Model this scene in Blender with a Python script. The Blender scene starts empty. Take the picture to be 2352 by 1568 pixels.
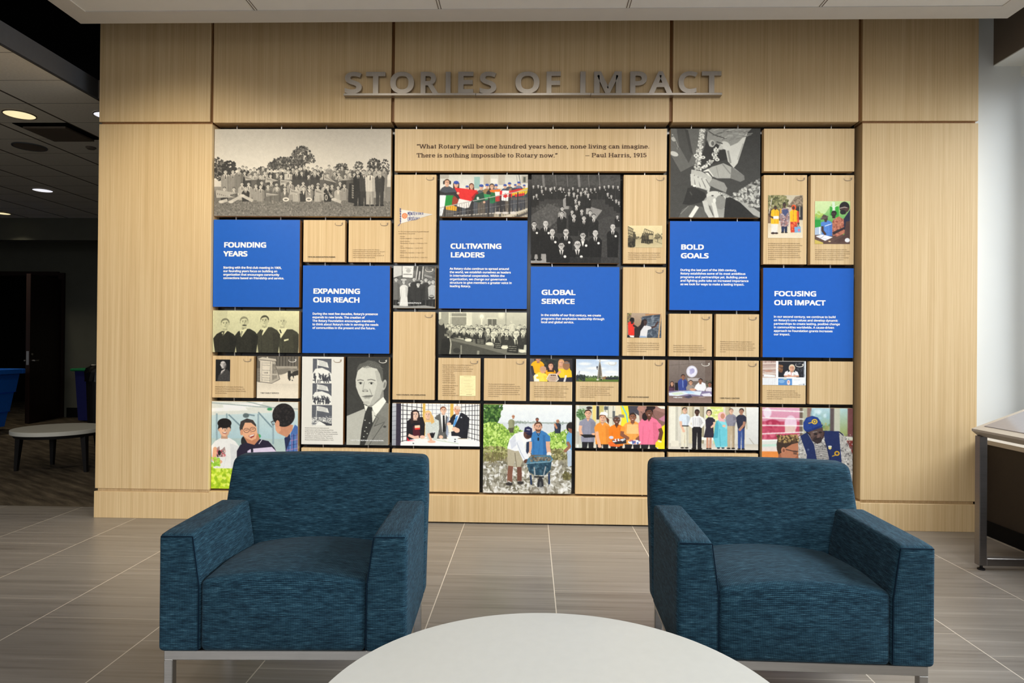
import bpy, bmesh, math, random, os
import numpy as np
from mathutils import Vector, Matrix

random.seed(7)
np.random.seed(7)
SC = bpy.context.scene
COL = SC.collection

# ------------------------------------------------------------------ camera
CAM = (0.0065, -4.6648, 1.2761)
YAW, PITCH, ROLL, FPX = -0.0292, 0.0045, 0.0087, 1500.1
def _axes():
    cy, sy, cp, sp = math.cos(YAW), math.sin(YAW), math.cos(PITCH), math.sin(PITCH)
    f = Vector((sy*cp, cy*cp, sp)); r = Vector((cy, -sy, 0)); u = r.cross(f)
    cr, sr = math.cos(ROLL), math.sin(ROLL)
    return cr*r + sr*u, -sr*r + cr*u, f
AR, AU, AF = _axes()
cd = bpy.data.cameras.new('camera')
co = bpy.data.objects.new('camera', cd); COL.objects.link(co)
cd.sensor_width = 36.0; cd.lens = FPX*36.0/2352.0; cd.clip_start = 0.05; cd.clip_end = 100
m = Matrix((AR, AU, -AF)).transposed().to_4x4(); m.translation = Vector(CAM)
co.matrix_world = m
SC.camera = co

# ------------------------------------------------------------------ world, lights, exposure
SC.view_settings.view_transform = 'Standard'
SC.view_settings.look = 'None'
SC.view_settings.gamma = 1.0
SC.view_settings.use_curve_mapping = False
SC.view_settings.exposure = 0.0
w = bpy.data.worlds.new('lobby_world'); SC.world = w; w.use_nodes = True
bg = w.node_tree.nodes['Background']
bg.inputs[0].default_value = (0.95, 0.97, 1.0, 1); bg.inputs[1].default_value = 0.22

_n = w.node_tree.nodes; _tc = _n.new('ShaderNodeTexCoord'); _sp = _n.new('ShaderNodeSeparateXYZ')
w.node_tree.links.new(_tc.outputs['Generated'], _sp.inputs[0])
_mr = _n.new('ShaderNodeMapRange'); _mr.interpolation_type = 'SMOOTHSTEP'      # overcast sky lies beyond the windows (+x), the dim lobby elsewhere
for _i, _v in ((1, 0.30), (2, 0.75), (3, 0.20), (4, 0.85)): _mr.inputs[_i].default_value = _v
w.node_tree.links.new(_sp.outputs[0], _mr.inputs[0]); w.node_tree.links.new(_mr.outputs[0], bg.inputs[1])
def area(name, loc, rot, sx, sy, power, color, spread=180):
    l = bpy.data.lights.new(name, 'AREA'); l.shape = 'RECTANGLE'; l.size = sx; l.size_y = sy
    l.energy = power; l.color = color; l.spread = math.radians(spread)
    o = bpy.data.objects.new(name, l); COL.objects.link(o); o.location = loc; o.rotation_euler = rot
    return o
def spot(name, loc, rot, power, color, angle, blend=0.6, rad=0.06):
    l = bpy.data.lights.new(name, 'SPOT'); l.energy = power; l.color = color
    l.spot_size = math.radians(angle); l.spot_blend = blend; l.shadow_soft_size = rad
    o = bpy.data.objects.new(name, l); COL.objects.link(o); o.location = loc; o.rotation_euler = rot
    return o
# daylight through the window band in the right wall
area('window_daylight', (4.75, -2.6, 3.05), (0, math.radians(58), 0), 3.2, 5.8, 305, (0.90, 0.96, 1.0), 100)
# added fill lamp, unseen behind the camera, lifts the lower wall
area('front_fill', (-2.4, -8.6, 2.7), (math.radians(44), 0, 0), 9.0, 1.8, 215, (0.94, 0.97, 1.0), 104)
# recessed downlights of the white ceiling panel (their cans are out of the frame)
for i, lx in enumerate((-2.4, -1.2, 0.0, 1.2, 2.4)):
    spot('ceiling_downlight', (lx, -1.80, 3.40), (math.radians(41), 0, 0), (225, 152, 138, 138, 80)[i], (1.0, (0.91, 0.91, 0.92, 0.94, 0.97)[i], (0.74, 0.75, 0.78, 0.84, 0.92)[i]), 90, 0.85, 0.12)
for lx, ly in ((-1.4, -3.2), (0.1, -3.3), (1.5, -3.2)):
    spot('ceiling_downlight', (lx, ly, 3.40), (0, 0, 0), 42, (1.0, 0.97, 0.92), 130, 0.8, 0.12)
# the few lamps burning in the dark room on the left
for lx, ly, e_ in ((-4.137, 0.481, 24), (-5.931, 3.079, 40), (-7.60, 4.5, 75)):
    spot('room_downlight', (lx, ly, 3.08), (0, 0, 0), e_, (1.0, 0.88, 0.66), 110, 0.8, 0.08)

# ------------------------------------------------------------------ helpers
def T(o, label=None, cat=None, group=None, kind=None):
    if label: o['label'] = label
    if cat: o['category'] = cat
    if group: o['group'] = group
    if kind: o['kind'] = kind
    return o
def link(name, me, mat=None, parent=None, loc=None, rotz=0):
    o = bpy.data.objects.new(name, me); COL.objects.link(o)
    if mat is not None:
        for mm in (mat if isinstance(mat, (list, tuple)) else [mat]): me.materials.append(mm)
    if parent is not None: o.parent = parent
    if loc is not None: o.location = loc
    if rotz: o.rotation_euler = (0, 0, rotz)
    return o
def empty(name, loc=(0, 0, 0), rotz=0):
    o = bpy.data.objects.new(name, None); COL.objects.link(o); o.location = loc
    o.rotation_euler = (0, 0, rotz); o.empty_display_size = 0.1
    return o
def bmesh_obj(name, bm, mat=None, parent=None, loc=None, rotz=0, smooth=False):
    me = bpy.data.meshes.new(name); bmesh.ops.recalc_face_normals(bm, faces=bm.faces[:])
    bm.to_mesh(me); bm.free()
    if smooth:
        for p in me.polygons: p.use_smooth = True
    return link(name, me, mat, parent, loc, rotz)
def add_box(bm, lo, hi, bev=0.0, seg=2):
    vs = [bm.verts.new((x, y, z)) for x in (lo[0], hi[0]) for y in (lo[1], hi[1]) for z in (lo[2], hi[2])]
    q = [(0,1,3,2), (4,6,7,5), (0,4,5,1), (2,3,7,6), (0,2,6,4), (1,5,7,3)]
    fs = [bm.faces.new([vs[i] for i in f]) for f in q]
    if bev > 0:
        es = list({e for f in fs for e in f.edges})
        bmesh.ops.bevel(bm, geom=es, offset=bev, segments=seg, affect='EDGES', profile=0.5)
    return vs
def box(name, lo, hi, mat, parent=None, bev=0.0, seg=2, loc=None, rotz=0):
    bm = bmesh.new(); add_box(bm, lo, hi, bev, seg)
    return bmesh_obj(name, bm, mat, parent, loc, rotz)
def add_lathe(bm, prof, n=48, cx=0, cy=0, close=True):
    rings = []
    for r, z in prof:
        if r < 1e-6: rings.append([bm.verts.new((cx, cy, z))])
        else: rings.append([bm.verts.new((cx + r*math.cos(2*math.pi*i/n), cy + r*math.sin(2*math.pi*i/n), z)) for i in range(n)])
    for a, b in zip(rings, rings[1:]):
        for i in range(n):
            j = (i+1) % n
            if len(a) == 1 and len(b) == 1: continue
            if len(a) == 1: bm.faces.new((a[0], b[i], b[j]))
            elif len(b) == 1: bm.faces.new((a[i], a[j], b[0]))
            else: bm.faces.new((a[i], a[j], b[j], b[i]))
def add_tube(bm, p, q, r, n=10, r2=None, square=False):
    p = Vector(p); q = Vector(q); d = (q-p).normalized()
    a = d.orthogonal().normalized() if abs(d.z) < 0.99 else Vector((1, 0, 0)); b = d.cross(a)
    r2 = r if r2 is None else r2
    A = [bm.verts.new(p + r*(a*math.cos(2*math.pi*(i+.5)/n) + b*math.sin(2*math.pi*(i+.5)/n))) for i in range(n)]
    B = [bm.verts.new(q + r2*(a*math.cos(2*math.pi*(i+.5)/n) + b*math.sin(2*math.pi*(i+.5)/n))) for i in range(n)]
    for i in range(n):
        j = (i+1) % n; bm.faces.new((A[i], A[j], B[j], B[i]))
    bm.faces.new(A[::-1]); bm.faces.new(B)
def ray(x, y):
    return AF + AR*((x-1176)/FPX) - AU*((y-784)/FPX)
def onY(x, y, Y=0.0):
    d = ray(x, y); t = (Y-CAM[1])/d.y
    return CAM[0]+t*d.x, CAM[2]+t*d.z

# ------------------------------------------------------------------ materials
def srgb(r, g, b):
    f = lambda c: (c/255/12.92) if c/255 <= 0.04045 else ((c/255+0.055)/1.055)**2.4
    return (f(r), f(g), f(b), 1)
class NT:
    def __init__(s, name):
        s.m = bpy.data.materials.new(name); s.m.use_nodes = True; s.t = s.m.node_tree; s.n = s.t.nodes
        s.b = s.n['Principled BSDF']
    def add(s, ty, **kw):
        n = s.n.new(ty)
        for k, v in kw.items(): setattr(n, k, v)
        return n
    def l(s, a, b): s.t.links.new(a, b)
    def math(s, op, a, b=None, c=None):
        n = s.add('ShaderNodeMath', operation=op)
        for i, v in enumerate((a, b, c)):
            if v is None: continue
            if isinstance(v, (int, float)): n.inputs[i].default_value = v
            else: s.l(v, n.inputs[i])
        return n.outputs[0]
    def mix(s, fac, a, b, mode='MIX'):
        n = s.add('ShaderNodeMix', data_type='RGBA', blend_type=mode)
        for sock, v in ((n.inputs[0], fac), (n.inputs[6], a), (n.inputs[7], b)):
            if isinstance(v, (int, float)): sock.default_value = v
            elif isinstance(v, tuple): sock.default_value = v
            else: s.l(v, sock)
        return n.outputs[2]
    def noise(s, vec, scale, mapscale=(1, 1, 1), detail=2, rough=0.5):
        mp = s.add('ShaderNodeMapping'); mp.inputs['Scale'].default_value = mapscale; s.l(vec, mp.inputs[0])
        n = s.add('ShaderNodeTexNoise'); n.inputs['Scale'].default_value = scale
        n.inputs['Detail'].default_value = detail; n.inputs['Roughness'].default_value = rough
        s.l(mp.outputs[0], n.inputs[0]); return n.outputs[0]
    def ramp(s, fac, *stops):
        n = s.add('ShaderNodeValToRGB'); e = n.color_ramp.elements
        while len(e) < len(stops): e.new(0.5)
        for el, (p, c) in zip(e, stops): el.position = p; el.color = c
        s.l(fac, n.inputs[0]); return n.outputs[0]
    def obj(s): return s.add('ShaderNodeTexCoord').outputs['Object']
    def pos(s): return s.add('ShaderNodeNewGeometry').outputs['Position']
    def setp(s, rough=0.5, metal=0.0, spec=0.5):
        s.b.inputs['Roughness'].default_value = rough; s.b.inputs['Metallic'].default_value = metal
        s.b.inputs['Specular IOR Level'].default_value = spec
    def base(s, c):
        if isinstance(c, tuple): s.b.inputs['Base Color'].default_value = c
        else: s.l(c, s.b.inputs['Base Color'])
    def bump(s, h, strength=0.2, dist=0.002):
        n = s.add('ShaderNodeBump'); n.inputs['Strength'].default_value = strength; n.inputs['Distance'].default_value = dist
        s.l(h, n.inputs['Height']); s.l(n.outputs[0], s.b.inputs['Normal'])
def plain(name, col, rough=0.5, metal=0.0, spec=0.5, var=0.06, scale=30):
    k = NT(name); n = k.noise(k.obj(), scale)
    d = tuple(c*(1-var) for c in col[:3])+(1,); b = tuple(min(1, c*(1+var)) for c in col[:3])+(1,)
    k.base(k.ramp(n, (0.3, d), (0.7, b))); k.setp(rough, metal, spec); return k.m
def wood(name, lo, mid, hi, rough=0.42):
    k = NT(name); p = k.pos()
    inf = k.add('ShaderNodeObjectInfo').outputs['Random']
    cmb = k.add('ShaderNodeCombineXYZ'); k.l(k.math('MULTIPLY', inf, 37.0), cmb.inputs[0]); k.l(k.math('MULTIPLY', inf, 11.0), cmb.inputs[2])
    va = k.add('ShaderNodeVectorMath', operation='ADD'); k.l(p, va.inputs[0]); k.l(cmb.outputs[0], va.inputs[1]); v = va.outputs[0]
    f = k.noise(v, 1.0, (170, 170, 0.9), 2, 0.6)
    g = k.noise(v, 1.0, (34, 34, 0.35), 3, 0.6)
    h = k.noise(v, 1.0, (260, 260, 7), 1, 0.5)
    t = k.math('ADD', k.math('MULTIPLY', f, 0.5), k.math('ADD', k.math('MULTIPLY', g, 0.38), k.math('MULTIPLY', h, 0.12)))
    k.base(k.ramp(t, (0.31, lo), (0.50, mid), (0.69, hi))); k.setp(rough, 0, 0.35)
    return k.m
M = {}
M['wood'] = wood('bamboo_veneer', srgb(196, 164, 117), srgb(214, 184, 138), srgb(228, 203, 160))
M['wood_shaded'] = wood('bamboo_shaded', srgb(132, 92, 56), srgb(150, 108, 66), srgb(166, 122, 78), 0.5)  # darker bamboo copy; shade of board sides and grooves put into its colour
M['backing'] = plain('black_backing', (0.006, 0.006, 0.007, 1), 0.22, 0, 0.5)
M['black'] = plain('matt_black', (0.004, 0.004, 0.004, 1), 0.8, 0, 0.1)
M['blackleg'] = plain('black_lacquer', (0.008, 0.007, 0.007, 1), 0.5, 0, 0.3)
M['white'] = plain('white_laminate', srgb(192, 190, 182), 0.38, 0, 0.4, 0.015)
M['panelwhite'] = plain('white_panel_print', srgb(228, 226, 218), 0.5, 0, 0.3, 0.01)
M['blue'] = plain('blue_panel_print', srgb(16, 92, 190), 0.42, 0, 0.35, 0.02)
M['ceil_white'] = plain('white_ceiling_panel', srgb(236, 235, 230), 0.7, 0, 0.2, 0.015, 8)
M['ceil_trim'] = plain('white_ceiling_trim', srgb(214, 210, 202), 0.7, 0, 0.2, 0.015, 8)
M['whitewall'] = plain('cool_white_paint', srgb(226, 230, 230), 0.7, 0, 0.2, 0.01, 4)
M['brownpaint'] = plain('taupe_paint', srgb(118, 108, 98), 0.8, 0, 0.2, 0.03, 6)
M['fascia'] = plain('grey_metal_fascia', srgb(92, 94, 98), 0.4, 0.3, 0.5, 0.03)
M['greywall'] = plain('dark_grey_paint', srgb(96, 96, 86), 0.8, 0, 0.2, 0.03, 6)
M['darkdoor'] = wood('dark_walnut', srgb(26, 12, 9), srgb(34, 16, 12), srgb(44, 22, 16), 0.5)
M['backlitpanel'] = plain('backlit_brown_panel', srgb(44, 36, 30), 0.6, 0, 0.3)  # dark brown with the backlit wall's shade put into the colour
M['bluebin'] = plain('blue_bin_plastic', srgb(20, 104, 214), 0.45, 0, 0.4)
M['navybin'] = plain('navy_bin_plastic', srgb(26, 30, 92), 0.5, 0, 0.4)
M['greenlid'] = plain('green_lid_plastic', srgb(20, 120, 70), 0.5, 0, 0.4)
M['bag'] = plain('black_bag_film', (0.006, 0.006, 0.006, 1), 0.25, 0, 0.6)
M['grey_top'] = plain('grey_desk_top', srgb(168, 160, 156), 0.28, 0, 0.5, 0.03)
M['desk_trim'] = plain('beige_desk_trim', srgb(176, 166, 152), 0.4, 0, 0.4, 0.03)
M['glass_inset'] = plain('grey_glass_inset', srgb(140, 136, 138), 0.12, 0, 0.6, 0.02)
M['ink'] = plain('dark_brown_ink', srgb(88, 66, 52), 0.6, 0, 0.2)
M['inksmall'] = plain('brown_caption_ink', srgb(92, 70, 48), 0.6, 0, 0.2)
M['inkblack'] = plain('black_ink', srgb(42, 36, 32), 0.6, 0, 0.2)
M['inkwhite'] = plain('white_ink', srgb(238, 240, 242), 0.6, 0, 0.2, 0.01)
M['inkgrey'] = plain('grey_arrow_ink', srgb(150, 132, 112), 0.6, 0, 0.2)
M['inkpale'] = plain('pale_arrow_ink', srgb(212, 208, 200), 0.6, 0, 0.2)

def metal(name, col, rough, aniso=(1, 1, 60)):
    k = NT(name); n = k.noise(k.obj(), 4.0, aniso, 3, 0.6)
    d = tuple(c*0.86 for c in col[:3])+(1,)
    k.base(k.ramp(n, (0.3, d), (0.7, col))); k.setp(rough, 1.0, 0.5)
    k.l(k.math('MULTIPLY_ADD', n, 0.15, rough-0.07), k.b.inputs['Roughness'])
    return k.m
M['steel'] = metal('brushed_steel', (0.50, 0.48, 0.455, 1), 0.34)
M['signsteel'] = metal('sign_steel', (0.42, 0.385, 0.35, 1), 0.42, (60, 1, 1))
M['deskmetal'] = metal('dark_brushed_metal', (0.27, 0.25, 0.24, 1), 0.36)
M['rod'] = metal('rod_steel', (0.42, 0.41, 0.40, 1), 0.3)

def floor_mat():
    k = NT('stone_tile'); p = k.pos()
    sep = k.add('ShaderNodeSeparateXYZ'); k.l(p, sep.inputs[0]); X, Y = sep.outputs[0], sep.outputs[1]
    tx = k.math('DIVIDE', k.math('ADD', X, 0.456), 0.594); cidx = k.math('FLOOR', tx)
    ty = k.math('ADD', k.math('DIVIDE', k.math('ADD', Y, 0.405), 0.645), k.math('MULTIPLY', cidx, 0.326))
    ridx = k.math('FLOOR', ty)
    ex = k.math('ABSOLUTE', k.math('SUBTRACT', k.math('FRACT', tx), 0.5)); ey = k.math('ABSOLUTE', k.math('SUBTRACT', k.math('FRACT', ty), 0.5))
    gx = k.math('GREATER_THAN', ex, 0.5-0.0042); gy = k.math('GREATER_THAN', ey, 0.5-0.0034)
    cb = k.add('ShaderNodeCombineXYZ'); k.l(cidx, cb.inputs[0]); k.l(ridx, cb.inputs[1])
    wn = k.add('ShaderNodeTexWhiteNoise', noise_dimensions='2D'); k.l(cb.outputs[0], wn.inputs[0])
    off = k.add('ShaderNodeVectorMath', operation='SCALE'); k.l(wn.outputs['Color'], off.inputs[0]); off.inputs['Scale'].default_value = 7.0
    va = k.add('ShaderNodeVectorMath', operation='ADD'); k.l(p, va.inputs[0]); k.l(off.outputs[0], va.inputs[1]); v = va.outputs[0]
    a = k.noise(v, 1.0, (1.1, 26, 1), 4, 0.65); b = k.noise(v, 1.0, (0.7, 70, 1), 2, 0.5)
    t = k.math('ADD', k.math('MULTIPLY', a, 0.7), k.math('MULTIPLY', b, 0.3))
    t = k.math('ADD', t, k.math('MULTIPLY', k.math('SUBTRACT', wn.outputs['Value'], 0.5), 0.10))
    c = k.ramp(t, (0.30, srgb(102, 95, 88)), (0.46, srgb(124, 117, 109)), (0.60, srgb(133, 126, 118)), (0.72, srgb(153, 146, 137)))
    c = k.mix(k.math('MULTIPLY', gx, 0.9), c, srgb(206, 196, 180)); c = k.mix(k.math('MULTIPLY', gy, 0.5), c, srgb(198, 188, 172))
    k.base(c); k.setp(0.34, 0, 0.45); return k.m
M['floor'] = floor_mat()
def carpet_mat():
    k = NT('brown_carpet'); p = k.pos()
    a = k.noise(p, 1.0, (260, 260, 1), 1, 0.5)
    mp = k.add('ShaderNodeMapping'); mp.inputs['Rotation'].default_value = (0, 0, 0.6); k.l(p, mp.inputs[0])
    b = k.noise(mp.outputs[0], 1.0, (2.2, 16, 1), 3, 0.6)
    t = k.math('ADD', k.math('MULTIPLY', a, 0.55), k.math('MULTIPLY', b, 0.45))
    k.base(k.ramp(t, (0.32, srgb(38, 32, 28)), (0.5, srgb(74, 66, 56)), (0.68, srgb(128, 116, 98)))); k.setp(0.95, 0, 0.05); return k.m
M['carpet'] = carpet_mat()
def tileceil_mat():
    k = NT('acoustic_ceiling_tile'); p = k.pos()
    sep = k.add('ShaderNodeSeparateXYZ'); k.l(p, sep.inputs[0])
    tx = k.math('DIVIDE', k.math('ADD', sep.outputs[0], 3.889), 0.603); ty = k.math('DIVIDE', k.math('SUBTRACT', sep.outputs[1], 1.123), 0.437)
    ex = k.math('ABSOLUTE', k.math('SUBTRACT', k.math('FRACT', k.math('ADD', tx, 0.5)), 0.5))
    ey = k.math('ABSOLUTE', k.math('SUBTRACT', k.math('FRACT', k.math('ADD', ty, 0.5)), 0.5))
    gx = k.math('LESS_THAN', ex, 0.018); gy = k.math('LESS_THAN', ey, 0.012)
    n = k.noise(p, 60, (1, 1, 1), 2)
    c = k.ramp(n, (0.3, srgb(230, 224, 210)), (0.7, srgb(240, 234, 220)))
    c = k.mix(gx, c, srgb(92, 84, 74)); c = k.mix(k.math('MULTIPLY', gy, 0.6), c, srgb(100, 92, 80))
    k.base(c); k.setp(0.9, 0, 0.1); return k.m
M['tileceil'] = tileceil_mat()
def fabric_mat():
    k = NT('teal_woven_fabric'); uv = k.add('ShaderNodeUVMap'); uv.uv_map = 'UVMap'
    v0 = uv.outputs[0]
    sep = k.add('ShaderNodeSeparateXYZ'); k.l(v0, sep.inputs[0]); U, V = sep.outputs[0], sep.outputs[1]
    wv = k.math('SINE', k.math('MULTIPLY', V, 2*math.pi/0.0050)); wu = k.math('SINE', k.math('MULTIPLY', U, 2*math.pi/0.0058))
    s = k.noise(v0, 1.0, (28, 300, 1), 3, 0.65); s2 = k.noise(v0, 1.0, (9, 60, 1), 2, 0.5); g = k.noise(v0, 1.0, (420, 420, 1), 1, 0.5)
    t = k.math('ADD', k.math('MULTIPLY', s, 0.62), k.math('MULTIPLY', s2, 0.22))
    t = k.math('ADD', t, k.math('MULTIPLY', g, 0.16))
    t = k.math('ADD', t, k.math('MULTIPLY', wv, 0.070)); t = k.math('ADD', t, k.math('MULTIPLY', wu, 0.040))
    c = k.ramp(t, (0.32, srgb(8, 20, 30)), (0.50, srgb(25, 51, 66)), (0.66, srgb(56, 92, 108)), (0.84, srgb(124, 152, 160)))
    k.base(c); k.setp(0.92, 0, 0.12)
    k.b.inputs['Sheen Weight'].default_value = 0.03; k.b.inputs['Sheen Roughness'].default_value = 0.5
    k.bump(k.math('ADD', wv, k.math('MULTIPLY', wu, 0.4)), 0.25, 0.0008)
    return k.m
M['fabric'] = fabric_mat()
M['seam'] = plain('dark_teal_thread', srgb(8, 26, 40), 0.9, 0, 0.1)
def attr_mat():
    k = NT('printed_ink_colours'); a = k.add('ShaderNodeAttribute'); a.attribute_name = 'ink'
    k.base(a.outputs['Color']); k.setp(0.5, 0, 0.3); return k.m
M['print'] = attr_mat()
def emit_mat(name, col, s):
    k = NT(name); n = k.noise(k.obj(), 12)
    k.base(col); k.setp(0.4)
    k.b.inputs['Emission Color'].default_value = col
    k.l(k.math('MULTIPLY_ADD', n, 0.3*s, 0.85*s), k.b.inputs['Emission Strength']); return k.m
M['lamp_warm'] = emit_mat('warm_lamp_diffuser', (1.0, 0.86, 0.50, 1), 0.95)
M['lamp_cool'] = emit_mat('white_lamp_diffuser', (0.95, 0.95, 1.0, 1), 0.9)
def pane_mat():
    k = NT('window_glass'); t = k.add('ShaderNodeBsdfTransparent'); g = k.add('ShaderNodeBsdfGlossy'); g.inputs['Roughness'].default_value = 0.02
    mx = k.add('ShaderNodeMixShader'); mx.inputs[0].default_value = 0.05
    k.l(t.outputs[0], mx.inputs[1]); k.l(g.outputs[0], mx.inputs[2])
    k.l(mx.outputs[0], k.n['Material Output'].inputs[0]); return k.m
M['pane'] = pane_mat()
# ------------------------------------------------------------------ the setting
def struct(o): o['kind'] = 'structure'; return o
struct(box('floor', (-12.5, -9.0, -0.12), (3.2, 0.262, 0.0), M['floor']))
struct(box('floor', (-12.5, 0.262, -0.12), (3.2, 9.0, 0.0), M['carpet']))
WF = -0.03
wb = struct(box('wall_back', (-3.10, 0.10, 0.0), (3.07, 0.36, 4.2), M['wood']))
box('backing_sheet', (-2.30, 0.085, 0.0), (2.31, 0.10, 2.90), M['backing'], wb)
def clad(name, x0, x1, z0, z1, y0=WF, y1=0.10, mat='wood'):
    return box(name, (x0, y0, z0), (x1, y1, z1), M[mat], wb, 0.0015, 1)
clad('pilaster_panel', -3.135, -2.303, 0.212, 2.845)
clad('pilaster_panel', -3.135, -2.321, 2.862, 4.2)
clad('plinth_panel', -3.142, -2.303, 0.0, 0.190)
clad('pilaster_panel', 2.313, 3.108, 0.212, 2.845)
clad('pilaster_panel', 2.311, 3.108, 2.862, 4.2)
clad('plinth_panel', 2.313, 3.112, 0.0, 0.190)
clad('header_panel', -2.298, -1.009, 2.855, 4.2)
clad('header_panel', -0.985, 0.968, 2.855, 4.2)
clad('header_panel', 0.993, 2.284, 2.855, 4.2)
clad('plinth_panel', -2.303, 2.313, 0.010, 0.2)
for x0, x1 in ((-2.322, -2.297), (-1.0095, -0.9845), (0.9675, 0.9935), (2.283, 2.312)):
    box('reveal_strip', (x0, 0.0, 2.87), (x1, 0.10, 4.2), M['wood_shaded'], wb)
for x0, x1 in ((-3.125, -2.31), (2.32, 3.098)):
    box('reveal_strip', (x0, -0.012, 2.845), (x1, 0.10, 2.862), M['wood_shaded'], wb)
    box('reveal_strip', (x0, -0.012, 0.19), (x1, 0.10, 0.212), M['wood'], wb)
# white return wall beside the window, low dark window wall, sill, window, beam
struct(box('wall_right', (3.07, 0.15, 0.0), (3.75, 0.36, 4.2), M['whitewall']))
lw = struct(box('wall_right', (3.14, -9.0, 0.0), (3.75, 0.15, 0.62), M['backlitpanel']))
box('window_sill', (3.13, -9.0, 0.62), (3.75, 0.15, 0.65), M['desk_trim'], lw)
struct(box('wall_right', (3.53, -9.0, 3.24), (3.75, 0.15, 4.2), M['whitewall']))
struct(box('wall_right', (3.53, -9.0, 0.745), (3.75, -5.2, 3.24), M['whitewall']))
box('light_block_ledge', (3.42, -9.0, 0.65), (3.75, 0.15, 0.745), M['backlitpanel'], lw)  # unseen step added to keep low window light off the right pilaster
struct(box('baseboard_right', (3.125, -9.0, 0.0), (3.14, 0.15, 0.10), M['black']))
wn = struct(box('window_1', (3.62, -5.2, 0.745), (3.625, 0.11, 3.24), M['pane']))
bm = bmesh.new()
for y in (-5.19, -3.95, -2.62, -1.28, 0.085): add_box(bm, (3.585, y-0.03, 0.745), (3.66, y+0.03, 3.24))
for z in (0.775, 3.21): add_box(bm, (3.585, -5.2, z-0.03), (3.66, 0.115, z+0.03))
bmesh_obj('window_frame', bm, plain('dark_green_frame', srgb(40, 48, 38), 0.5), wn)
bm = bmesh.new()
add_box(bm, (3.54, -5.15, 3.16), (3.58, 0.11, 3.24))
bmesh_obj('blind_cassette', bm, M['brownpaint'], wn)
be = struct(box('trim_1', (3.333, -9.0, 3.325), (3.53, 0.15, 4.2), M['brownpaint']))
box('soffit_board', (3.333, -9.0, 3.318), (3.53, 0.15, 3.325), M['whitewall'], be)
# ceilings
struct(box('ceiling', (-12.5, -9.0, 4.2), (3.75, 9.0, 4.3), M['black']))
cl = struct(box('ceiling', (-2.918, -5.0, 3.425), (2.94, -0.497, 3.50), M['ceil_white']))
bm = bmesh.new()
add_box(bm, (-3.058, -5.0, 3.42), (-2.918, -0.342, 3.52)); add_box(bm, (2.94, -5.0, 3.42), (3.08, -0.342, 3.52))
add_box(bm, (-2.918, -0.497, 3.42), (2.94, -0.342, 3.52))
bmesh_obj('ceiling_trim', bm, M['ceil_trim'], cl)
for x in (-1.793, -0.597, 0.605, 1.815):
    bm = bmesh.new()
    add_box(bm, (x-0.011, -4.9, 3.4235), (x-0.006, -0.497, 3.426)); add_box(bm, (x+0.006, -4.9, 3.4235), (x+0.011, -0.497, 3.426))
    bmesh_obj('panel_joint', bm, M['brownpaint'], cl)
lc = struct(box('ceiling', (-12.5, -9.0, 3.10), (-3.275, 9.0, 3.16), M['tileceil']))
struct(box('ceiling', (-3.275, 0.40, 3.10), (3.0, 9.0, 3.16), M['tileceil']))
struct(box('trim_2', (-3.285, -9.0, 3.098), (-3.262, 0.160, 3.235), M['fascia']))
struct(box('trim_3', (-3.262, 0.142, 3.098), (-3.105, 0.160, 3.235), M['brownpaint']))
# dark room on the left
fw = struct(box('wall_far', (-7.76, 6.0, 0.0), (3.0, 6.15, 3.1), M['greywall']))
struct(box('wall_far', (-12.5, 6.0, 2.40), (-7.76, 6.15, 3.1), M['greywall']))
struct(box('wall_far', (-12.5, 8.6, 0.0), (-7.0, 8.75, 3.1), M['black']))  # black colour stands in for the unlit room beyond the doorway
struct(box('baseboard_far', (-7.70, 5.97, 0.0), (-3.0, 6.0, 0.16), M['black']))
struct(box('wall_left', (-12.5, -9.0, 0.0), (-12.3, 9.0, 3.1), M['greywall']))
struct(box('trim_4', (-12.3, 4.85, 2.77), (3.0, 5.05, 3.1), M['greywall']))
struct(box('wall_side', (-3.13, 0.36, 0.0), (-3.05, 6.0, 3.1), M['greywall']))
dr = struct(empty('door_1', (-7.76, 6.0, 0)))
bm = bmesh.new(); add_box(bm, (-0.10, -0.04, 0), (0.0, 0.15, 2.40)); add_box(bm, (-1.3, -0.04, 2.36), (-0.10, 0.15, 2.42))
bmesh_obj('door_frame', bm, M['darkdoor'], dr)
leaf = box('door_leaf', (-0.9, -0.03, 0.01), (0.0, 0.03, 2.29), M['darkdoor'], dr, 0.002, 1, (-0.07, -0.05, 0), math.radians(101))
bm = bmesh.new(); add_box(bm, (-0.9025, -0.018, 0.90), (-0.8995, 0.018, 1.11))
bmesh_obj('latch_plate', bm, M['steel'], leaf)
bm = bmesh.new()
for s in (-1, 1):
    add_tube(bm, (-0.84, s*0.03, 0.965), (-0.84, s*0.075, 0.965), 0.010, 8); add_tube(bm, (-0.85, s*0.07, 0.965), (-0.74, s*0.07, 0.965), 0.009, 8)
    add_tube(bm, (-0.84, s*0.03, 1.06), (-0.84, s*0.04, 1.06), 0.018, 10)
bmesh_obj('lever_handle', bm, M['steel'], leaf)
for z in (0.25, 0.86, 1.45, 2.05):
    box('hinge', (-0.02, 0.0302, z-0.05), (0.0, 0.034, z+0.05), M['steel'], leaf)

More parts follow.
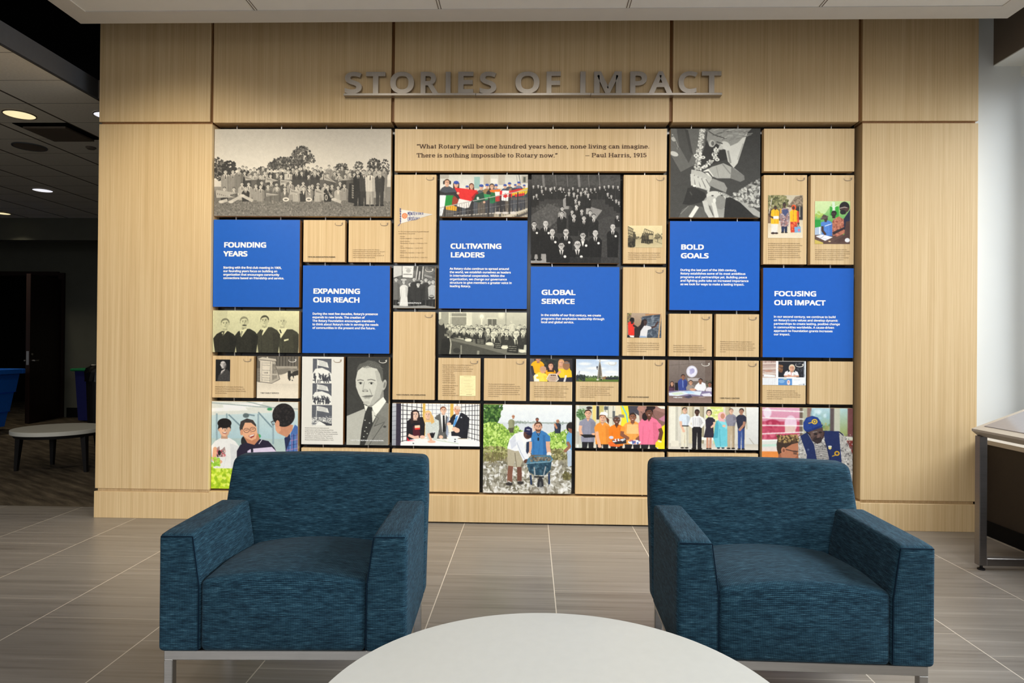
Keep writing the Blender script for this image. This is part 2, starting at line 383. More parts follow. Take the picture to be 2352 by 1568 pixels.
# ------------------------------------------------------------------ ceiling fixtures of the left room
def disc(name, x, y, r, mat, parent, z0, z1, n=36):
    bm = bmesh.new(); add_lathe(bm, [(0, z0), (r, z0), (r, z1), (0, z1)], n); return bmesh_obj(name, bm, mat, parent)
def ring(name, r0, r1, mat, parent, z0, z1, n=36):
    bm = bmesh.new(); add_lathe(bm, [(r0, z1), (r0, z0), (r1, z0), (r1, z1)], n); return bmesh_obj(name, bm, mat, parent)
def downlight(x, y, r, mat, label):
    t = T(empty('downlight', (x, y, 3.10)), label, 'ceiling light', 'round downlights in the tiled ceiling')
    disc('diffuser', 0, 0, r, mat, t, -0.006, -0.001); ring('trim_ring', r, r*1.07, M['brownpaint'], t, -0.010, -0.001)
downlight(-4.137, 0.481, 0.108, M['lamp_warm'], 'large warm glowing round downlight nearest in the grey tiled ceiling')
downlight(-3.43, 0.504, 0.095, M['lamp_cool'], 'pale round downlight partly hidden by the wooden pilaster top')
downlight(-5.931, 3.079, 0.104, M['lamp_cool'], 'small bright white downlight deeper in the dim tiled ceiling')
downlight(-7.60, 4.5, 0.09, M['lamp_warm'], 'tiny lit downlight farthest back at the left edge of the photo')
t = T(empty('ceiling_speaker', (-4.727, 1.339, 3.10)), 'flush grey round speaker grille in the tiled ceiling', 'speaker')
disc('grille', 0, 0, 0.128, M['brownpaint'], t, -0.008, -0.001); ring('rim', 0.128, 0.140, M['fascia'], t, -0.010, -0.001)
t = T(empty('smoke_detector', (-4.157, 1.366, 3.10)), 'small grey round detector on the tiled ceiling near the pilaster', 'detector')
bm = bmesh.new(); add_lathe(bm, [(0, -0.02), (0.03, -0.02), (0.044, -0.008), (0.044, -0.001)], 24); bmesh_obj('cover', bm, M['brownpaint'], t)
t = T(empty('ceiling_vent', (-4.115, 0.905, 3.10)), 'square brown air vent with dark slots in the tiled ceiling', 'vent')
box('plaque', (-0.20, -0.17, -0.030), (0.17, 0.20, -0.012), plain('taupe_metal', srgb(104, 92, 78), 0.6), t, 0.004, 2)
box('dark_throat', (-0.25, -0.22, -0.006), (0.22, 0.22, -0.001), M['black'], t)

# ------------------------------------------------------------------ upholstered shapes
def axis_pts(lo, hi, r, n, ne=4):
    L = hi-lo; r = min(r, L*0.49)
    e = [r*(1-math.cos(math.pi/2*i/ne)) for i in range(ne+1)]
    mid = [r+(L-2*r)*i/n for i in range(1, n)]
    return [lo+v for v in e] + [lo+v for v in mid] + [hi-v for v in e[::-1]]
def rbox(name, lo, hi, r, mat, parent, deform=None, top='x', n=(8, 8, 8)):
    ax = [axis_pts(lo[i], hi[i], r, n[i]) for i in range(3)]
    inner = [(lo[i]+min(r, (hi[i]-lo[i])*.49), hi[i]-min(r, (hi[i]-lo[i])*.49)) for i in range(3)]
    vid = {}; verts = []; faces = []; uvs = []
    def V(p):
        key = tuple(round(c, 6) for c in p)
        if key not in vid:
            q = Vector([min(max(p[i], inner[i][0]), inner[i][1]) for i in range(3)]); d = Vector(p)-q
            w_ = q + d.normalized()*r if d.length > 1e-7 else Vector(p)
            if d.length > 1e-7:
                for i in range(3):
                    w_[i] = min(max(w_[i], lo[i]), hi[i])
            if deform: w_ = Vector(deform(w_.x, w_.y, w_.z))
            vid[key] = len(verts); verts.append(w_)
        return vid[key]
    for a in range(3):
        b, c = [(1, 2), (0, 2), (0, 1)][a]
        for side, val in ((0, lo[a]), (1, hi[a])):
            for i in range(len(ax[b])-1):
                for j in range(len(ax[c])-1):
                    pts = []
                    for bi, ci in ((i, j), (i+1, j), (i+1, j+1), (i, j+1)):
                        p = [0, 0, 0]; p[a] = val; p[b] = ax[b][bi]; p[c] = ax[c][ci]; pts.append(tuple(p))
                    flip = (side == 0) ^ (a == 1)
                    if flip: pts = pts[::-1]
                    faces.append([V(p) for p in pts])
                    for p in pts:
                        if a == 1: uvs.append((p[0], p[2]))
                        elif a == 0: uvs.append((p[1], p[2]))
                        else: uvs.append((p[0], p[1]) if top == 'x' else (p[1], p[0]+p[2]))
    me = bpy.data.meshes.new(name); me.from_pydata([tuple(v) for v in verts], [], faces); me.update()
    ul = me.uv_layers.new(name='UVMap'); ul.data.foreach_set('uv', np.array(uvs, dtype=np.float32).ravel())
    for p in me.polygons: p.use_smooth = True
    return link(name, me, mat, parent)
def make_chair(loc, rotz, label):
    t = T(empty('armchair', loc, rotz), label, 'armchair')
    W = 0.43
    # local: x across, y = 0 at the front face, +y towards the back, z up
    def seat_d(x, y, z):
        k = 1-(x/0.285)**2; zz = (z-0.20)/0.24; f = 1-((y-0.30)/0.34)**2
        dz = (0.028*max(k, 0)+0.010*max(f, 0))*max(0, zz)**3 - 0.030*max(0, (y-0.2)/0.36)*max(zz, 0)
        dy = -0.022*max(k, 0)*max(0, 1-y/0.12)*math.sin(math.pi*min(1, max(0, zz*0.95)))
        return x, y+dy, z+dz
    rbox('seat_cushion', (-0.286, 0.0, 0.200), (0.286, 0.56, 0.445), 0.020, M['fabric'], t, seat_d, 'x', (14, 10, 8))
    def back_d(x, y, z):
        h = (z-0.215)/0.56
        y2 = y + 0.145*max(0, h)**1.25 - 0.02*(1-(x/0.43)**2)*(1 if y > 0.53 else 0.2)
        x2 = x*(1-0.022*max(0, (h-0.6)/0.4)**2)
        z2 = z + 0.014*(1-(x/0.43)**2)*max(0, h)**3
        return x2, y2, z2
    rbox('backrest', (-W-0.004, 0.455, 0.205), (W+0.004, 0.575, 0.775), 0.030, M['fabric'], t, back_d, 'x', (14, 4, 12))
    for s in (-1, 1):
        def arm_d(x, y, z, s=s):
            h = max(0, (z-0.44)/0.17)
            inner = (W-abs(x))/0.145
            x2 = x + s*0.026*min(1, h)*max(0, inner)
            return x2, y, z - 0.004*max(0, (0.06-y)/0.06)*max(0, h)
        a = W if s > 0 else -0.285
        rbox('armrest', (min(s*0.285, s*W), -0.004, 0.200), (max(s*0.285, s*W), 0.50, 0.612), 0.018, M['fabric'], t, arm_d, 'y', (6, 12, 10))
        bm = bmesh.new()                       # piped seam round the front of the arm
        xi, xo = s*0.313, s*(W-0.008)
        for p, q in (((xi, -0.003, 0.600), (xo, -0.003, 0.600)), ((xi, -0.003, 0.600), (s*0.290, -0.003, 0.43)), ((s*0.290, -0.003, 0.43), (s*0.289, -0.003, 0.21))):
            add_tube(bm, p, q, 0.0022, 6)
        bmesh_obj('arm_seam', bm, M['seam'], t)
    bm = bmesh.new()
    x0, x1, y0, y1 = -0.415, 0.415, 0.012, 0.55
    for lo, hi in (((x0, y0, 0.166), (x1, y0+0.03, 0.2)), ((x0, y1-0.03, 0.166), (x1, y1, 0.2)), ((x0, y0+.03, 0.166), (x0+0.03, y1-.03, 0.2)), ((x1-0.03, y0+.03, 0.166), (x1, y1-.03, 0.2))):
        add_box(bm, lo, hi, 0.002, 1)
    bmesh_obj('base_frame', bm, M['steel'], t)
    for x in (x0, x1-0.03):
        for y in (y0, y1-0.03):
            box('leg', (x, y, 0.0), (x+0.03, y+0.03, 0.166), M['steel'], t, 0.002, 1)
    return t
make_chair((-0.848, -2.415, 0.0), math.radians(2.4), 'teal woven armchair with steel legs left of the white round table')
make_chair((0.944, -2.415, 0.0), math.radians(-1.2), 'teal woven armchair with steel legs right of the white round table')

# ------------------------------------------------------------------ round tables
def round_table(loc, R, H, th, label, rot, nleg=4, apron=True):
    t = T(empty('round_table', loc, rot), label, 'table')
    bm = bmesh.new(); add_lathe(bm, [(0, H-th), (R-0.004, H-th), (R, H-th+0.004), (R, H-0.004), (R-0.004, H), (0, H)], 128)
    bmesh_obj('table_top', bm, M['white'], t)
    bm = bmesh.new(); add_lathe(bm, [(R-0.05, H-th-0.035), (R-0.03, H-th-0.035), (R-0.03, H-th), (R-0.05, H-th), (R-0.05, H-th-0.035)], 96)
    bmesh_obj('apron_ring', bm, M['blackleg'], t)
    for i in range(nleg):
        a = 2*math.pi*i/nleg; bm = bmesh.new()
        add_tube(bm, ((R-0.075)*math.cos(a), (R-0.075)*math.sin(a), H-th-0.001), ((R-0.035)*math.cos(a), (R-0.035)*math.sin(a), 0.0), 0.040, 4, 0.023)
        bmesh_obj('leg', bm, M['blackleg'], t)
    return t
t = round_table((0.071, -3.117, 0.0), 0.597, 0.40, 0.030, 'large white round coffee table in the foreground between the armchairs', 0.6)
def back_table():
    R, H, th = 0.388, 0.415, 0.040
    t = T(empty('round_table', (-4.655, 1.66, 0.0)), 'small white round table with tapered black legs on the dark carpet', 'table')
    bm = bmesh.new(); add_lathe(bm, [(0, H-th), (R-0.003, H-th), (R, H-th+0.003), (R, H-0.003), (R-0.003, H), (0, H)], 96)
    bmesh_obj('table_top', bm, M['white'], t)
    bm = bmesh.new(); add_lathe(bm, [(0, H-th-0.03), (R-0.03, H-th-0.03), (R-0.02, H-th), (0, H-th)], 96)
    bmesh_obj('apron_ring', bm, M['blackleg'], t)
    for a in (195, 134, 345, 50):
        a = math.radians(a); bm = bmesh.new()
        add_tube(bm, ((R-0.055)*math.cos(a), (R-0.055)*math.sin(a), H-th-0.012), ((R-0.028)*math.cos(a), (R-0.028)*math.sin(a), 0.0), 0.036, 4, 0.020)
        bmesh_obj('leg', bm, M['blackleg'], t)
back_table()

# ------------------------------------------------------------------ display desk at the window
def desk():
    t = T(empty('display_desk', (2.577, -0.78, 0.0)), 'sloping grey topped desk on square metal frame legs by the window', 'desk')
    sl = 0.39; L = 1.95; Wd = 0.53
    zt = lambda x, o=0.0: 0.81 + sl*x + o
    bm = bmesh.new()
    pts = [(0, 0.0), (Wd, 0.0), (Wd, -0.05), (0.035, -0.055), (0, -0.012)]
    A = [bm.verts.new((x, 0.0, zt(x, o))) for x, o in pts]; B = [bm.verts.new((x, -L, zt(x, o))) for x, o in pts]
    for i in range(5): bm.faces.new((A[i], A[(i+1) % 5], B[(i+1) % 5], B[i]))
    bm.faces.new(A[::-1]); bm.faces.new(B)
    top = bmesh_obj('desk_top', bm, M['desk_trim'], t)
    bm = bmesh.new()
    q = [(0.045, -0.04), (Wd-0.03, -0.04), (Wd-0.03, -L+0.04), (0.045, -L+0.04)]
    a = [bm.verts.new((x, y, zt(x, 0.0006))) for x, y in q]; b = [bm.verts.new((x, y, zt(x, 0.003))) for x, y in q]
    bm.faces.new(b); bm.faces.new(a[::-1])
    for i in range(4): bm.faces.new((a[i], a[(i+1) % 4], b[(i+1) % 4], b[i]))
    bmesh_obj('glass_inset', bm, M['glass_inset'], top)
    for yy in (-0.005, -1.86):
        bm = bmesh.new()
        add_box(bm, (0.015, yy-0.045, 0.028), (0.058, yy, 0.772), 0.003, 1)
        add_box(bm, (0.46, yy-0.045, 0.028), (0.503, yy, 0.93), 0.003, 1)
        add_box(bm, (0.058, yy-0.045, 0.028), (0.46, yy, 0.071), 0.003, 1)
        lf = bmesh_obj('leg_frame', bm, M['deskmetal'], t)
        for fx in (0.040, 0.48):
            bm = bmesh.new(); add_lathe(bm, [(0, 0), (0.020, 0), (0.020, 0.008), (0.008, 0.013), (0.008, 0.028), (0, 0.028)], 20, fx, yy-0.022)
            bmesh_obj('levelling_foot', bm, M['blackleg'], lf)
desk()

# ------------------------------------------------------------------ bins in the dark room
def tub(name, loc, rotz, w0, d0, w1, d1, h, mat, label, cat, wheels=True, lid=None, steps=True):
    t = T(empty(name, loc, rotz), label, cat)
    bm = bmesh.new(); zs = [(0.06, 0.0), (0.30*h, 0.22), (0.31*h, 0.34), (0.62*h, 0.62), (0.63*h, 0.74), (0.93*h, 1.0)] if steps else [(0.02, 0), (0.95*h, 1)]
    prev = None
    for z, f in zs:
        a, b = (w0+(w1-w0)*f)/2, (d0+(d1-d0)*f)/2
        cur = [bm.verts.new(p) for p in ((-a, -b, z), (a, -b, z), (a, b, z), (-a, b, z))]
        if prev:
            for i in range(4): bm.faces.new((prev[i], prev[(i+1) % 4], cur[(i+1) % 4], cur[i]))
        else: bm.faces.new(cur[::-1])
        prev = cur
    bmesh.ops.bevel(bm, geom=[e for e in bm.edges if abs(e.verts[0].co.z-e.verts[1].co.z) > 0.02], offset=0.03, segments=3, affect='EDGES')
    bmesh_obj('tub_body', bm, mat, t)
    a, b = w1/2+0.035, d1/2+0.035
    if lid is None:
        bm = bmesh.new()
        for lo, hi in (((-a, -b), (a, -b+0.06)), ((-a, b-0.06), (a, b)), ((-a, -b+.06), (-a+0.06, b-.06)), ((a-0.06, -b+.06), (a, b-.06))):
            add_box(bm, (lo[0], lo[1], 0.92*h), (hi[0], hi[1], h), 0.008, 2)
        bmesh_obj('rim', bm, mat, t)
    else:
        box('lid', (-a, -b, 0.95*h), (a, b, h), lid, t, 0.015, 2)
    if wheels:
        for sx in (-1, 1):
            for sy in (-1, 1):
                bm = bmesh.new(); add_tube(bm, (sx*(w0/2-0.08)-0.015, sy*(d0/2-0.08), 0.04), (sx*(w0/2-0.08)+0.015, sy*(d0/2-0.08), 0.04), 0.04, 16)
                bmesh_obj('caster', bm, M['black'], t)
    return t
tub('recycling_tub', (-7.75, 4.05, 0), 0.0, 0.70, 0.62, 0.98, 0.80, 0.87, M['bluebin'], 'big bright blue wheeled tub at the left edge of the photo', 'bin')
tub('waste_bin', (-7.01, 5.60, 0), 0.0, 0.26, 0.34, 0.33, 0.42, 0.84, M['navybin'], 'slim navy bin with green lid against the far grey wall', 'bin', False, M['greenlid'], False)
t = T(empty('waste_bin', (-6.58, 5.15, 0)), 'black bin with shiny bag beside the green lidded bin', 'bin')
bm = bmesh.new(); add_lathe(bm, [(0, 0), (0.16, 0), (0.19, 0.78), (0.165, 0.80), (0, 0.80)], 32); bmesh_obj('bin_body', bm, M['blackleg'], t, smooth=False)
bm = bmesh.new(); add_lathe(bm, [(0.205, 0.66), (0.21, 0.80), (0.19, 0.86), (0.12, 0.90), (0, 0.91)], 32)
for v in bm.verts: v.co += Vector((random.uniform(-1, 1), random.uniform(-1, 1), random.uniform(-1, 1)))*0.010
bmesh_obj('bin_bag', bm, M['bag'], t)

# ------------------------------------------------------------------ fonts and lettering
def load_font():
    try:
        return bpy.data.fonts.load(os.path.join(bpy.utils.resource_path('LOCAL'), 'datafiles', 'fonts', 'NotoSansHebrew-Regular.woff2'))
    except Exception:
        return None
FONT = load_font()
_gc = {}
def text_geo(s, res=2):
    if (s, res) in _gc: return _gc[(s, res)]
    c = bpy.data.curves.new('glyphs', 'FONT'); c.body = s.replace('I', 'l'); c.size = 1.0; c.resolution_u = res
    if FONT: c.font = FONT
    o = bpy.data.objects.new('glyphs', c); COL.objects.link(o)
    dg = bpy.context.evaluated_depsgraph_get(); me = bpy.data.meshes.new_from_object(o.evaluated_get(dg))
    v = np.array([(q.co.x, q.co.y) for q in me.vertices]); f = [tuple(p.vertices) for p in me.polygons]
    bpy.data.objects.remove(o); bpy.data.curves.remove(c); bpy.data.meshes.remove(me)
    if s.upper() == s: v[:, 1] = np.minimum(v[:, 1], 0.722)
    _gc[(s, res)] = (v, f); return v, f
CAPH = 0.714
class Ink:                               # collects lettering of one block on the face of a board
    def __init__(s): s.v = []; s.f = []; s.n = 0
    def add(s, v3, f):
        s.v.append(v3); s.f += [tuple(i+s.n for i in q) for q in f]; s.n += len(v3)
    def line(s, px, py, txt, cap, width=None, bold=0.0, y=-0.0016, res=2):
        v, f = text_geo(txt, res)
        x0, z0 = onY(px, py); x1, _ = onY(px+50, py); mpp = (x1-x0)/50
        em = cap/CAPH; sx = em
        if width: sx = width/(v[:, 0].max()-min(0, v[:, 0].min()))
        offs = [(0, 0)] if not bold else [(bold*a*em, bold*b*em) for a, b in ((.8, .6), (-.8, .6), (.8, -.6), (-.8, -.6), (0, 0))]
        for i, (a, b) in enumerate(offs):
            q = np.empty((len(v), 3)); q[:, 0] = x0+(v[:, 0]*sx+a)*mpp; q[:, 1] = y-0.00002*i; q[:, 2] = z0+(v[:, 1]*em+b)*mpp
            s.add(q, f)
        return sx/em
    def para(s, px, py, pitch, cap, ref, width, lines, bold=0.0, slope=0.0):
        v, _ = text_geo(lines[ref]); k = width/v[:, 0].max()
        for i, t_ in enumerate(lines):
            vv, _ = text_geo(t_)
            s.line(px, py+i*pitch, t_, cap, vv[:, 0].max()*k, bold)
    def build(s, name, mat, parent):
        p = parent.location; v = np.concatenate(s.v)-np.array((p.x, p.y, p.z))
        me = bpy.data.meshes.new(name); me.from_pydata(v.tolist(), [], s.f); me.update()
        return link(name, me, mat, parent)

# a bold slab-serif alphabet drawn as strokes (units: capital height = 1, x-height = 0.70)
def _arc(cx, cy, rx, ry, a0, a1, n=14):
    return [(cx+rx*math.cos(math.radians(a0+(a1-a0)*i/n)), cy+ry*math.sin(math.radians(a0+(a1-a0)*i/n))) for i in range(n+1)]
S_, H_ = 0.175, 0.10
SLAB = {}
def G(ch, adv, strokes, serifs=()): SLAB[ch] = (adv, strokes, serifs)
X_ = 0.70
G('W', 1.42, [[(.12, 1), (.42, 0)], [(.42, 0), (.71, .95)], [(.71, .95), (1.0, 0)], [(1.0, 0), (1.30, 1)]], [(.12, .95, .22), (.71, .95, .2), (1.30, .95, .2)])
G('h', .82, [[(.2, 0), (.2, 1)], _arc(.42, .40, .2, .25, 165, 20, 8)+[(.62, .4), (.62, 0)]], [(.2, .05, .2), (.62, .05, .19), (.12, .95, .12)])
G('a', .72, [_arc(.33, .45, .19, .21, 160, 0, 8)+[(.52, .4), (.52, .06)], _arc(.30, .19, .17, .16, 0, 360, 14)], [(.58, .05, .12)])
G('t', .50, [[(.22, .88), (.22, .14)]+_arc(.32, .14, .1, .1, 180, 300, 5)], [(.24, .65, .2)])
G('R', .98, [[(.2, 0), (.2, 1)], [(.2, .95), (.5, .95)]+_arc(.5, .735, .22, .215, 90, -90, 8)+[(.2, .52)], [(.5, .5), (.78, .05)]], [(.2, .05, .2), (.14, .95, .14), (.82, .05, .14)])
G('o', .76, [_arc(.38, .35, .26, .31, 0, 360, 20)])
G('r', .62, [[(.2, 0), (.2, X_)], _arc(.42, .42, .2, .2, 170, 60, 6)], [(.2, .05, .2), (.12, .65, .12)])
G('y', .76, [[(.14, X_), (.38, .05)], [(.62, X_), (.36, -.1), (.24, -.24), (.12, -.24)]], [(.14, .65, .17), (.62, .65, .16)])
G('w', 1.10, [[(.12, X_), (.33, .02)], [(.33, .02), (.55, .66)], [(.55, .66), (.77, .02)], [(.77, .02), (.98, X_)]], [(.13, .65, .17), (.98, .65, .16)])
G('i', .42, [[(.21, 0), (.21, X_)], [(.21, .93), (.21, .98)]], [(.21, .05, .2), (.13, .65, .12)])
G('l', .42, [[(.21, 0), (.21, 1)]], [(.21, .05, .2), (.13, .95, .12)])
G('b', .80, [[(.18, 1), (.18, .02)], _arc(.42, .35, .24, .31, 0, 360, 18)], [(.12, .95, .12)])
G('e', .70, [_arc(.36, .35, .25, .31, 320, 0, 16)[:0] + _arc(.36, .35, .25, .31, 0, 315, 16), [(.12, .37), (.60, .37)]])
G('n', .84, [[(.2, 0), (.2, X_)], _arc(.43, .40, .21, .25, 165, 15, 8)+[(.64, .4), (.64, 0)]], [(.2, .05, .19), (.64, .05, .19), (.12, .65, .12)])
G('u', .82, [[(.19, X_), (.19, .3)]+_arc(.39, .28, .2, .24, 180, 340, 8), [(.61, X_), (.61, 0)]], [(.13, .65, .13), (.55, .65, .12), (.66, .05, .12)])
G('d', .80, [[(.61, 1), (.61, 0)], _arc(.36, .35, .24, .31, 0, 360, 18)], [(.54, .95, .13), (.67, .05, .12)])
G('s', .62, [_arc(.31, .50, .18, .155, 20, 270, 10)+_arc(.31, .19, .19, .16, 90, -160, 10)])
G('c', .66, [_arc(.37, .35, .25, .31, 45, 315, 16)], [])
G('v', .74, [[(.13, X_), (.37, .02)], [(.37, .02), (.61, X_)]], [(.13, .65, .17), (.61, .65, .16)])
G('g', .74, [_arc(.34, .45, .2, .2, 0, 360, 14), [(.5, .6), (.68, .66)], [(.22, .27), (.2, .14), (.5, .1)]+_arc(.38, -.08, .24, .16, 40, -200, 12)])
G('m', 1.24, [[(.2, 0), (.2, X_)], _arc(.41, .42, .2, .23, 165, 10, 8)+[(.61, .4), (.61, 0)], _arc(.83, .42, .2, .23, 165, 10, 8)+[(1.03, .4), (1.03, 0)]], [(.2, .05, .18), (.61, .05, .16), (1.03, .05, .18), (.12, .65, .12)])
G('p', .80, [[(.18, X_), (.18, -.27)], _arc(.42, .35, .24, .31, 0, 360, 18)], [(.18, -.24, .19), (.11, .65, .12)])
G('T', .86, [[(.43, 0), (.43, 1)], [(.08, .94), (.78, .94)], [(.08, .94), (.06, .74)], [(.78, .94), (.80, .74)]], [(.43, .05, .2)])
G('P', .86, [[(.2, 0), (.2, 1)], [(.2, .95), (.5, .95)]+_arc(.5, .715, .24, .235, 90, -90, 8)+[(.2, .48)]], [(.2, .05, .2), (.14, .95, .14)])
G('H', 1.06, [[(.22, 0), (.22, 1)], [(.84, 0), (.84, 1)], [(.22, .5), (.84, .5)]], [(.22, .05, .19), (.84, .05, .19), (.22, .95, .19), (.84, .95, .19)])
G('1', .56, [[(.3, 0), (.3, .98)], [(.3, .95), (.1, .84)]], [(.3, .05, .21)])
G('9', .72, [_arc(.35, .66, .23, .28, 0, 360, 16), [(.58, .66), (.55, .3), (.4, .06), (.2, .05)]])
G('5', .70, [[(.58, .94), (.2, .94), (.17, .56)]+_arc(.33, .33, .25, .28, 115, -150, 14)])
G('.', .34, [[(.17, .06), (.17, .09)]])
G(',', .34, [[(.17, .08), (.17, .06)], [(.19, .06), (.1, -.16)]])
G('-', .92, [[(.08, .36), (.84, .36)]])
G('\u201c', .50, [[(.13, .80), (.13, .82)], [(.10, .82), (.19, .98)], [(.35, .80), (.35, .82)], [(.32, .82), (.41, .98)]])
G('\u201d', .50, [[(.16, .92), (.16, .94)], [(.19, .90), (.10, .74)], [(.38, .92), (.38, .94)], [(.41, .90), (.32, .74)]])
G(' ', .36, [])
def slab_width(s): return sum(SLAB[c][0] for c in s)
def slab_line(ink, px0, px1, py, cap, s, y=-0.0016):
    k = (px1-px0)/slab_width(s); x = 0.0
    x0, z0 = onY(px0, py); xe, _ = onY(px0+50, py); mpp = (xe-x0)/50
    vs, fs = [], []
    def put(poly):
        b = len(vs); vs.extend([(x0+(x+a)*k*mpp, y-0.00001*(len(fs) % 60), z0+c*cap*mpp) for a, c in poly]); fs.append(tuple(range(b, b+len(poly))))
    for ch in s:
        adv, strokes, serifs = SLAB[ch]
        for st in strokes:
            for (ax, ay), (bx, by) in zip(st, st[1:]):
                dx, dy = bx-ax, by-ay; L = math.hypot(dx, dy) or 1
                vert = abs(dy)/L; h = (S_*vert+H_*(1-vert))/2 if ch != '-' else 0.05
                if ch in '.,\u201c\u201d' and L < 0.05: h = 0.11
                nx, ny = -dy/L*h, dx/L*h; ex, ey = dx/L*h*0.45, dy/L*h*0.45
                put([(ax+nx-ex, ay+ny-ey), (bx+nx+ex, by+ny+ey), (bx-nx+ex, by-ny+ey), (ax-nx-ex, ay-ny-ey)])
        for sx, sy, hw in serifs:
            put([(sx-hw, sy-H_*.45), (sx+hw, sy-H_*.45), (sx+hw, sy+H_*.45), (sx-hw, sy+H_*.45)])
        x += adv
    ink.add(np.array(vs), fs)

# ------------------------------------------------------------------ metal wall sign
def sign():
    yb, yf = WF, -0.062
    lx0, lz0 = onY(790, 217.5, -0.05)
    t = T(empty('wall_sign', (lx0+1.3, WF, lz0)), 'brushed metal letters STORIES OF IMPACT standing on a thin bar above the display', 'sign')
    def loc(v): return (v[0]-t.location.x, v[1]-t.location.y, v[2]-t.location.z)
    for a, b in ((790, 1092.5), (1093, 1356.5), (1357, 1658)):
        y0 = 217.6-0.9*(a-790)/868; y1 = 217.6-0.9*(b-790)/868
        x0, z0 = onY(a, y0, -0.07); x1, z1 = onY(b, y1, -0.07)
        box('base_bar', loc((x0, -0.080, (z0+z1)/2-0.008)), loc((x1, yb, (z0+z1)/2+0.008)), M['signsteel'], t, 0.001, 1)
    spec = [('S', 791.8, 830.6), ('T', 840.8, 884.7), ('O', 896.5, 950.6), ('R', 966.3, 1006.6), ('I', 1023.9, 1034.7), ('E', 1052.6, 1086.7), ('S', 1102, 1139.8),
            ('O', 1184, 1238.9), ('F', 1255.7, 1287.6), ('I', 1333, 1344.8), ('M', 1364.7, 1427.9), ('P', 1447.7, 1485.9), ('A', 1490.2, 1544.4), ('C', 1558.8, 1602.4), ('T', 1612.4, 1657)]
    for ch, a, b in spec:
        c = bpy.data.curves.new('glyph', 'FONT'); c.body = 'l' if ch == 'I' else ch; c.size = 1.0; c.resolution_u = 8
        if FONT: c.font = FONT
        c.extrude = 0.20; c.bevel_depth = 0.031; c.bevel_resolution = 0
        o = bpy.data.objects.new('glyph', c); COL.objects.link(o)
        me = bpy.data.meshes.new_from_object(o.evaluated_get(bpy.context.evaluated_depsgraph_get()))
        bpy.data.objects.remove(o); bpy.data.curves.remove(c)
        v = np.array([tuple(q.co) for q in me.vertices])
        tt = (a-790)/868.0; ty, by = 165.2-1.8*tt, 214.6-1.2*tt
        x0, zt = onY(a, ty, yf); x1, zb = onY(b, by, yf)
        n = np.empty_like(v)
        n[:, 0] = x0+(v[:, 0]-v[:, 0].min())/np.ptp(v[:, 0])*(x1-x0)-t.location.x
        n[:, 2] = zb+(v[:, 1]-v[:, 1].min())/np.ptp(v[:, 1])*(zt-zb)-t.location.z
        n[:, 1] = np.where(v[:, 2] > 0, yf, yf+0.022)-t.location.y
        me.vertices.foreach_set('co', n.astype(np.float32).ravel()); me.update(); me.name = 'letter'
        for q in me.polygons: q.use_smooth = False
        link('letter', me, M['signsteel'], t)
sign()
# ------------------------------------------------------------------ the display: rods and turning panels
PITCH_, GAP, X0, ZT = 0.3285, 0.0263, -2.2995, 2.818
def cell(c, r, w_, h):
    return X0+c*PITCH_, ZT-(r+h)*PITCH_+GAP, X0+(c+w_)*PITCH_-GAP, ZT-r*PITCH_
for c in range(14):
    x = X0+c*PITCH_+(PITCH_-GAP)/2
    bm = bmesh.new(); add_tube(bm, (x, 0.028, 0.205), (x, 0.028, 2.853), 0.0048, 12)
    o = bmesh_obj('pivot_rod', bm, M['rod'], None, None, 0, False)
    ords = ['first', 'second', 'third', 'fourth', 'fifth', 'sixth', 'seventh', 'eighth', 'ninth', 'tenth', 'eleventh', 'twelfth', 'thirteenth', 'fourteenth']
    T(o, 'thin upright steel rod skewering the display panels, %s from the left pilaster' % ords[c], 'rod', 'steel rods carrying the panels')

NAMES = {}
def panel(c, r, w_, h, label, face='wood', group='panels of the history display', cat='display panel'):
    x0, z0, x1, z1 = cell(c, r, w_, h)
    t = T(empty('story_tile', ((x0+x1)/2, 0.025, z0)), label, cat, group)
    hx, hz = (x1-x0)/2, z1-z0
    bm = bmesh.new(); add_box(bm, (-hx, -0.0245, 0), (hx, 0.025, hz), 0.0008, 1)
    bmesh_obj('board', bm, M['wood'] if face in ('wood', 'print') else M['wood_shaded'], t)
    if face in ('blue', 'white'):
        box('face_sheet', (-hx, -0.0258, 0), (hx, -0.0245, hz), M['blue'] if face == 'blue' else M['panelwhite'], t)
    t['rect'] = (x0, z0, x1, z1)
    NAMES[(c, r)] = t
    return t
def arrow(t, mat, dx=0.0):
    x0, z0, x1, z1 = t['rect']; s = PITCH_/105.0
    bx, bz = x1-23.5*s+dx*s, z1-5*s
    ink = Ink(); n = 14; vs, fs = [], []
    for i in range(n+1):
        a = math.radians(150+(375-150)*i/n); th = (0.35+0.75*i/n)*s
        cx, cz = bx+9.0*s+8.6*s*math.cos(a), bz-3.6*s+4.2*s*math.sin(a)
        nx, nz = math.cos(a)*0.5, math.sin(a)
        L = math.hypot(nx, nz); nx /= L; nz /= L
        vs += [(cx+nx*th, -0.0016, cz+nz*th), (cx-nx*th, -0.0016, cz-nz*th)]
    fs = [(2*i, 2*i+1, 2*i+3, 2*i+2) for i in range(n)]
    k = len(vs); vs += [(bx+14.0*s, -0.0017, bz-2.6*s), (bx+18.6*s, -0.0017, bz-0.2*s), (bx+18.2*s, -0.0017, bz-4.6*s)]
    fs.append((k, k+1, k+2)); ink.add(np.array(vs), fs)
    ink.build('turn_arrow', M[mat], t)
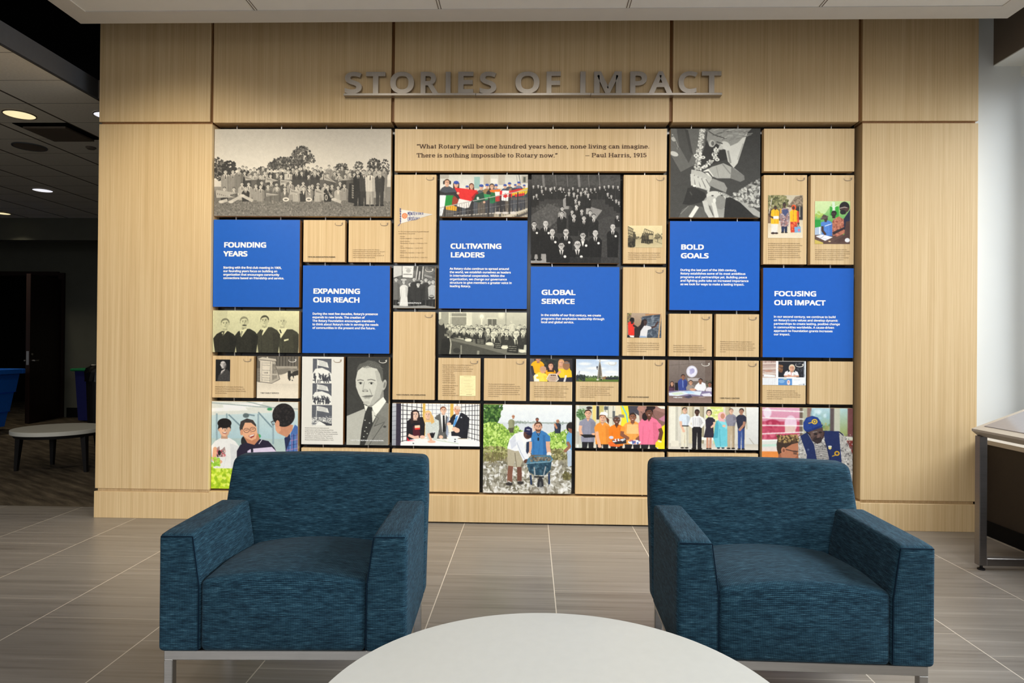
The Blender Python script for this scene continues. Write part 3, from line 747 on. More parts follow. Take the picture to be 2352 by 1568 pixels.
def pic(t, P, rect=None, name='photo_print', frac=None):
    """lay a painted print on the board: rect in photo pixels, or the whole face"""
    if rect is None: x0, z0, x1, z1 = t['rect']
    else:
        (x0, z1), (x1, z0) = onY(rect[0], rect[1]), onY(rect[2], rect[3])
        fx0, fz0, fx1, fz1 = t['rect']; x0 = max(x0, fx0); x1 = min(x1, fx1); z0 = max(z0, fz0); z1 = min(z1, fz1)
        if abs(z1-fz1) < 0.006: z1 = fz1
        if abs(x0-fx0) < 0.006: x0 = fx0
        if abs(x1-fx1) < 0.006: x1 = fx1
    col, al = P.out(); H, W = al.shape
    gx = np.linspace(x0, x1, W)-t.location.x; gz = np.linspace(z1, z0, H)-t.location.z
    v = np.empty((H, W, 3), np.float32); v[:, :, 0] = gx[None, :]; v[:, :, 1] = -0.0010-0.025; v[:, :, 2] = gz[:, None]
    idx = np.arange(H*W).reshape(H, W)
    q = np.stack([idx[:-1, :-1], idx[1:, :-1], idx[1:, 1:], idx[:-1, 1:]], -1).reshape(-1, 4)
    keep = (al[:-1, :-1]+al[1:, :-1]+al[1:, 1:]+al[:-1, 1:]).ravel() > 2.0
    q = q[keep]
    used = np.unique(q); remap = np.full(H*W, -1, np.int64); remap[used] = np.arange(len(used)); q = remap[q]
    me = bpy.data.meshes.new(name)
    me.vertices.add(len(used)); me.vertices.foreach_set('co', v.reshape(-1, 3)[used].ravel())
    me.loops.add(len(q)*4); me.loops.foreach_set('vertex_index', q.astype(np.int32).ravel())
    me.polygons.add(len(q)); me.polygons.foreach_set('loop_start', np.arange(0, len(q)*4, 4, dtype=np.int32))
    at = me.color_attributes.new('ink', 'FLOAT_COLOR', 'POINT')
    rgba = np.ones((len(used), 4), np.float32); rgba[:, :3] = col.reshape(-1, 3)[used]
    at.data.foreach_set('color', rgba.ravel()); me.update(); me.validate()
    return link(name, me, M['print'], t)
def caption(t, *paras, mat='inksmall', cap=2.75, name='caption', bold=0.0):
    ink = Ink()
    for px, py, pitch, ref, width, lines in paras: ink.para(px, py, pitch, cap, ref, width, lines, bold)
    ink.build(name, M[mat], t)
def title(t, px, py, txt, width, mat='inkblack', cap=3.4):
    ink = Ink(); ink.line(px, py, txt, cap, width, 0.028); ink.build('title', M[mat], t)
def blue(c, r, label, hx, b1, b2, w1, ref, lines, bx, bb, pitch, wref, wd):
    t = panel(c, r, 2, 2, label, 'blue', 'blue era panels')
    k = w1/text_geo(lines[ref], 4)[0][:, 0].max()
    for py, s in ((b1, lines[0]), (b2, lines[1])):
        ink = Ink(); ink.line(hx, py, s, 13.4, text_geo(s, 4)[0][:, 0].max()*k, 0.058, res=4)
        ink.build('heading', M['inkwhite'], t)
    caption(t, (bx, bb, pitch, wref, wd, lines[2:]), mat='inkwhite', cap=5.7, name='paragraph', bold=0.045)

# titles and text panels ------------------------------------------------
t = panel(4, 0, 6, 1, 'long wooden panel printed with a two line brown serif quotation', 'wood')
ink = Ink()
slab_line(ink, 957, 1487, 340.8, 9.3, '\u201cWhat Rotary will be one hundred years hence, none living can imagine.')
slab_line(ink, 957, 1279, 361.2, 9.3, 'There is nothing impossible to Rotary now.\u201d')
slab_line(ink, 1343.5, 1485, 360.8, 9.3, '- Paul Harris, 1915')
ink.build('quotation', M['ink'], t)
blue(0, 2, 'blue panel headed FOUNDING YEARS below the wide crowd photograph', 514.1, 567.6, 588, 96.5, 0,
     ['FOUNDING', 'YEARS', 'Starting with the first club meeting in 1905,', 'our founding years focus on building an', 'organization that encourages community', 'connections based on friendship and service.'], 513, 616.5, 8.0, 3, 139)
blue(2, 3, 'blue panel headed EXPANDING OUR REACH', 719, 673.6, 693.6, 107, 0,
     ['EXPANDING', 'OUR REACH', 'During the next few decades, Rotary\u2019s presence', 'expands to new lands. The creation of', 'The Rotary Foundation encourages members', 'to think about Rotary\u2019s role in serving the needs', 'of communities in the present and the future.'], 717.7, 722.4, 8.1, 3, 151)
blue(5, 2, 'blue panel headed CULTIVATING LEADERS', 1034.5, 570.4, 590.4, 116, 0,
     ['CULTIVATING', 'LEADERS', 'As Rotary clubs continue to spread around', 'the world, we establish ourselves as leaders', 'in international cooperation. Within the', 'organization, we change our governance', 'structure to give members a greater voice in', 'leading Rotary.'], 1033, 619, 8.02, 1, 139.8)
blue(7, 3, 'blue panel headed GLOBAL SERVICE', 1243.5, 676.5, 697, 75.5, 1,
     ['GLOBAL', 'SERVICE', 'In the middle of our first century, we create', 'programs that emphasize leadership through', 'local and global service.'], 1242.6, 725.5, 8.1, 1, 144.7)
blue(10, 2, 'blue panel headed BOLD GOALS', 1563.3, 572.4, 592.4, 63.3, 1,
     ['BOLD', 'GOALS', 'During the last part of the 20th century,', 'Rotary establishes some of its most ambitious', 'programs and partnerships yet. Building peace', 'and fighting polio take on increased importance', 'as we look for ways to make a lasting impact.'], 1562.4, 622, 8.15, 3, 156)
blue(12, 3, 'blue panel headed FOCUSING OUR IMPACT', 1777.6, 679.4, 700, 117.5, 1,
     ['FOCUSING', 'OUR IMPACT', 'In our second century, we continue to build', 'on Rotary\u2019s core values and develop dynamic', 'partnerships to create lasting, positive change', 'in communities worldwide. A cause-driven', 'approach to Foundation grants increases', 'our impact.'], 1777, 729.2, 8.1, 2, 151.4)
panel(12, 0, 2, 1, 'blank wooden panel at the top right corner of the display')
panel(13, 5, 1, 1, 'small blank square wooden panel right of the woman at a window panel')
panel(2, 7, 2, 1, 'blank wooden panel behind the top of the left armchair')
panel(4, 7, 2, 1, 'blank wooden panel under the photograph of four people at a model table')
panel(8, 7, 2, 1, 'blank wooden panel under the photograph of five women in bright shirts')
panel(10, 7, 2, 1, 'blank wooden panel behind the top of the right armchair')
t = panel(2, 2, 1, 1, 'small square wooden panel titled 1910 AN ASSOCIATION FORMS'); arrow(t, 'inkgrey'); title(t, 707, 591.2, '1910 AN ASSOCIATION FORMS', 63)
t = panel(3, 2, 1, 1, 'small wooden panel with five caption lines right of the 1910 association panel'); arrow(t, 'inkgrey')
caption(t, (810.6, 574.2, 4.45, 1, 74.3, ['A speech that is given at the 1911 Rotary', 'Convention features the phrase \u201cservice, not self.\u201d', 'That inspires our motto Service Above Self.', 'The convention also adopts an early variation of', 'One Profits Most Who Serves Best.']))
t = panel(4, 4, 1, 2, 'tall wooden panel titled 1933 COUNCIL ON LEGISLATION'); arrow(t, 'inkgrey'); title(t, 910.2, 907.5, '1933 COUNCIL ON LEGISLATION', 67)
t = panel(9, 5, 1, 1, 'small square wooden panel titled 1975 YOUTH EXCHANGE'); arrow(t, 'inkgrey'); title(t, 1440.2, 912.6, '1975 YOUTH EXCHANGE', 50)
t = panel(11, 5, 1, 1, 'small square wooden panel titled 1999 PEACE CENTERS'); arrow(t, 'inkgrey'); title(t, 1653, 915.3, '1999 PEACE CENTERS', 45.5)
t = panel(10, 4, 1, 1, 'small wooden caption panel under the left half of the BOLD GOALS panel'); arrow(t, 'inkgrey')
caption(t, (1546.5, 793.9, 4.7, 2, 75, ['Rotary International begins its fight against', 'polio in 1979 with a multiyear grant project to', 'immunize children in the Philippines. This project', 'sets the stage for Rotary\u2019s PolioPlus program.']))
t = panel(11, 4, 1, 1, 'small wooden caption panel under the right half of the BOLD GOALS panel'); arrow(t, 'inkgrey')
caption(t, (1654, 785.3, 4.6, 1, 78.8, ['PolioPlus is created in 1985 to support Rotary\u2019s', 'commitment from a few years earlier to \u201celiminate', 'polio through immunization.\u201d That commitment', 'remains a top priority and the program coordinates', 'the efforts of Rotary and its partners for decades', 'to come.']))
t = panel(6, 5, 1, 1, 'small wooden caption panel directly above the wheelbarrow photograph'); arrow(t, 'inkgrey')
caption(t, (1121.4, 882.7, 4.6, 2, 74.3, ['The Foundation\u2019s first program supports', 'scholarships for graduate study abroad as a way', 'to advance international understanding. Over the', 'years it is joined by many service and vocational', 'Rotary Foundation fellows and ambassadorial', 'scholars; scholarships are later incorporated into', 'other programs.']))
# ------------------------------------------------------------------ printed photographs, painted in ink colours
ZS = 4.9                                  # drawing units per photo pixel
INKGAIN = 1.0
class Pic:
    def __init__(s, x0, y0, x1, y1, bg=(128, 128, 128), alpha=1.0, dens=1.3, ss=2):
        s.x0, s.y0 = x0, y0; s.W = max(8, int((x1-x0)/ZS*dens))*ss; s.H = max(8, int((y1-y0)/ZS*dens))*ss; s.ss = ss
        s.kx = s.W/(x1-x0); s.ky = s.H/(y1-y0)
        s.a = np.empty((s.H, s.W, 3), np.float32); s.a[:] = bg; s.al = np.full((s.H, s.W), alpha, np.float32)
        s.rng = np.random.RandomState(int(abs(x0*7+y0*13)) % 99991)
    def _win(s, xa, ya, xb, yb):
        i0 = max(0, int((ya-s.y0)*s.ky)-2); i1 = min(s.H, int((yb-s.y0)*s.ky)+3)
        j0 = max(0, int((xa-s.x0)*s.kx)-2); j1 = min(s.W, int((xb-s.x0)*s.kx)+3)
        if i1 <= i0 or j1 <= j0: return None
        Y, X = np.mgrid[i0:i1, j0:j1]
        return slice(i0, i1), slice(j0, j1), (X+.5)/s.kx+s.x0, (Y+.5)/s.ky+s.y0
    def _put(s, si, sj, m, c, op=1.0):
        m = (m*op).astype(np.float32)
        s.a[si, sj] += (np.array(c, np.float32)-s.a[si, sj])*m[..., None]
        s.al[si, sj] = np.maximum(s.al[si, sj], m)
    def ell(s, cx, cy, rx, ry, c, rot=0, op=1.0, soft=0.0):
        R = max(rx, ry); w_ = s._win(cx-R, cy-R, cx+R, cy+R)
        if w_ is None: return
        si, sj, X, Y = w_; r = math.radians(rot); dx, dy = X-cx, Y-cy
        u = (dx*math.cos(r)+dy*math.sin(r))/rx; v = (-dx*math.sin(r)+dy*math.cos(r))/ry; d = u*u+v*v
        m = (d < 1).astype(np.float32) if soft == 0 else np.clip((1-d)/soft, 0, 1)
        s._put(si, sj, m, c, op)
    def poly(s, pts, c, op=1.0):
        xs = [p[0] for p in pts]; ys = [p[1] for p in pts]; w_ = s._win(min(xs), min(ys), max(xs), max(ys))
        if w_ is None: return
        si, sj, X, Y = w_; m = np.zeros(X.shape, bool); n = len(pts)
        for i in range(n):
            (xa, ya), (xb, yb) = pts[i], pts[(i+1) % n]
            if ya == yb: continue
            m ^= ((ya > Y) != (yb > Y)) & (X < (xb-xa)*(Y-ya)/(yb-ya)+xa)
        s._put(si, sj, m, c, op)
    def rect(s, x0, y0, x1, y1, c, op=1.0): s.poly([(x0, y0), (x1, y0), (x1, y1), (x0, y1)], c, op)
    def line(s, pts, w_, c, op=1.0):
        for (xa, ya), (xb, yb) in zip(pts, pts[1:]):
            dx, dy = xb-xa, yb-ya; L = math.hypot(dx, dy) or 1; nx, ny = -dy/L*w_/2, dx/L*w_/2
            s.poly([(xa+nx, ya+ny), (xb+nx, yb+ny), (xb-nx, yb-ny), (xa-nx, ya-ny)], c, op)
        if w_ > 6:
            for (xa, ya) in pts[1:-1]: s.ell(xa, ya, w_/2, w_/2, c, 0, op)
    def grad(s, x0, y0, x1, y1, c0, c1, horiz=False):
        w_ = s._win(x0, y0, x1, y1)
        if w_ is None: return
        si, sj, X, Y = w_; t = np.clip((X-x0)/(x1-x0) if horiz else (Y-y0)/(y1-y0), 0, 1)[..., None]
        m = ((X >= x0) & (X <= x1) & (Y >= y0) & (Y <= y1)).astype(np.float32)
        s._put(si, sj, m, np.array(c0)*(1-t)+np.array(c1)*t)
    def _put_arr(s): pass
    def specks(s, x0, y0, x1, y1, n, r0, r1, cols, op=1.0, asp=1.0, shape=None):
        for _ in range(n):
            x = s.rng.uniform(x0, x1); y = s.rng.uniform(y0, y1)
            if shape and not shape(x, y): continue
            r = s.rng.uniform(r0, r1); s.ell(x, y, r*asp, r, cols[s.rng.randint(len(cols))], s.rng.uniform(0, 180), op)
    def noise(s, x0, y0, x1, y1, amp, cell=8.0):
        w_ = s._win(x0, y0, x1, y1)
        if w_ is None: return
        si, sj, X, Y = w_; h = max(2, int((y1-y0)/cell)+2); v = max(2, int((x1-x0)/cell)+2); g = s.rng.uniform(-1, 1, (h+1, v+1))
        fy = np.clip((Y-y0)/(y1-y0), 0, .999)*(h-1); fx = np.clip((X-x0)/(x1-x0), 0, .999)*(v-1); iy = fy.astype(int); ix = fx.astype(int); fy -= iy; fx -= ix
        q = (g[iy, ix]*(1-fx)+g[iy, ix+1]*fx)*(1-fy)+(g[iy+1, ix]*(1-fx)+g[iy+1, ix+1]*fx)*fy
        m = ((X >= x0) & (X <= x1) & (Y >= y0) & (Y <= y1))
        s.a[si, sj] += (amp*q*m)[..., None]
    def blur(s, k=2, box_=None):
        si, sj = (slice(0, s.H), slice(0, s.W)) if box_ is None else s._win(*box_)[:2]
        for ax in (0, 1):
            a = s.a[si, sj]; p = np.concatenate([np.repeat(np.take(a, [0], ax), k, ax), a, np.repeat(np.take(a, [-1], ax), k, ax)], ax)
            c = np.cumsum(np.concatenate([np.zeros_like(np.take(p, [0], ax)), p], ax), ax, dtype=np.float64); n = a.shape[ax]
            s.a[si, sj] = (np.take(c, range(2*k+1, 2*k+1+n), ax)-np.take(c, range(0, n), ax))/(2*k+1)
    def mono(s, tint=(1.0, 1.0, 1.0)):
        g = s.a@np.array([.3, .59, .11], np.float32); s.a = g[..., None]*np.array(tint, np.float32)
    def out(s):
        h, w_ = s.H//s.ss, s.W//s.ss
        if s.al.min() > 0.5: s.blur(1); s.noise(s.x0, s.y0, s.x0+s.W/s.kx, s.y0+s.H/s.ky, 5, 5.0); s.noise(s.x0, s.y0, s.x0+s.W/s.kx, s.y0+s.H/s.ky, 3, 26.0); s.a = (s.a-120)*1.10+120
        a = np.clip(s.a[:h*s.ss, :w_*s.ss], 0, 255).reshape(h, s.ss, w_, s.ss, 3).mean((1, 3))/255.0
        al = s.al[:h*s.ss, :w_*s.ss].reshape(h, s.ss, w_, s.ss).mean((1, 3))
        lin = np.where(a <= 0.04045, a/12.92, ((a+0.055)/1.055)**2.4)
        return np.clip(lin*INKGAIN, 0.0, 0.9).astype(np.float32), al
    # people in prints -------------------------------------------------
    def head(s, cx, cy, r, skin, hair, style='short', turn=0.0, beard=None, glasses=False, smile=True, grey=False):
        dk = tuple(c*0.62 for c in skin); md = tuple(c*0.84 for c in skin)
        if style == 'long':
            s.ell(cx, cy-.05*r, .98*r, 1.12*r, hair); s.poly([(cx-.98*r, cy), (cx+.98*r, cy), (cx+1.05*r, cy+1.9*r), (cx-1.05*r, cy+1.9*r)], hair)
        elif style == 'bob': s.ell(cx, cy-.05*r, 1.0*r, 1.15*r, hair)
        elif style != 'bald': s.ell(cx-turn*.12*r, cy-.28*r, .86*r, .82*r, hair)
        s.poly([(cx-.38*r, cy+.5*r), (cx+.38*r, cy+.5*r), (cx+.48*r, cy+1.35*r), (cx-.48*r, cy+1.35*r)], md)
        for e in (-1, 1):
            if style not in ('long', 'bob'): s.ell(cx+e*.76*r, cy+.08*r, .14*r, .24*r, md)
        s.ell(cx+turn*.10*r, cy+.08*r, .73*r, .95*r, skin)
        if style == 'bald': s.ell(cx, cy-.35*r, .74*r, .62*r, skin)
        s.ell(cx+turn*.1*r+.34*r, cy+.2*r, .36*r, .75*r, md, 0, .5)
        if style in ('short', 'long', 'bob'):
            s.poly([(cx-.74*r, cy-.16*r), (cx-.60*r, cy-.50*r), (cx-.25*r, cy-.66*r), (cx+.25*r, cy-.72*r), (cx+.60*r, cy-.50*r), (cx+.75*r, cy-.14*r), (cx+.72*r, cy-.62*r), (cx+.35*r, cy-.98*r), (cx, cy-1.05*r), (cx-.40*r, cy-.96*r), (cx-.72*r, cy-.62*r)], hair)
        if beard is not None:
            s.ell(cx+turn*.1*r, cy+.62*r, .62*r, .44*r, beard); s.ell(cx+turn*.1*r, cy+.42*r, .50*r, .22*r, skin)
        t_ = turn*.26*r
        for e in (-1, 1):
            s.ell(cx+t_+e*.29*r, cy-.04*r, .13*r, .08*r, dk if r < 22 else (235, 230, 225)); s.ell(cx+t_+e*.29*r, cy-.04*r, .07*r, .075*r, (30, 24, 22))
            s.line([(cx+t_+e*.29*r-.17*r, cy-.22*r), (cx+t_+e*.29*r+.17*r, cy-.24*r)], .07*r, tuple(c*.5 for c in hair) if hair else dk)
        s.line([(cx+t_, cy), (cx+t_+.10*r, cy+.26*r), (cx+t_-.02*r, cy+.28*r)], .06*r, dk)
        if smile:
            s.ell(cx+t_*.8, cy+.50*r, .29*r, .15*r, (150, 70, 66) if not grey else dk); s.ell(cx+t_*.8, cy+.47*r, .24*r, .08*r, (240, 236, 228)); s.rect(cx+t_*.8-.30*r, cy+.33*r, cx+t_*.8+.30*r, cy+.43*r, skin)
        else: s.line([(cx+t_*.8-.2*r, cy+.52*r), (cx+t_*.8+.2*r, cy+.51*r)], .07*r, dk)
        if glasses:
            for e in (-1, 1):
                for a in range(0, 360, 30):
                    b = a+30; q = lambda d: (cx+t_+e*.30*r+.24*r*math.cos(math.radians(d)), cy-.02*r+.19*r*math.sin(math.radians(d)))
                    s.line([q(a), q(b)], .06*r, (30, 26, 26))
            s.line([(cx+t_-.08*r, cy-.06*r), (cx+t_+.08*r, cy-.06*r)], .05*r, (30, 26, 26))
    def body(s, cx, y0, y1, w_, c, sh=None, waist=None, neck=(0, 0)):
        """torso from the shoulders y0 to y1, shoulder width w_"""
        h = w_/2; wa = (waist or w_*.82)/2; sh = sh or tuple(k*.72 for k in c)
        s.poly([(cx-h*.28, y0-.10*w_), (cx+h*.28, y0-.10*w_), (cx+h*.72, y0+.02*w_), (cx+h, y0+.20*w_), (cx+h*.96, y0+(y1-y0)*.45), (cx+wa, y1), (cx-wa, y1), (cx-h*.96, y0+(y1-y0)*.45), (cx-h, y0+.20*w_), (cx-h*.72, y0+.02*w_)], c)
        s.poly([(cx+h*.35, y0+.1*w_), (cx+h, y0+.20*w_), (cx+h*.96, y0+(y1-y0)*.45), (cx+wa, y1), (cx+wa*.55, y1)], sh, .45)
        s.line([(cx-h*.55, y0+.34*w_), (cx-wa*.7, y1)], max(2, .03*w_), sh, .6); s.line([(cx+h*.1, y0+.5*w_), (cx-.05*w_, y1)], max(2, .025*w_), sh, .4)
    def suit(s, cx, y0, y1, w_, c, shirt=(232, 230, 224), tie=(40, 38, 36), bow=False):
        s.body(cx, y0, y1, w_, c, None, w_*.86)
        k = w_*.16
        s.poly([(cx-k, y0-.08*w_), (cx+k, y0-.08*w_), (cx, y0+.48*w_)], shirt)
        if bow: s.poly([(cx-k*.6, y0), (cx+k*.6, y0+k*.4), (cx+k*.6, y0), (cx-k*.6, y0+k*.4)], tie)
        elif tie: s.poly([(cx-k*.26, y0-.02*w_), (cx+k*.26, y0-.02*w_), (cx+k*.34, y0+.36*w_), (cx, y0+.46*w_), (cx-k*.34, y0+.36*w_)], tie)
        lp = tuple(min(255, v*1.35+8) for v in c)
        s.line([(cx-k*1.05, y0-.06*w_), (cx-.01*w_, y0+.5*w_)], .022*w_, lp); s.line([(cx+k*1.05, y0-.06*w_), (cx+.01*w_, y0+.5*w_)], .022*w_, lp)
    def legs(s, cx, y0, y1, w_, c, shoe=(40, 34, 30), gap=.08):
        s.poly([(cx-w_/2, y0), (cx+w_/2, y0), (cx+w_*.46, y1), (cx+w_*gap, y1), (cx+w_*.02, y0+(y1-y0)*.2), (cx-w_*gap, y1), (cx-w_*.46, y1)], c)
        s.poly([(cx+w_*.2, y0), (cx+w_/2, y0), (cx+w_*.46, y1), (cx+w_*.3, y1)], tuple(k*.75 for k in c), .6)
        for e in (-1, 1): s.ell(cx+e*w_*.3, y1, w_*.26, w_*.10, shoe)
    def arm(s, pts, w_, c, skin=None, sleeve=0.0, hand=None):
        n = len(pts)
        s.line(pts, w_, skin or c)
        for p in pts: s.ell(p[0], p[1], w_*.5, w_*.5, skin or c)
        if skin is not None and sleeve > 0:
            a, b = pts[0], pts[1]; q = (a[0]+(b[0]-a[0])*sleeve, a[1]+(b[1]-a[1])*sleeve); s.line([a, q], w_*1.25, c); s.ell(a[0], a[1], w_*.62, w_*.62, c)
        if hand is not None: s.ell(pts[-1][0], pts[-1][1], w_*.62, w_*.55, hand)

def tree(p, cx, cy, rx, ry, n, cols, r0=5, r1=11, trunk=None):
    if trunk: p.line([(cx, cy), (cx+trunk[0], cy+trunk[1])], trunk[2], trunk[3])
    for _ in range(n):
        a = p.rng.uniform(0, 2*math.pi); q = math.sqrt(p.rng.uniform(0, 1)); r = p.rng.uniform(r0, r1)
        p.ell(cx+rx*q*math.cos(a), cy+ry*q*math.sin(a), r*1.3, r*.8, cols[p.rng.randint(len(cols))], p.rng.uniform(0, 180))

# -- the wide crowd photograph
def art_crowd():
    p = Pic(155, 130, 2160, 1112, (206, 199, 186))
    p.grad(155, 130, 2160, 700, (198, 190, 178), (220, 214, 202)); R = p.rng
    g = [(70, 64, 56), (96, 88, 78), (120, 112, 100), (54, 50, 44)]
    tree(p, 1150, 430, 110, 105, 230, g, 7, 13, (20, 240, 10, (70, 62, 54))); tree(p, 1250, 470, 55, 50, 40, g, 6, 10); tree(p, 930, 520, 120, 75, 170, g, 8, 14); tree(p, 1050, 520, 110, 80, 120, g, 8, 13)
    tree(p, 820, 550, 60, 45, 60, g, 7, 11); tree(p, 230, 600, 90, 110, 170, g, 9, 15); tree(p, 330, 570, 80, 80, 130, [(54, 50, 44), (70, 64, 56)], 9, 14); tree(p, 200, 480, 50, 30, 25, g, 6, 9)
    tree(p, 1600, 570, 80, 50, 90, g, 7, 12); tree(p, 1800, 540, 45, 50, 45, g, 7, 10); tree(p, 1970, 540, 75, 80, 130, g, 7, 12); tree(p, 2090, 570, 50, 100, 70, g, 6, 11); tree(p, 700, 590, 60, 30, 50, g, 7, 11)
    p.grad(155, 880, 2160, 1112, (112, 106, 96), (124, 118, 108)); p.grad(155, 780, 260, 890, (150, 142, 130), (110, 104, 95)); p.rect(2060, 780, 2160, 940, (136, 129, 118))
    p.specks(155, 935, 2160, 1112, 1500, 3, 7, [(86, 80, 72), (140, 133, 121), (104, 98, 89), (160, 152, 139)], .55, 1.8)
    skin = (206, 196, 182); coats = [(60, 55, 50), (84, 78, 71), (150, 143, 132), (112, 105, 96), (48, 44, 40), (172, 165, 154)]
    def man(x, y, r, c, b, hat=False, bow=False):
        p.suit(x, y+1.55*r, b, 4.3*r, c, (214, 208, 197), (58, 54, 50), bow)
        p.head(x, y, r, skin, (64, 58, 52), 'short', R.uniform(-.6, .6), None, False, False, True)
        if hat: p.ell(x, y-.75*r, 1.3*r, .28*r, (214, 206, 194)); p.ell(x, y-1.0*r, .8*r, .38*r, (206, 198, 186))
    for x in range(480, 2080, 47): man(x+R.uniform(-10, 10), 590+R.uniform(-28, 22)-26*math.exp(-((x-1200)/300.)**2), 17, coats[R.randint(6)], 900, R.uniform() < .08)
    for x in range(500, 1780, 60): man(x+R.uniform(-14, 14), 640+R.uniform(-18, 22), 19, coats[R.randint(6)], 900)
    for x, y, r, c in ((285, 615, 24, (150, 143, 131)), (370, 612, 22, (142, 135, 124)), (440, 590, 23, (128, 121, 110)), (1095, 600, 25, (56, 52, 47)), (1300, 610, 24, (60, 56, 51)), (1000, 610, 21, (190, 182, 170))): man(x, y, r, c, 850)
    p.rect(500, 700, 1750, 920, (74, 68, 61), .75)
    for x in range(480, 1660, 78):
        man(x+R.uniform(-16, 16), 745+R.uniform(-20, 25), 20, coats[R.randint(6)], 930)
    for x in (280, 385, 520, 690, 775, 870, 965, 1090, 1180, 1240, 1340, 1450, 1570): man(x+R.uniform(-6, 6), 800+R.uniform(-25, 10), 21, coats[R.randint(6)], 945, False, x > 900)
    pen = (176, 168, 155); dk = (60, 55, 50)
    for pts in ([(170, 850), (185, 815), (430, 850), (200, 900)], [(170, 830), (400, 900), (180, 905)], [(500, 650), (630, 700), (510, 710)], [(740, 665), (890, 712), (735, 735)], [(1020, 800), (1160, 850), (1010, 870)], [(1400, 640), (1550, 735), (1400, 700)], [(1300, 800), (1430, 855), (1300, 885)], [(1430, 800), (1510, 890), (1480, 905)], [(1560, 680), (1690, 700), (1560, 720)], [(1200, 780), (1260, 870), (1230, 875)], [(745, 850), (900, 868), (750, 890)], [(905, 700), (1030, 712), (905, 770)]):
        p.poly(pts, pen); p.line([pts[0], pts[-1]], 5, dk); 
        (xa, ya), (xb, yb) = pts[0], pts[1]
        for k in range(6): p.line([(xa+(xb-xa)*(.1+.1*k)+4, ya+(yb-ya)*(.1+.1*k)+14), (xa+(xb-xa)*(.1+.1*k)+8, ya+(yb-ya)*(.1+.1*k)+34-3*k)], 6, dk, .8)
    p.poly([(1690, 740), (1760, 740), (1760, 965), (1680, 950)], (44, 40, 36))
    for x, c, l in ((1790, (40, 37, 34), (44, 40, 37)), (1860, (70, 65, 59), (60, 55, 50)), (1925, (208, 200, 188), (176, 168, 156)), (2035, (62, 57, 52), (66, 61, 55))):
        p.legs(x, 800, 985, 90, l); p.suit(x, 660, 830, 112, c); p.head(x-6, 612, 23, skin, (70, 64, 58), 'short', -.5, None, False, False, True)
    for i, ch in enumerate('TACOMA'):
        p.line([(1720, 760+i*26), (1742, 768+i*26)], 6, (196, 188, 175)); p.line([(1720, 772+i*26), (1740, 776+i*26)], 5, (196, 188, 175))
    for x in (975, 1235): p.ell(x, 922, 36, 24, (216, 208, 196)); p.ell(x, 922, 20, 9, (110, 102, 92))
    p.ell(1432, 900, 16, 32, (190, 182, 170)); p.ell(1432, 900, 8, 22, (70, 64, 58))
    for x0, y0, x1, y1 in ((240, 950, 310, 930), (350, 950, 480, 880), (480, 880, 600, 940), (1520, 920, 1600, 950)): p.line([(x0, y0), (x1, y1)], 34, (186, 178, 165)); p.ell(x0, y0, 30, 16, (200, 192, 180))
    p.mono((1.0, .965, .905)); return p
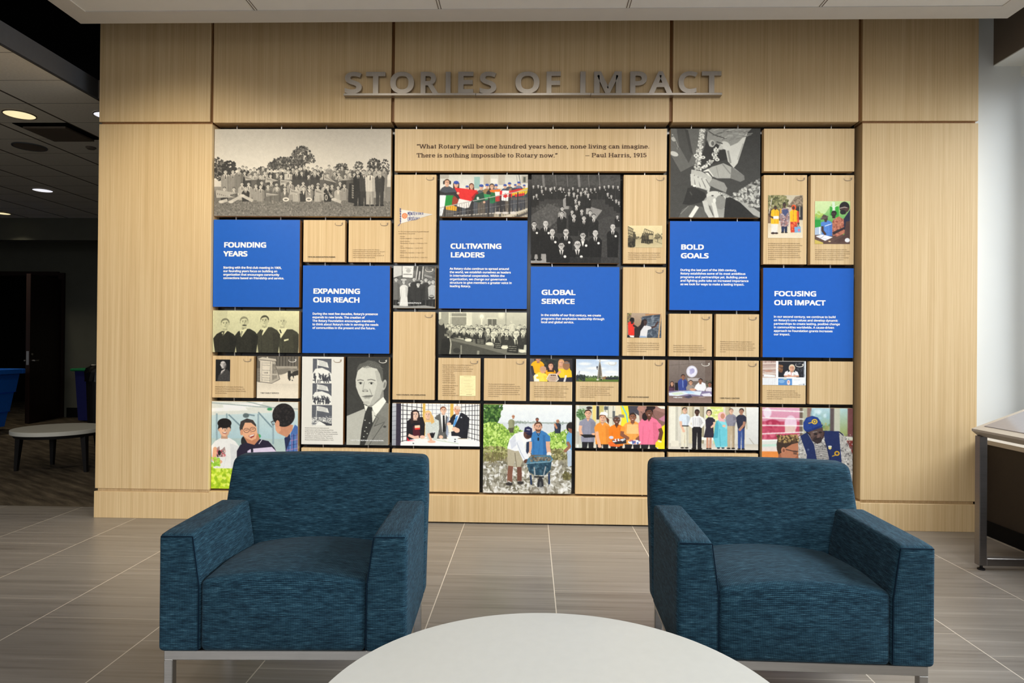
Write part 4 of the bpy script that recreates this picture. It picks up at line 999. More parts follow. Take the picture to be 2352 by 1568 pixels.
# -- kneeling man with garland feeding a child
def art_hands():
    p = Pic(1172, 130, 2185, 1132, (62, 63, 62)); R = p.rng
    p.grad(1172, 130, 2185, 1132, (58, 60, 60), (74, 74, 70))
    p.poly([(1172, 130), (1600, 130), (1600, 480), (1400, 560), (1290, 620), (1172, 420)], (104, 104, 98)); p.poly([(1240, 130), (1330, 130), (1420, 420), (1380, 520), (1270, 330)], (74, 75, 72)); p.poly([(1330, 130), (1370, 150), (1400, 300), (1430, 430), (1395, 400)], (60, 61, 59))
    for k in range(7): p.line([(1185+k*6, 180+k*14), (1225+k*5, 250+k*16), (1258, 330+k*14)], 9, (214, 210, 200) if k % 2 else (96, 96, 92))
    p.ell(1215, 415, 48, 26, (206, 202, 192), 20); p.ell(1205, 250, 30, 20, (190, 186, 176), 50)
    p.poly([(1590, 240), (1900, 200), (1830, 470), (1560, 560), (1500, 500)], (48, 49, 49))
    p.poly([(2040, 175), (1990, 330), (1930, 520), (1885, 575), (1820, 500), (1790, 360), (1900, 260)], (206, 206, 198)); p.line([(1820, 380), (1850, 520)], 22, (150, 150, 144)); p.line([(1990, 300), (1930, 480)], 12, (168, 168, 160))
    # head of the man bending forward
    p.poly([(1590, 160), (1640, 130), (2085, 130), (2040, 175), (1930, 290), (1840, 330), (1760, 370), (1730, 330), (1690, 300), (1640, 340), (1610, 330), (1580, 250)], (150, 148, 140))
    for k in range(42):
        x = 1640+R.uniform(0, 400); y = 140+R.uniform(0, 140); p.line([(x, y), (x+60, y-10+R.uniform(-14, 14))], 6, [(206, 204, 196), (96, 95, 90), (172, 170, 162), (120, 118, 112)][R.randint(4)], .8)
    p.ell(1790, 322, 58, 44, (212, 208, 198), 30); p.ell(1740, 345, 24, 26, (196, 192, 182)); p.ell(1640, 300, 34, 40, (196, 192, 182)); p.ell(1648, 298, 18, 26, (110, 108, 102)); p.line([(1690, 280), (1760, 300)], 14, (84, 83, 79)); p.line([(1600, 160), (1660, 200), (1780, 240)], 10, (80, 80, 76))
    # garland
    def chain(pts, w_):
        for (xa, ya), (xb, yb) in zip(pts, pts[1:]):
            n = int(math.hypot(xb-xa, yb-ya)/7)
            for i in range(n):
                x = xa+(xb-xa)*i/n; y = ya+(yb-ya)*i/n
                for _ in range(3): p.ell(x+R.uniform(-w_, w_), y+R.uniform(-8, 8), R.uniform(7, 13), R.uniform(6, 10), [(226, 222, 210), (196, 192, 180), (240, 236, 226), (150, 148, 138)][R.randint(4)], R.uniform(0, 90))
    chain([(1535, 135), (1515, 280), (1490, 430), (1485, 530), (1465, 585)], 30); chain([(1700, 350), (1665, 430), (1690, 490)], 30); chain([(1640, 490), (1560, 560), (1480, 590)], 26)
    for x, y in ((1460, 435), (1540, 455), (1700, 480)): p.ell(x, y, 26, 18, (232, 228, 218)); p.ell(x, y, 10, 8, (120, 118, 110))
    p.line([(1580, 170), (1565, 300)], 12, (64, 62, 58))
    # sleeve and hands
    p.poly([(1540, 620), (1640, 560), (1770, 520), (1900, 580), (2005, 660), (2010, 705), (1960, 730), (1860, 690), (1700, 690), (1650, 670)], (172, 172, 164)); p.poly([(1860, 560), (2005, 660), (2010, 705), (1960, 730), (1850, 690)], (124, 124, 118)); p.line([(1760, 530), (1850, 640)], 14, (140, 140, 133)); p.line([(1690, 560), (1720, 680)], 8, (148, 148, 141))
    p.poly([(1540, 610), (1600, 580), (1660, 665), (1640, 690)], (224, 222, 214)); p.line([(1535, 625), (1600, 618), (1650, 680)], 12, (70, 70, 68))
    p.poly([(1410, 590), (1520, 610), (1640, 680), (1650, 740), (1600, 830), (1540, 810), (1440, 780), (1400, 720)], (190, 188, 178))
    for a, b in (((1420, 640), (1430, 770)), ((1460, 660), (1490, 790)), ((1500, 680), (1550, 800)), ((1550, 690), (1610, 800))): p.line([a, b], 46, (206, 203, 194)); p.line([(a[0]+24, a[1]+10), (b[0]+22, b[1]-6)], 8, (110, 108, 102))
    p.ell(1445, 775, 18, 12, (235, 232, 224)); p.poly([(1650, 690), (1780, 740), (1815, 800), (1800, 850), (1680, 800), (1600, 760)], (150, 148, 140)); p.line([(1610, 790), (1600, 850)], 26, (200, 198, 188))
    # child's face tilted back
    p.poly([(1540, 960), (1590, 880), (1660, 840), (1780, 850), (1850, 890), (1780, 960), (1800, 1132), (1620, 1132)], (158, 156, 148)); p.ell(1690, 895, 110, 60, (206, 203, 193), 10); p.ell(1640, 940, 60, 56, (190, 187, 178)); p.ell(1740, 960, 60, 80, (140, 138, 131))
    p.line([(1560, 940), (1590, 1050), (1640, 1132)], 54, (200, 197, 188)); p.line([(1660, 960), (1680, 1050), (1700, 1132)], 46, (214, 211, 202)); p.line([(1615, 1000), (1660, 1110)], 10, (90, 88, 84)); p.ell(1672, 940, 18, 26, (226, 223, 214)); p.ell(1650, 885, 14, 7, (66, 64, 60)); p.ell(1760, 880, 20, 8, (70, 68, 64))
    for k in range(18): p.line([(1700+k*12, 840+k*5), (1740+k*14, 865+k*7)], 8, [(224, 221, 212), (120, 118, 112)][k % 2])
    p.poly([(1800, 910), (1860, 900), (1960, 960), (2080, 1060), (2130, 1132), (1780, 1132), (1790, 1000)], (42, 42, 41)); p.poly([(1830, 890), (1960, 910), (2185, 1070), (2185, 1132), (2110, 1100), (1960, 960)], (168, 166, 157))
    p.specks(1880, 700, 2185, 1010, 420, 6, 15, [(176, 176, 168), (120, 121, 116), (208, 208, 199), (84, 85, 82)], .8, 1.5, lambda x, y: y > 1100-(x-1500)*.6 and y < 900+(x-1880)*.55)
    p.poly([(1330, 940), (1370, 800), (1440, 790), (1560, 850), (1580, 900), (1520, 960), (1400, 990), (1310, 980)], (44, 44, 44)); p.line([(1395, 840), (1420, 880)], 16, (72, 72, 70))
    p.poly([(1270, 1132), (1310, 1040), (1400, 990), (1540, 1010), (1600, 1132)], (96, 98, 94)); p.line([(1400, 1132), (1480, 1005)], 44, (224, 222, 214)); p.line([(1290, 1090), (1380, 1000)], 8, (140, 140, 134))
    p.blur(1); p.mono((1.0, 1.0, .965)); return p
# -- young people holding flags at a railing
def art_flags():
    p = Pic(643, 643, 1632, 1122, (206, 204, 196)); R = p.rng
    p.grad(643, 643, 1632, 800, (200, 200, 192), (222, 220, 214))
    for x0, y0, x1, y1, c in ((650, 645, 745, 690, (176, 172, 162)), (1030, 670, 1095, 800, (150, 186, 182)), (850, 660, 880, 800, (214, 212, 205)), (1135, 645, 1210, 760, (190, 180, 164)), (1300, 645, 1375, 760, (188, 182, 172)), (1560, 655, 1632, 740, (172, 168, 158)), (1580, 670, 1606, 730, (84, 90, 84)), (900, 700, 1010, 740, (216, 214, 208)), (1215, 690, 1290, 740, (226, 224, 218))): p.rect(x0, y0, x1, y1, c)
    p.line([(1530, 645), (1550, 760)], 8, (110, 112, 110)); p.line([(1502, 650), (1520, 770)], 5, (140, 140, 138))
    p.rect(643, 900, 1632, 1122, (96, 92, 88)); p.grad(1250, 1020, 1632, 1122, (150, 140, 124), (176, 166, 148))
    sk = (222, 176, 148); blue_ = (58, 88, 172)
    for x, y, r, cap_, hc, top in ((725, 735, 37, 0, (90, 62, 46), (72, 76, 84)), (828, 755, 34, 1, (66, 44, 34), (90, 60, 60)), (1000, 775, 29, 0, (92, 46, 34), (150, 60, 66)), (1110, 785, 27, 1, (120, 84, 54), (86, 92, 96)), (1175, 775, 24, 1, (130, 92, 60), (150, 120, 84)), (1228, 778, 29, 0, (40, 30, 28), (44, 42, 46)), (1275, 775, 21, 1, (110, 76, 52), (120, 130, 160)), (950, 790, 20, 1, (150, 110, 80), (160, 150, 140)), (1375, 775, 21, 1, (110, 80, 60), (70, 84, 110)), (1425, 755, 21, 1, (120, 84, 60), (72, 78, 92)), (1490, 770, 17, 1, (90, 70, 56), (84, 90, 100)), (1530, 745, 20, 1, (90, 70, 56), (110, 120, 150)), (1590, 775, 16, 1, (90, 70, 56), (100, 120, 160))):
        p.body(x, y+1.5*r, y+5*r, 4.2*r, top); p.head(x, y, r, sk, hc, 'long' if (r > 25 and x > 770 and x != 1110) else 'short', .1)
        if cap_: p.ell(x, y-.62*r, .86*r, .55*r, blue_); p.ell(x+.35*r, y-.36*r, .75*r, .16*r, (44, 70, 146))
    p.ell(690, 735, 10, 22, (40, 36, 36)); p.ell(760, 735, 10, 22, (40, 36, 36))
    for x in range(1440, 1632, 30): p.body(x, 800, 900, 42, [(64, 96, 90), (84, 88, 110), (150, 120, 90), (60, 64, 80)][R.randint(4)])
    # trousers and people behind the rail
    for x in range(830, 1600, 44): p.legs(x, 930, 1110-(x-800)*.07, 52, [(70, 72, 80), (54, 52, 56), (100, 92, 84), (84, 88, 96)][R.randint(4)], (190, 184, 176))
    # flags
    p.poly([(643, 870), (715, 880), (700, 1000), (670, 1110), (643, 1110)], (226, 230, 238)); p.poly([(715, 878), (800, 880), (780, 990), (700, 1000)], (28, 140, 62)); p.poly([(790, 900), (860, 860), (850, 960), (800, 1000), (780, 990)], (150, 62, 44)); p.poly([(700, 1000), (780, 985), (838, 1010), (832, 1055), (720, 1040)], (226, 168, 48))
    p.poly([(643, 830), (820, 836), (868, 850), (860, 930), (800, 870), (643, 878)], (44, 44, 48)); p.poly([(643, 830), (720, 790), (820, 800), (830, 840), (700, 850)], (70, 76, 86))
    p.poly([(806, 790), (900, 800), (1068, 822), (1010, 930), (950, 980), (880, 925), (850, 870)], (216, 44, 44)); p.poly([(862, 915), (1000, 945), (975, 1015), (930, 1025), (835, 1000)], (226, 222, 220)); p.poly([(1000, 900), (1068, 830), (1080, 860), (1020, 950)], (150, 28, 34))
    p.poly([(1050, 870), (1135, 840), (1150, 930), (1090, 960), (1015, 945)], (30, 74, 58)); p.ell(1072, 910, 14, 16, (206, 216, 208)); p.poly([(1140, 860), (1210, 870), (1240, 890), (1210, 920), (1150, 935)], (46, 148, 90)); p.poly([(1210, 875), (1240, 900), (1200, 920)], (226, 206, 60))
    p.poly([(1200, 820), (1330, 806), (1315, 840), (1220, 850)], (236, 118, 40)); p.poly([(1220, 840), (1265, 850), (1310, 880), (1310, 940), (1240, 970), (1200, 930)], (34, 110, 66)); p.poly([(1262, 836), (1315, 838), (1312, 884), (1268, 886)], (240, 238, 230)); p.poly([(1270, 890), (1330, 870), (1330, 940), (1270, 950)], (196, 60, 60))
    p.poly([(1320, 826), (1352, 824), (1340, 915), (1318, 912)], (220, 40, 44)); p.poly([(1345, 822), (1425, 824), (1412, 942), (1335, 935)], (236, 234, 230)); p.poly([(1422, 826), (1470, 830), (1450, 900), (1414, 895)], (220, 40, 44))
    lf = [(1380, 850), (1390, 866), (1402, 862), (1398, 880), (1412, 884), (1392, 900), (1382, 908), (1370, 900), (1350, 886), (1362, 880), (1358, 862), (1370, 866)]; p.poly(lf, (216, 36, 42))
    p.poly([(1450, 850), (1540, 812), (1580, 800), (1600, 850), (1530, 860), (1460, 885)], (238, 182, 36)); p.poly([(1440, 822), (1540, 800), (1580, 806), (1460, 850)], (200, 40, 50)); p.poly([(1480, 868), (1600, 850), (1590, 880), (1490, 895)], (206, 44, 48)); p.poly([(1580, 800), (1632, 790), (1625, 850), (1600, 870)], (214, 190, 60))
    p.poly([(1210, 920), (1260, 940), (1240, 970), (1210, 965)], (34, 120, 80)); p.ell(850, 855, 16, 14, sk); p.ell(1145, 955, 14, 12, sk)
    st = (176, 172, 168); dkst = (52, 50, 52)
    for x0, y0, x1, y1 in ((643, 1020, 1632, 830),): p.line([(x0, y0), (x1, 812)], 9, st)
    p.line([(720, 1090), (1632, 945)], 6, (120, 118, 118))
    for x in range(660, 1632, 26): p.line([(x, 1025-(x-643)*.2), (x-4, 1118)], 3, dkst, .8)
    for x in (705, 1010, 1195, 1325, 1430, 1520): p.line([(x, 1010-(x-643)*.19), (x-4, 1118)], 12, (44, 44, 46))
    p.poly([(1330, 1122), (1632, 1020), (1632, 1040), (1430, 1122)], (196, 188, 172)); p.poly([(1470, 1122), (1632, 1060), (1632, 1085), (1540, 1122)], (84, 80, 76))
    for x in (1380, 1300, 1470): p.ell(x, 1075, 34, 14, (206, 200, 196))
    return p
# -- group of men in dark suits seen from above
def art_group():
    p = Pic(0, 0, 1000, 1000, (58, 58, 60)); R = p.rng
    p.grad(0, 0, 1000, 120, (66, 66, 68), (72, 72, 72)); p.specks(0, 0, 1000, 130, 160, 8, 20, [(58, 58, 60), (80, 80, 80), (70, 70, 72)], .5, 2)
    for x, w_ in ((130, 26), (270, 6), (400, 6), (530, 26), (640, 6), (760, 8)): p.line([(x, 0), (x+12, 140)], w_, (120, 120, 118))
    p.poly([(0, 460), (200, 330), (330, 380), (290, 520), (100, 700), (0, 720)], (84, 84, 82)); p.specks(60, 330, 320, 640, 160, 6, 12, [(104, 104, 102), (72, 72, 70), (92, 92, 90)], .5)
    p.poly([(660, 360), (800, 400), (780, 430), (720, 510), (640, 440)], (136, 136, 132)); p.poly([(740, 520), (1000, 420), (1000, 1000), (560, 1000)], (66, 66, 66)); p.poly([(0, 740), (130, 820), (220, 1000), (0, 1000)], (150, 150, 146))
    sk = (196, 194, 188)
    def man(x, y, r, b, c=(28, 28, 30), badge=True, bald=False, bow=False, light=False):
        p.suit(x, y+1.5*r, b, 4.1*r, (150, 150, 146) if light else c, (226, 225, 220), (34, 34, 36), bow)
        p.head(x, y, r, sk, (46, 46, 46) if not bald else (150, 150, 146), 'bald' if bald else 'short', R.uniform(-.3, .3), None, (r > 30 and R.uniform() < .5), False, True)
        if badge: p.ell(x+1.0*r, y+3.1*r, .38*r, .38*r, (232, 231, 226))
    for x in range(20, 1000, 50): man(x+R.uniform(-8, 8), 135+26*math.cos((x-500)/170.)+R.uniform(-14, 14)+abs(x-500)*.05, 13, 280, (34, 34, 36), R.uniform() < .4)
    for x, y in ((30, 250), (60, 230), (120, 180), (215, 160), (330, 150), (900, 240), (955, 290), (985, 310), (860, 215), (970, 470)): man(x, y, 15, y+120)
    for x, y, l in ((395, 240, 1), (425, 205, 0), (480, 215, 0), (520, 240, 0), (560, 205, 0), (595, 240, 0), (610, 190, 0), (640, 225, 0), (500, 290, 0), (540, 310, 0)): man(x, y, 18, y+150, (34, 34, 36), False, False, False, bool(l))
    p.legs(640, 360, 450, 44, (168, 168, 162)); man(640, 225, 18, 380)
    for x, y, r, l in ((350, 385, 23, 1), (510, 355, 22, 0), (462, 420, 21, 0), (570, 410, 22, 0), (665, 425, 22, 0), (345, 440, 27, 0), (482, 470, 28, 0), (595, 490, 27, 0), (705, 470, 27, 0)): man(x, y, r, y+220, (30, 30, 32), False, False, False, bool(l))
    for x, y, r, bd, bw in ((35, 560, 32, 0, 0), (165, 555, 34, 1, 0), (920, 590, 33, 1, 0), (240, 650, 36, 1, 0), (395, 650, 37, 1, 0), (585, 685, 37, 0, 1), (725, 660, 36, 1, 0), (345, 800, 40, 0, 0), (525, 790, 44, 1, 0)): man(x, y, r, y+340, (26, 26, 28), True, bool(bd), bool(bw))
    p.legs(60, 800, 960, 120, (30, 30, 32), (22, 22, 22), .2)
    p.rect(440, 930, 1000, 1000, (52, 52, 52), .6); p.noise(0, 0, 1000, 1000, 8, 10); p.mono((1.0, .985, .97)); return p
# -- four founders, sepia
def art_founders():
    p = Pic(130, 698, 1118, 1170, (214, 208, 172)); p.grad(130, 698, 1118, 1170, (224, 219, 186), (188, 182, 142))
    p.grad(130, 698, 300, 1170, (206, 200, 164), (196, 190, 152)); sk = (214, 206, 168)
    p.ell(620, 900, 500, 240, (212, 206, 168), 0, .5, .8)
    p.body(1005, 930, 1180, 250, (74, 72, 44)); p.poly([(880, 900), (990, 890), (910, 1010)], (228, 222, 190)); p.line([(900, 910), (915, 950)], 14, (44, 42, 28)); p.poly([(948, 1022), (1000, 1010), (1002, 1026), (950, 1042)], (226, 220, 188)); p.head(928, 820, 54, sk, (176, 168, 128), 'bald', .1, None, False, False, True)
    p.body(770, 910, 1180, 270, (70, 72, 40)); p.poly([(690, 900), (770, 880), (700, 980)], (226, 220, 188)); p.line([(705, 915), (690, 965)], 14, (70, 66, 40)); p.head(725, 812, 56, sk, (84, 80, 54), 'short', -.25, None, False, False, True)
    p.body(520, 930, 1180, 270, (50, 52, 32)); p.poly([(440, 920), (535, 895), (460, 1000)], (226, 220, 188)); p.line([(470, 930), (455, 985)], 18, (150, 144, 110)); p.head(492, 828, 56, sk, (150, 142, 104), 'short', .1, None, False, False, True); p.ell(495, 865, 26, 8, (84, 78, 52))
    p.body(275, 960, 1180, 270, (46, 48, 32)); p.poly([(235, 950), (315, 915), (250, 985)], (222, 216, 182)); p.line([(262, 935), (250, 980)], 16, (96, 92, 66)); p.head(275, 848, 56, sk, (132, 124, 88), 'short', -.1, None, False, False, True)
    p.noise(130, 698, 1118, 1170, 5, 9); p.mono((1.0, .985, .80)); return p
# -- procession with flags, black and white
def art_peace():
    p = Pic(118, 195, 600, 675, (120, 120, 118)); R = p.rng
    p.rect(118, 195, 600, 340, (100, 100, 98)); p.specks(118, 195, 600, 340, 60, 10, 22, [(84, 84, 82), (120, 120, 118)], .6, 2)
    p.poly([(118, 195), (215, 195), (215, 300), (118, 330)], (196, 196, 192)); p.poly([(222, 195), (350, 195), (340, 330), (225, 325)], (222, 222, 216)); p.line([(250, 220), (325, 222)], 5, (150, 150, 148)); p.ell(290, 250, 28, 22, (180, 180, 176)); p.line([(232, 290), (330, 292)], 9, (120, 120, 116))
    for k in range(5): p.line([(395+k*16, 200), (375+k*18, 350)], 8, (226, 226, 222) if k % 2 == 0 else (76, 76, 76))
    p.poly([(410, 195), (450, 195), (440, 260), (405, 250)], (70, 70, 72)); p.line([(470, 300), (560, 325)], 22, (150, 150, 147)); p.line([(520, 195), (600, 215)], 10, (70, 70, 70))
    p.rect(118, 560, 600, 675, (96, 96, 94))
    for x, y, c in ((150, 350, (110, 110, 108)), (310, 400, (52, 52, 52)), (355, 345, (60, 60, 60)), (490, 350, (64, 64, 64)), (530, 375, (70, 70, 70)), (440, 370, (60, 60, 60))): p.legs(x, 520, 640, 60, (44, 44, 44)); p.body(x, y+40, 580, 86, c); p.head(x, y, 22, (200, 199, 194), (60, 60, 60), 'short', 0, None, False, False, True)
    p.poly([(205, 540), (280, 540), (290, 650), (190, 655)], (214, 214, 208)); p.body(240, 420, 545, 96, (216, 216, 211)); p.head(238, 375, 24, (206, 204, 198), (70, 70, 70), 'bob', 0, None, False, False, True); p.ell(236, 352, 34, 12, (190, 190, 186))
    p.legs(405, 560, 660, 90, (46, 46, 46)); p.body(405, 440, 600, 110, (56, 56, 56)); p.head(402, 405, 26, (206, 204, 198), (50, 50, 50), 'bob', 0, None, False, False, True); p.ell(402, 380, 36, 12, (54, 54, 54))
    p.legs(565, 560, 670, 74, (50, 50, 50)); p.body(565, 420, 570, 100, (190, 190, 186)); p.head(572, 372, 24, (206, 204, 198), (70, 70, 70), 'short', -.4, None, False, False, True); p.ell(556, 545, 30, 22, (60, 60, 60)); p.ell(556, 538, 26, 9, (170, 170, 166))
    p.poly([(118, 640), (300, 655), (480, 640), (600, 660), (600, 675), (118, 675)], (150, 150, 147)); p.mono((1.0, 1.0, .985)); return p
# -- delegates at a long desk, sepia
def art_council():
    p = Pic(620, 715, 1618, 1195, (196, 194, 176)); R = p.rng; p.grad(620, 715, 1618, 880, (206, 204, 188), (186, 184, 164))
    for x in (640, 740, 800, 880, 940): p.rect(x-6, 715, x+6, 880, (226, 224, 210))
    p.rect(650, 720, 735, 860, (166, 164, 146)); p.rect(770, 730, 935, 870, (150, 149, 132)); p.line([(735, 768), (940, 768)], 8, (226, 224, 210)); p.rect(945, 715, 1000, 870, (222, 220, 206)); p.rect(1180, 790, 1275, 870, (110, 108, 92)); p.line([(1228, 790), (1228, 870)], 6, (196, 194, 176)); p.rect(1165, 780, 1290, 792, (216, 214, 198))
    p.ell(1110, 765, 22, 26, (246, 245, 236)); p.ell(1110, 765, 44, 60, (240, 239, 226), 0, .4, .9); p.ell(1330, 740, 44, 60, (244, 243, 232), 0, .6, .9); p.rect(1100, 770, 1118, 870, (226, 224, 210)); p.rect(1375, 715, 1390, 870, (170, 168, 150))
    sk = (222, 220, 204)
    for row in range(4):
        y = 868+row*22; n = 17-row*2
        for i in range(n):
            x = 700+row*20+(1618-700-row*20)*(i+.5)/n+R.uniform(-12, 12); r = 16+row*3
            p.suit(x, y+1.5*r, y+5.5*r, 4.0*r, [(70, 70, 58), (96, 95, 80), (120, 118, 102), (54, 54, 44)][R.randint(4)], (226, 224, 210), (60, 60, 50)); p.head(x, y+R.uniform(-6, 6), r, sk, (90, 88, 74), 'short' if R.uniform() < .7 else 'bald', R.uniform(-.5, .5), None, False, False, True)
    p.body(1455, 850, 930, 80, (214, 212, 196)); p.head(1448, 815, 18, sk, (190, 188, 172), 'short', 0, None, False, False, True)
    for x, y, r in ((830, 915, 22), (910, 915, 24), (1000, 930, 26), (1095, 935, 28), (1240, 965, 36), (1390, 935, 30), (1500, 965, 42), (1575, 930, 30)): p.suit(x, y+1.5*r, y+5*r, 4.4*r, (62, 62, 50), (232, 230, 216), (54, 54, 44)); p.head(x, y, r, sk, (104, 102, 86), 'bald' if r > 34 else 'short', -.3, None, False, False, True)
    p.poly([(620, 800), (680, 840), (720, 1000), (760, 1195), (620, 1195)], (56, 58, 44)); p.ell(650, 830, 30, 36, (160, 158, 140)); p.poly([(660, 1020), (760, 1005), (750, 1195), (640, 1195)], (44, 46, 34))
    p.poly([(760, 1010), (1050, 1060), (1618, 1170), (1618, 1195), (760, 1195)], (120, 120, 100)); p.poly([(770, 1040), (1050, 1100), (1400, 1195), (770, 1195)], (84, 86, 68)); p.poly([(780, 1005), (900, 1010), (1618, 1140), (1618, 1170), (1050, 1062)], (176, 174, 154)); p.ell(830, 1150, 40, 30, (62, 64, 48)); p.line([(880, 1090), (880, 1195)], 14, (150, 148, 128)); p.line([(1075, 1150), (1070, 1195)], 26, (150, 148, 128)); p.line([(750, 1010), (765, 1080), (750, 1190)], 10, (196, 194, 176))
    for x, y, w_, h in ((915, 990, 48, 44), (1000, 1010, 50, 50), (1050, 1015, 110, 65), (1255, 1055, 90, 75), (1405, 1085, 125, 90), (1365, 985, 60, 40), (840, 975, 40, 26), (680, 955, 60, 34)):
        p.poly([(x, y), (x+w_, y+8), (x+w_-8, y+h), (x-8, y+h-10)], (50, 50, 40))
        for k in range(3): p.line([(x+8, y+12+k*h*.26), (x+w_*.8, y+16+k*h*.26)], 5, (214, 212, 196), .8)
    for x, y in ((1200, 1070), (1370, 1110), (960, 1030), (1570, 1150)): p.ell(x, y, 40, 18, (226, 224, 210))
    p.mono((1.0, .99, .89)); return p
# -- portrait in jacket and tie
def art_portrait():
    p = Pic(1640, 143, 2125, 1135, (62, 64, 62)); p.grad(1640, 143, 2125, 1135, (58, 60, 58), (78, 78, 74)); R = p.rng
    p.poly([(1640, 810), (1845, 725), (1900, 900), (1830, 1135), (1640, 1135)], (184, 184, 170)); p.poly([(2060, 640), (2125, 660), (2125, 1135), (1850, 1135), (1930, 940), (1990, 800)], (140, 140, 128))
    for x in range(1640, 2125, 11): p.line([(x, 640), (x-30, 1135)], 2.5, (108, 108, 98) if x > 1900 else (166, 166, 153), .55)
    for y in range(640, 1135, 11): p.line([(1930, y+40), (2125, y-20)], 2.5, (96, 96, 88), .5)
    p.rect(1640, 143, 1845, 720, (60, 62, 60)); p.rect(1640, 143, 2060, 640, (60, 62, 60)); p.grad(1640, 143, 2125, 620, (60, 62, 60), (66, 67, 65)); p.poly([(1640, 600), (1845, 600), (1845, 725), (1640, 810)], (66, 67, 65))
    p.poly([(2090, 560), (2125, 560), (2125, 665), (2070, 645)], (66, 67, 65))
    sk = (204, 202, 186); dk = (148, 146, 132)
    p.poly([(1870, 640), (2060, 480), (2070, 640), (1960, 760), (1880, 710)], dk)
    p.poly([(1840, 680), (1885, 700), (1915, 720), (1870, 790), (1850, 730)], (232, 230, 218)); p.poly([(1930, 700), (2060, 590), (2095, 640), (2010, 760), (1970, 810)], (236, 234, 222)); p.poly([(1905, 730), (1960, 760), (1985, 800), (1940, 880)], (214, 212, 200))
    p.poly([(1740, 400), (1762, 300), (1830, 245), (1930, 240), (2010, 290), (2045, 380), (2060, 480), (2020, 600), (1940, 680), (1880, 690), (1820, 640), (1775, 560), (1745, 480)], sk)
    p.poly([(1960, 300), (2010, 290), (2045, 380), (2060, 480), (2020, 600), (1940, 680), (1900, 690), (1960, 560), (1990, 440)], dk, .38)
    p.ell(2070, 455, 24, 60, (182, 180, 165), 12); p.ell(2074, 455, 11, 36, (130, 128, 117), 12)
    p.poly([(1752, 330), (1755, 268), (1785, 222), (1840, 205), (1880, 180), (1960, 190), (2020, 225), (2055, 300), (2056, 430), (2036, 400), (2018, 330), (1985, 275), (1930, 262), (1870, 240), (1815, 245), (1775, 282)], (96, 96, 87))
    for k in range(22): p.line([(1775+k*11, 270-abs(k-8)*2), (1800+k*11, 225+abs(k-9)*3), (1850+k*10, 205+abs(k-9)*6)], 6, (134, 134, 122) if k % 2 else (76, 76, 69), .6)
    for x, w_ in ((1795, 36), (1920, 44)):
        p.line([(x-w_, 412-(4 if x < 1850 else 10)), (x, 400-(0 if x < 1850 else 6)), (x+w_*1.1, 408)], 9, (112, 110, 99)); p.ell(x, 438, w_*.75, 15, (160, 158, 144)); p.ell(x, 440, w_*.6, 11, (220, 218, 206)); p.ell(x+2, 438, 13, 12, (50, 48, 42)); p.line([(x-w_*.6, 431), (x+w_*.6, 431)], 3, (84, 82, 72))
    p.line([(1842, 420), (1826, 500), (1822, 525)], 9, (168, 166, 150)); p.ell(1850, 520, 34, 18, (176, 174, 158)); p.ell(1828, 528, 10, 6, (96, 94, 84)); p.ell(1876, 528, 10, 6, (104, 102, 92)); p.line([(1900, 500), (1930, 570)], 7, (150, 148, 134))
    p.poly([(1805, 590), (1860, 575), (1950, 572), (1930, 590), (1870, 598)], (120, 116, 104)); p.poly([(1830, 600), (1930, 592), (1900, 612), (1850, 614)], (172, 168, 152)); p.ell(1870, 660, 40, 20, (186, 184, 168))
    p.poly([(1885, 700), (1935, 710), (1930, 760), (1940, 900), (1870, 1090), (1850, 1135), (1795, 1135), (1815, 950), (1850, 780)], (56, 58, 54)); 
    for x, y in ((1852, 855), (1905, 885), (1868, 935), (1850, 978), (1880, 1005), (1840, 1040)): p.ell(x, y, 8, 6, (200, 198, 186))
    p.line([(1960, 800), (2010, 830), (1960, 920), (2080, 870), (1900, 1135)], 7, (84, 84, 76)); p.ell(2080, 925, 18, 12, (74, 74, 68)); p.poly([(1990, 780), (2110, 830), (2060, 900), (1960, 900)], (120, 120, 110), .4)
    p.mono((1.0, 1.0, .95)); return p
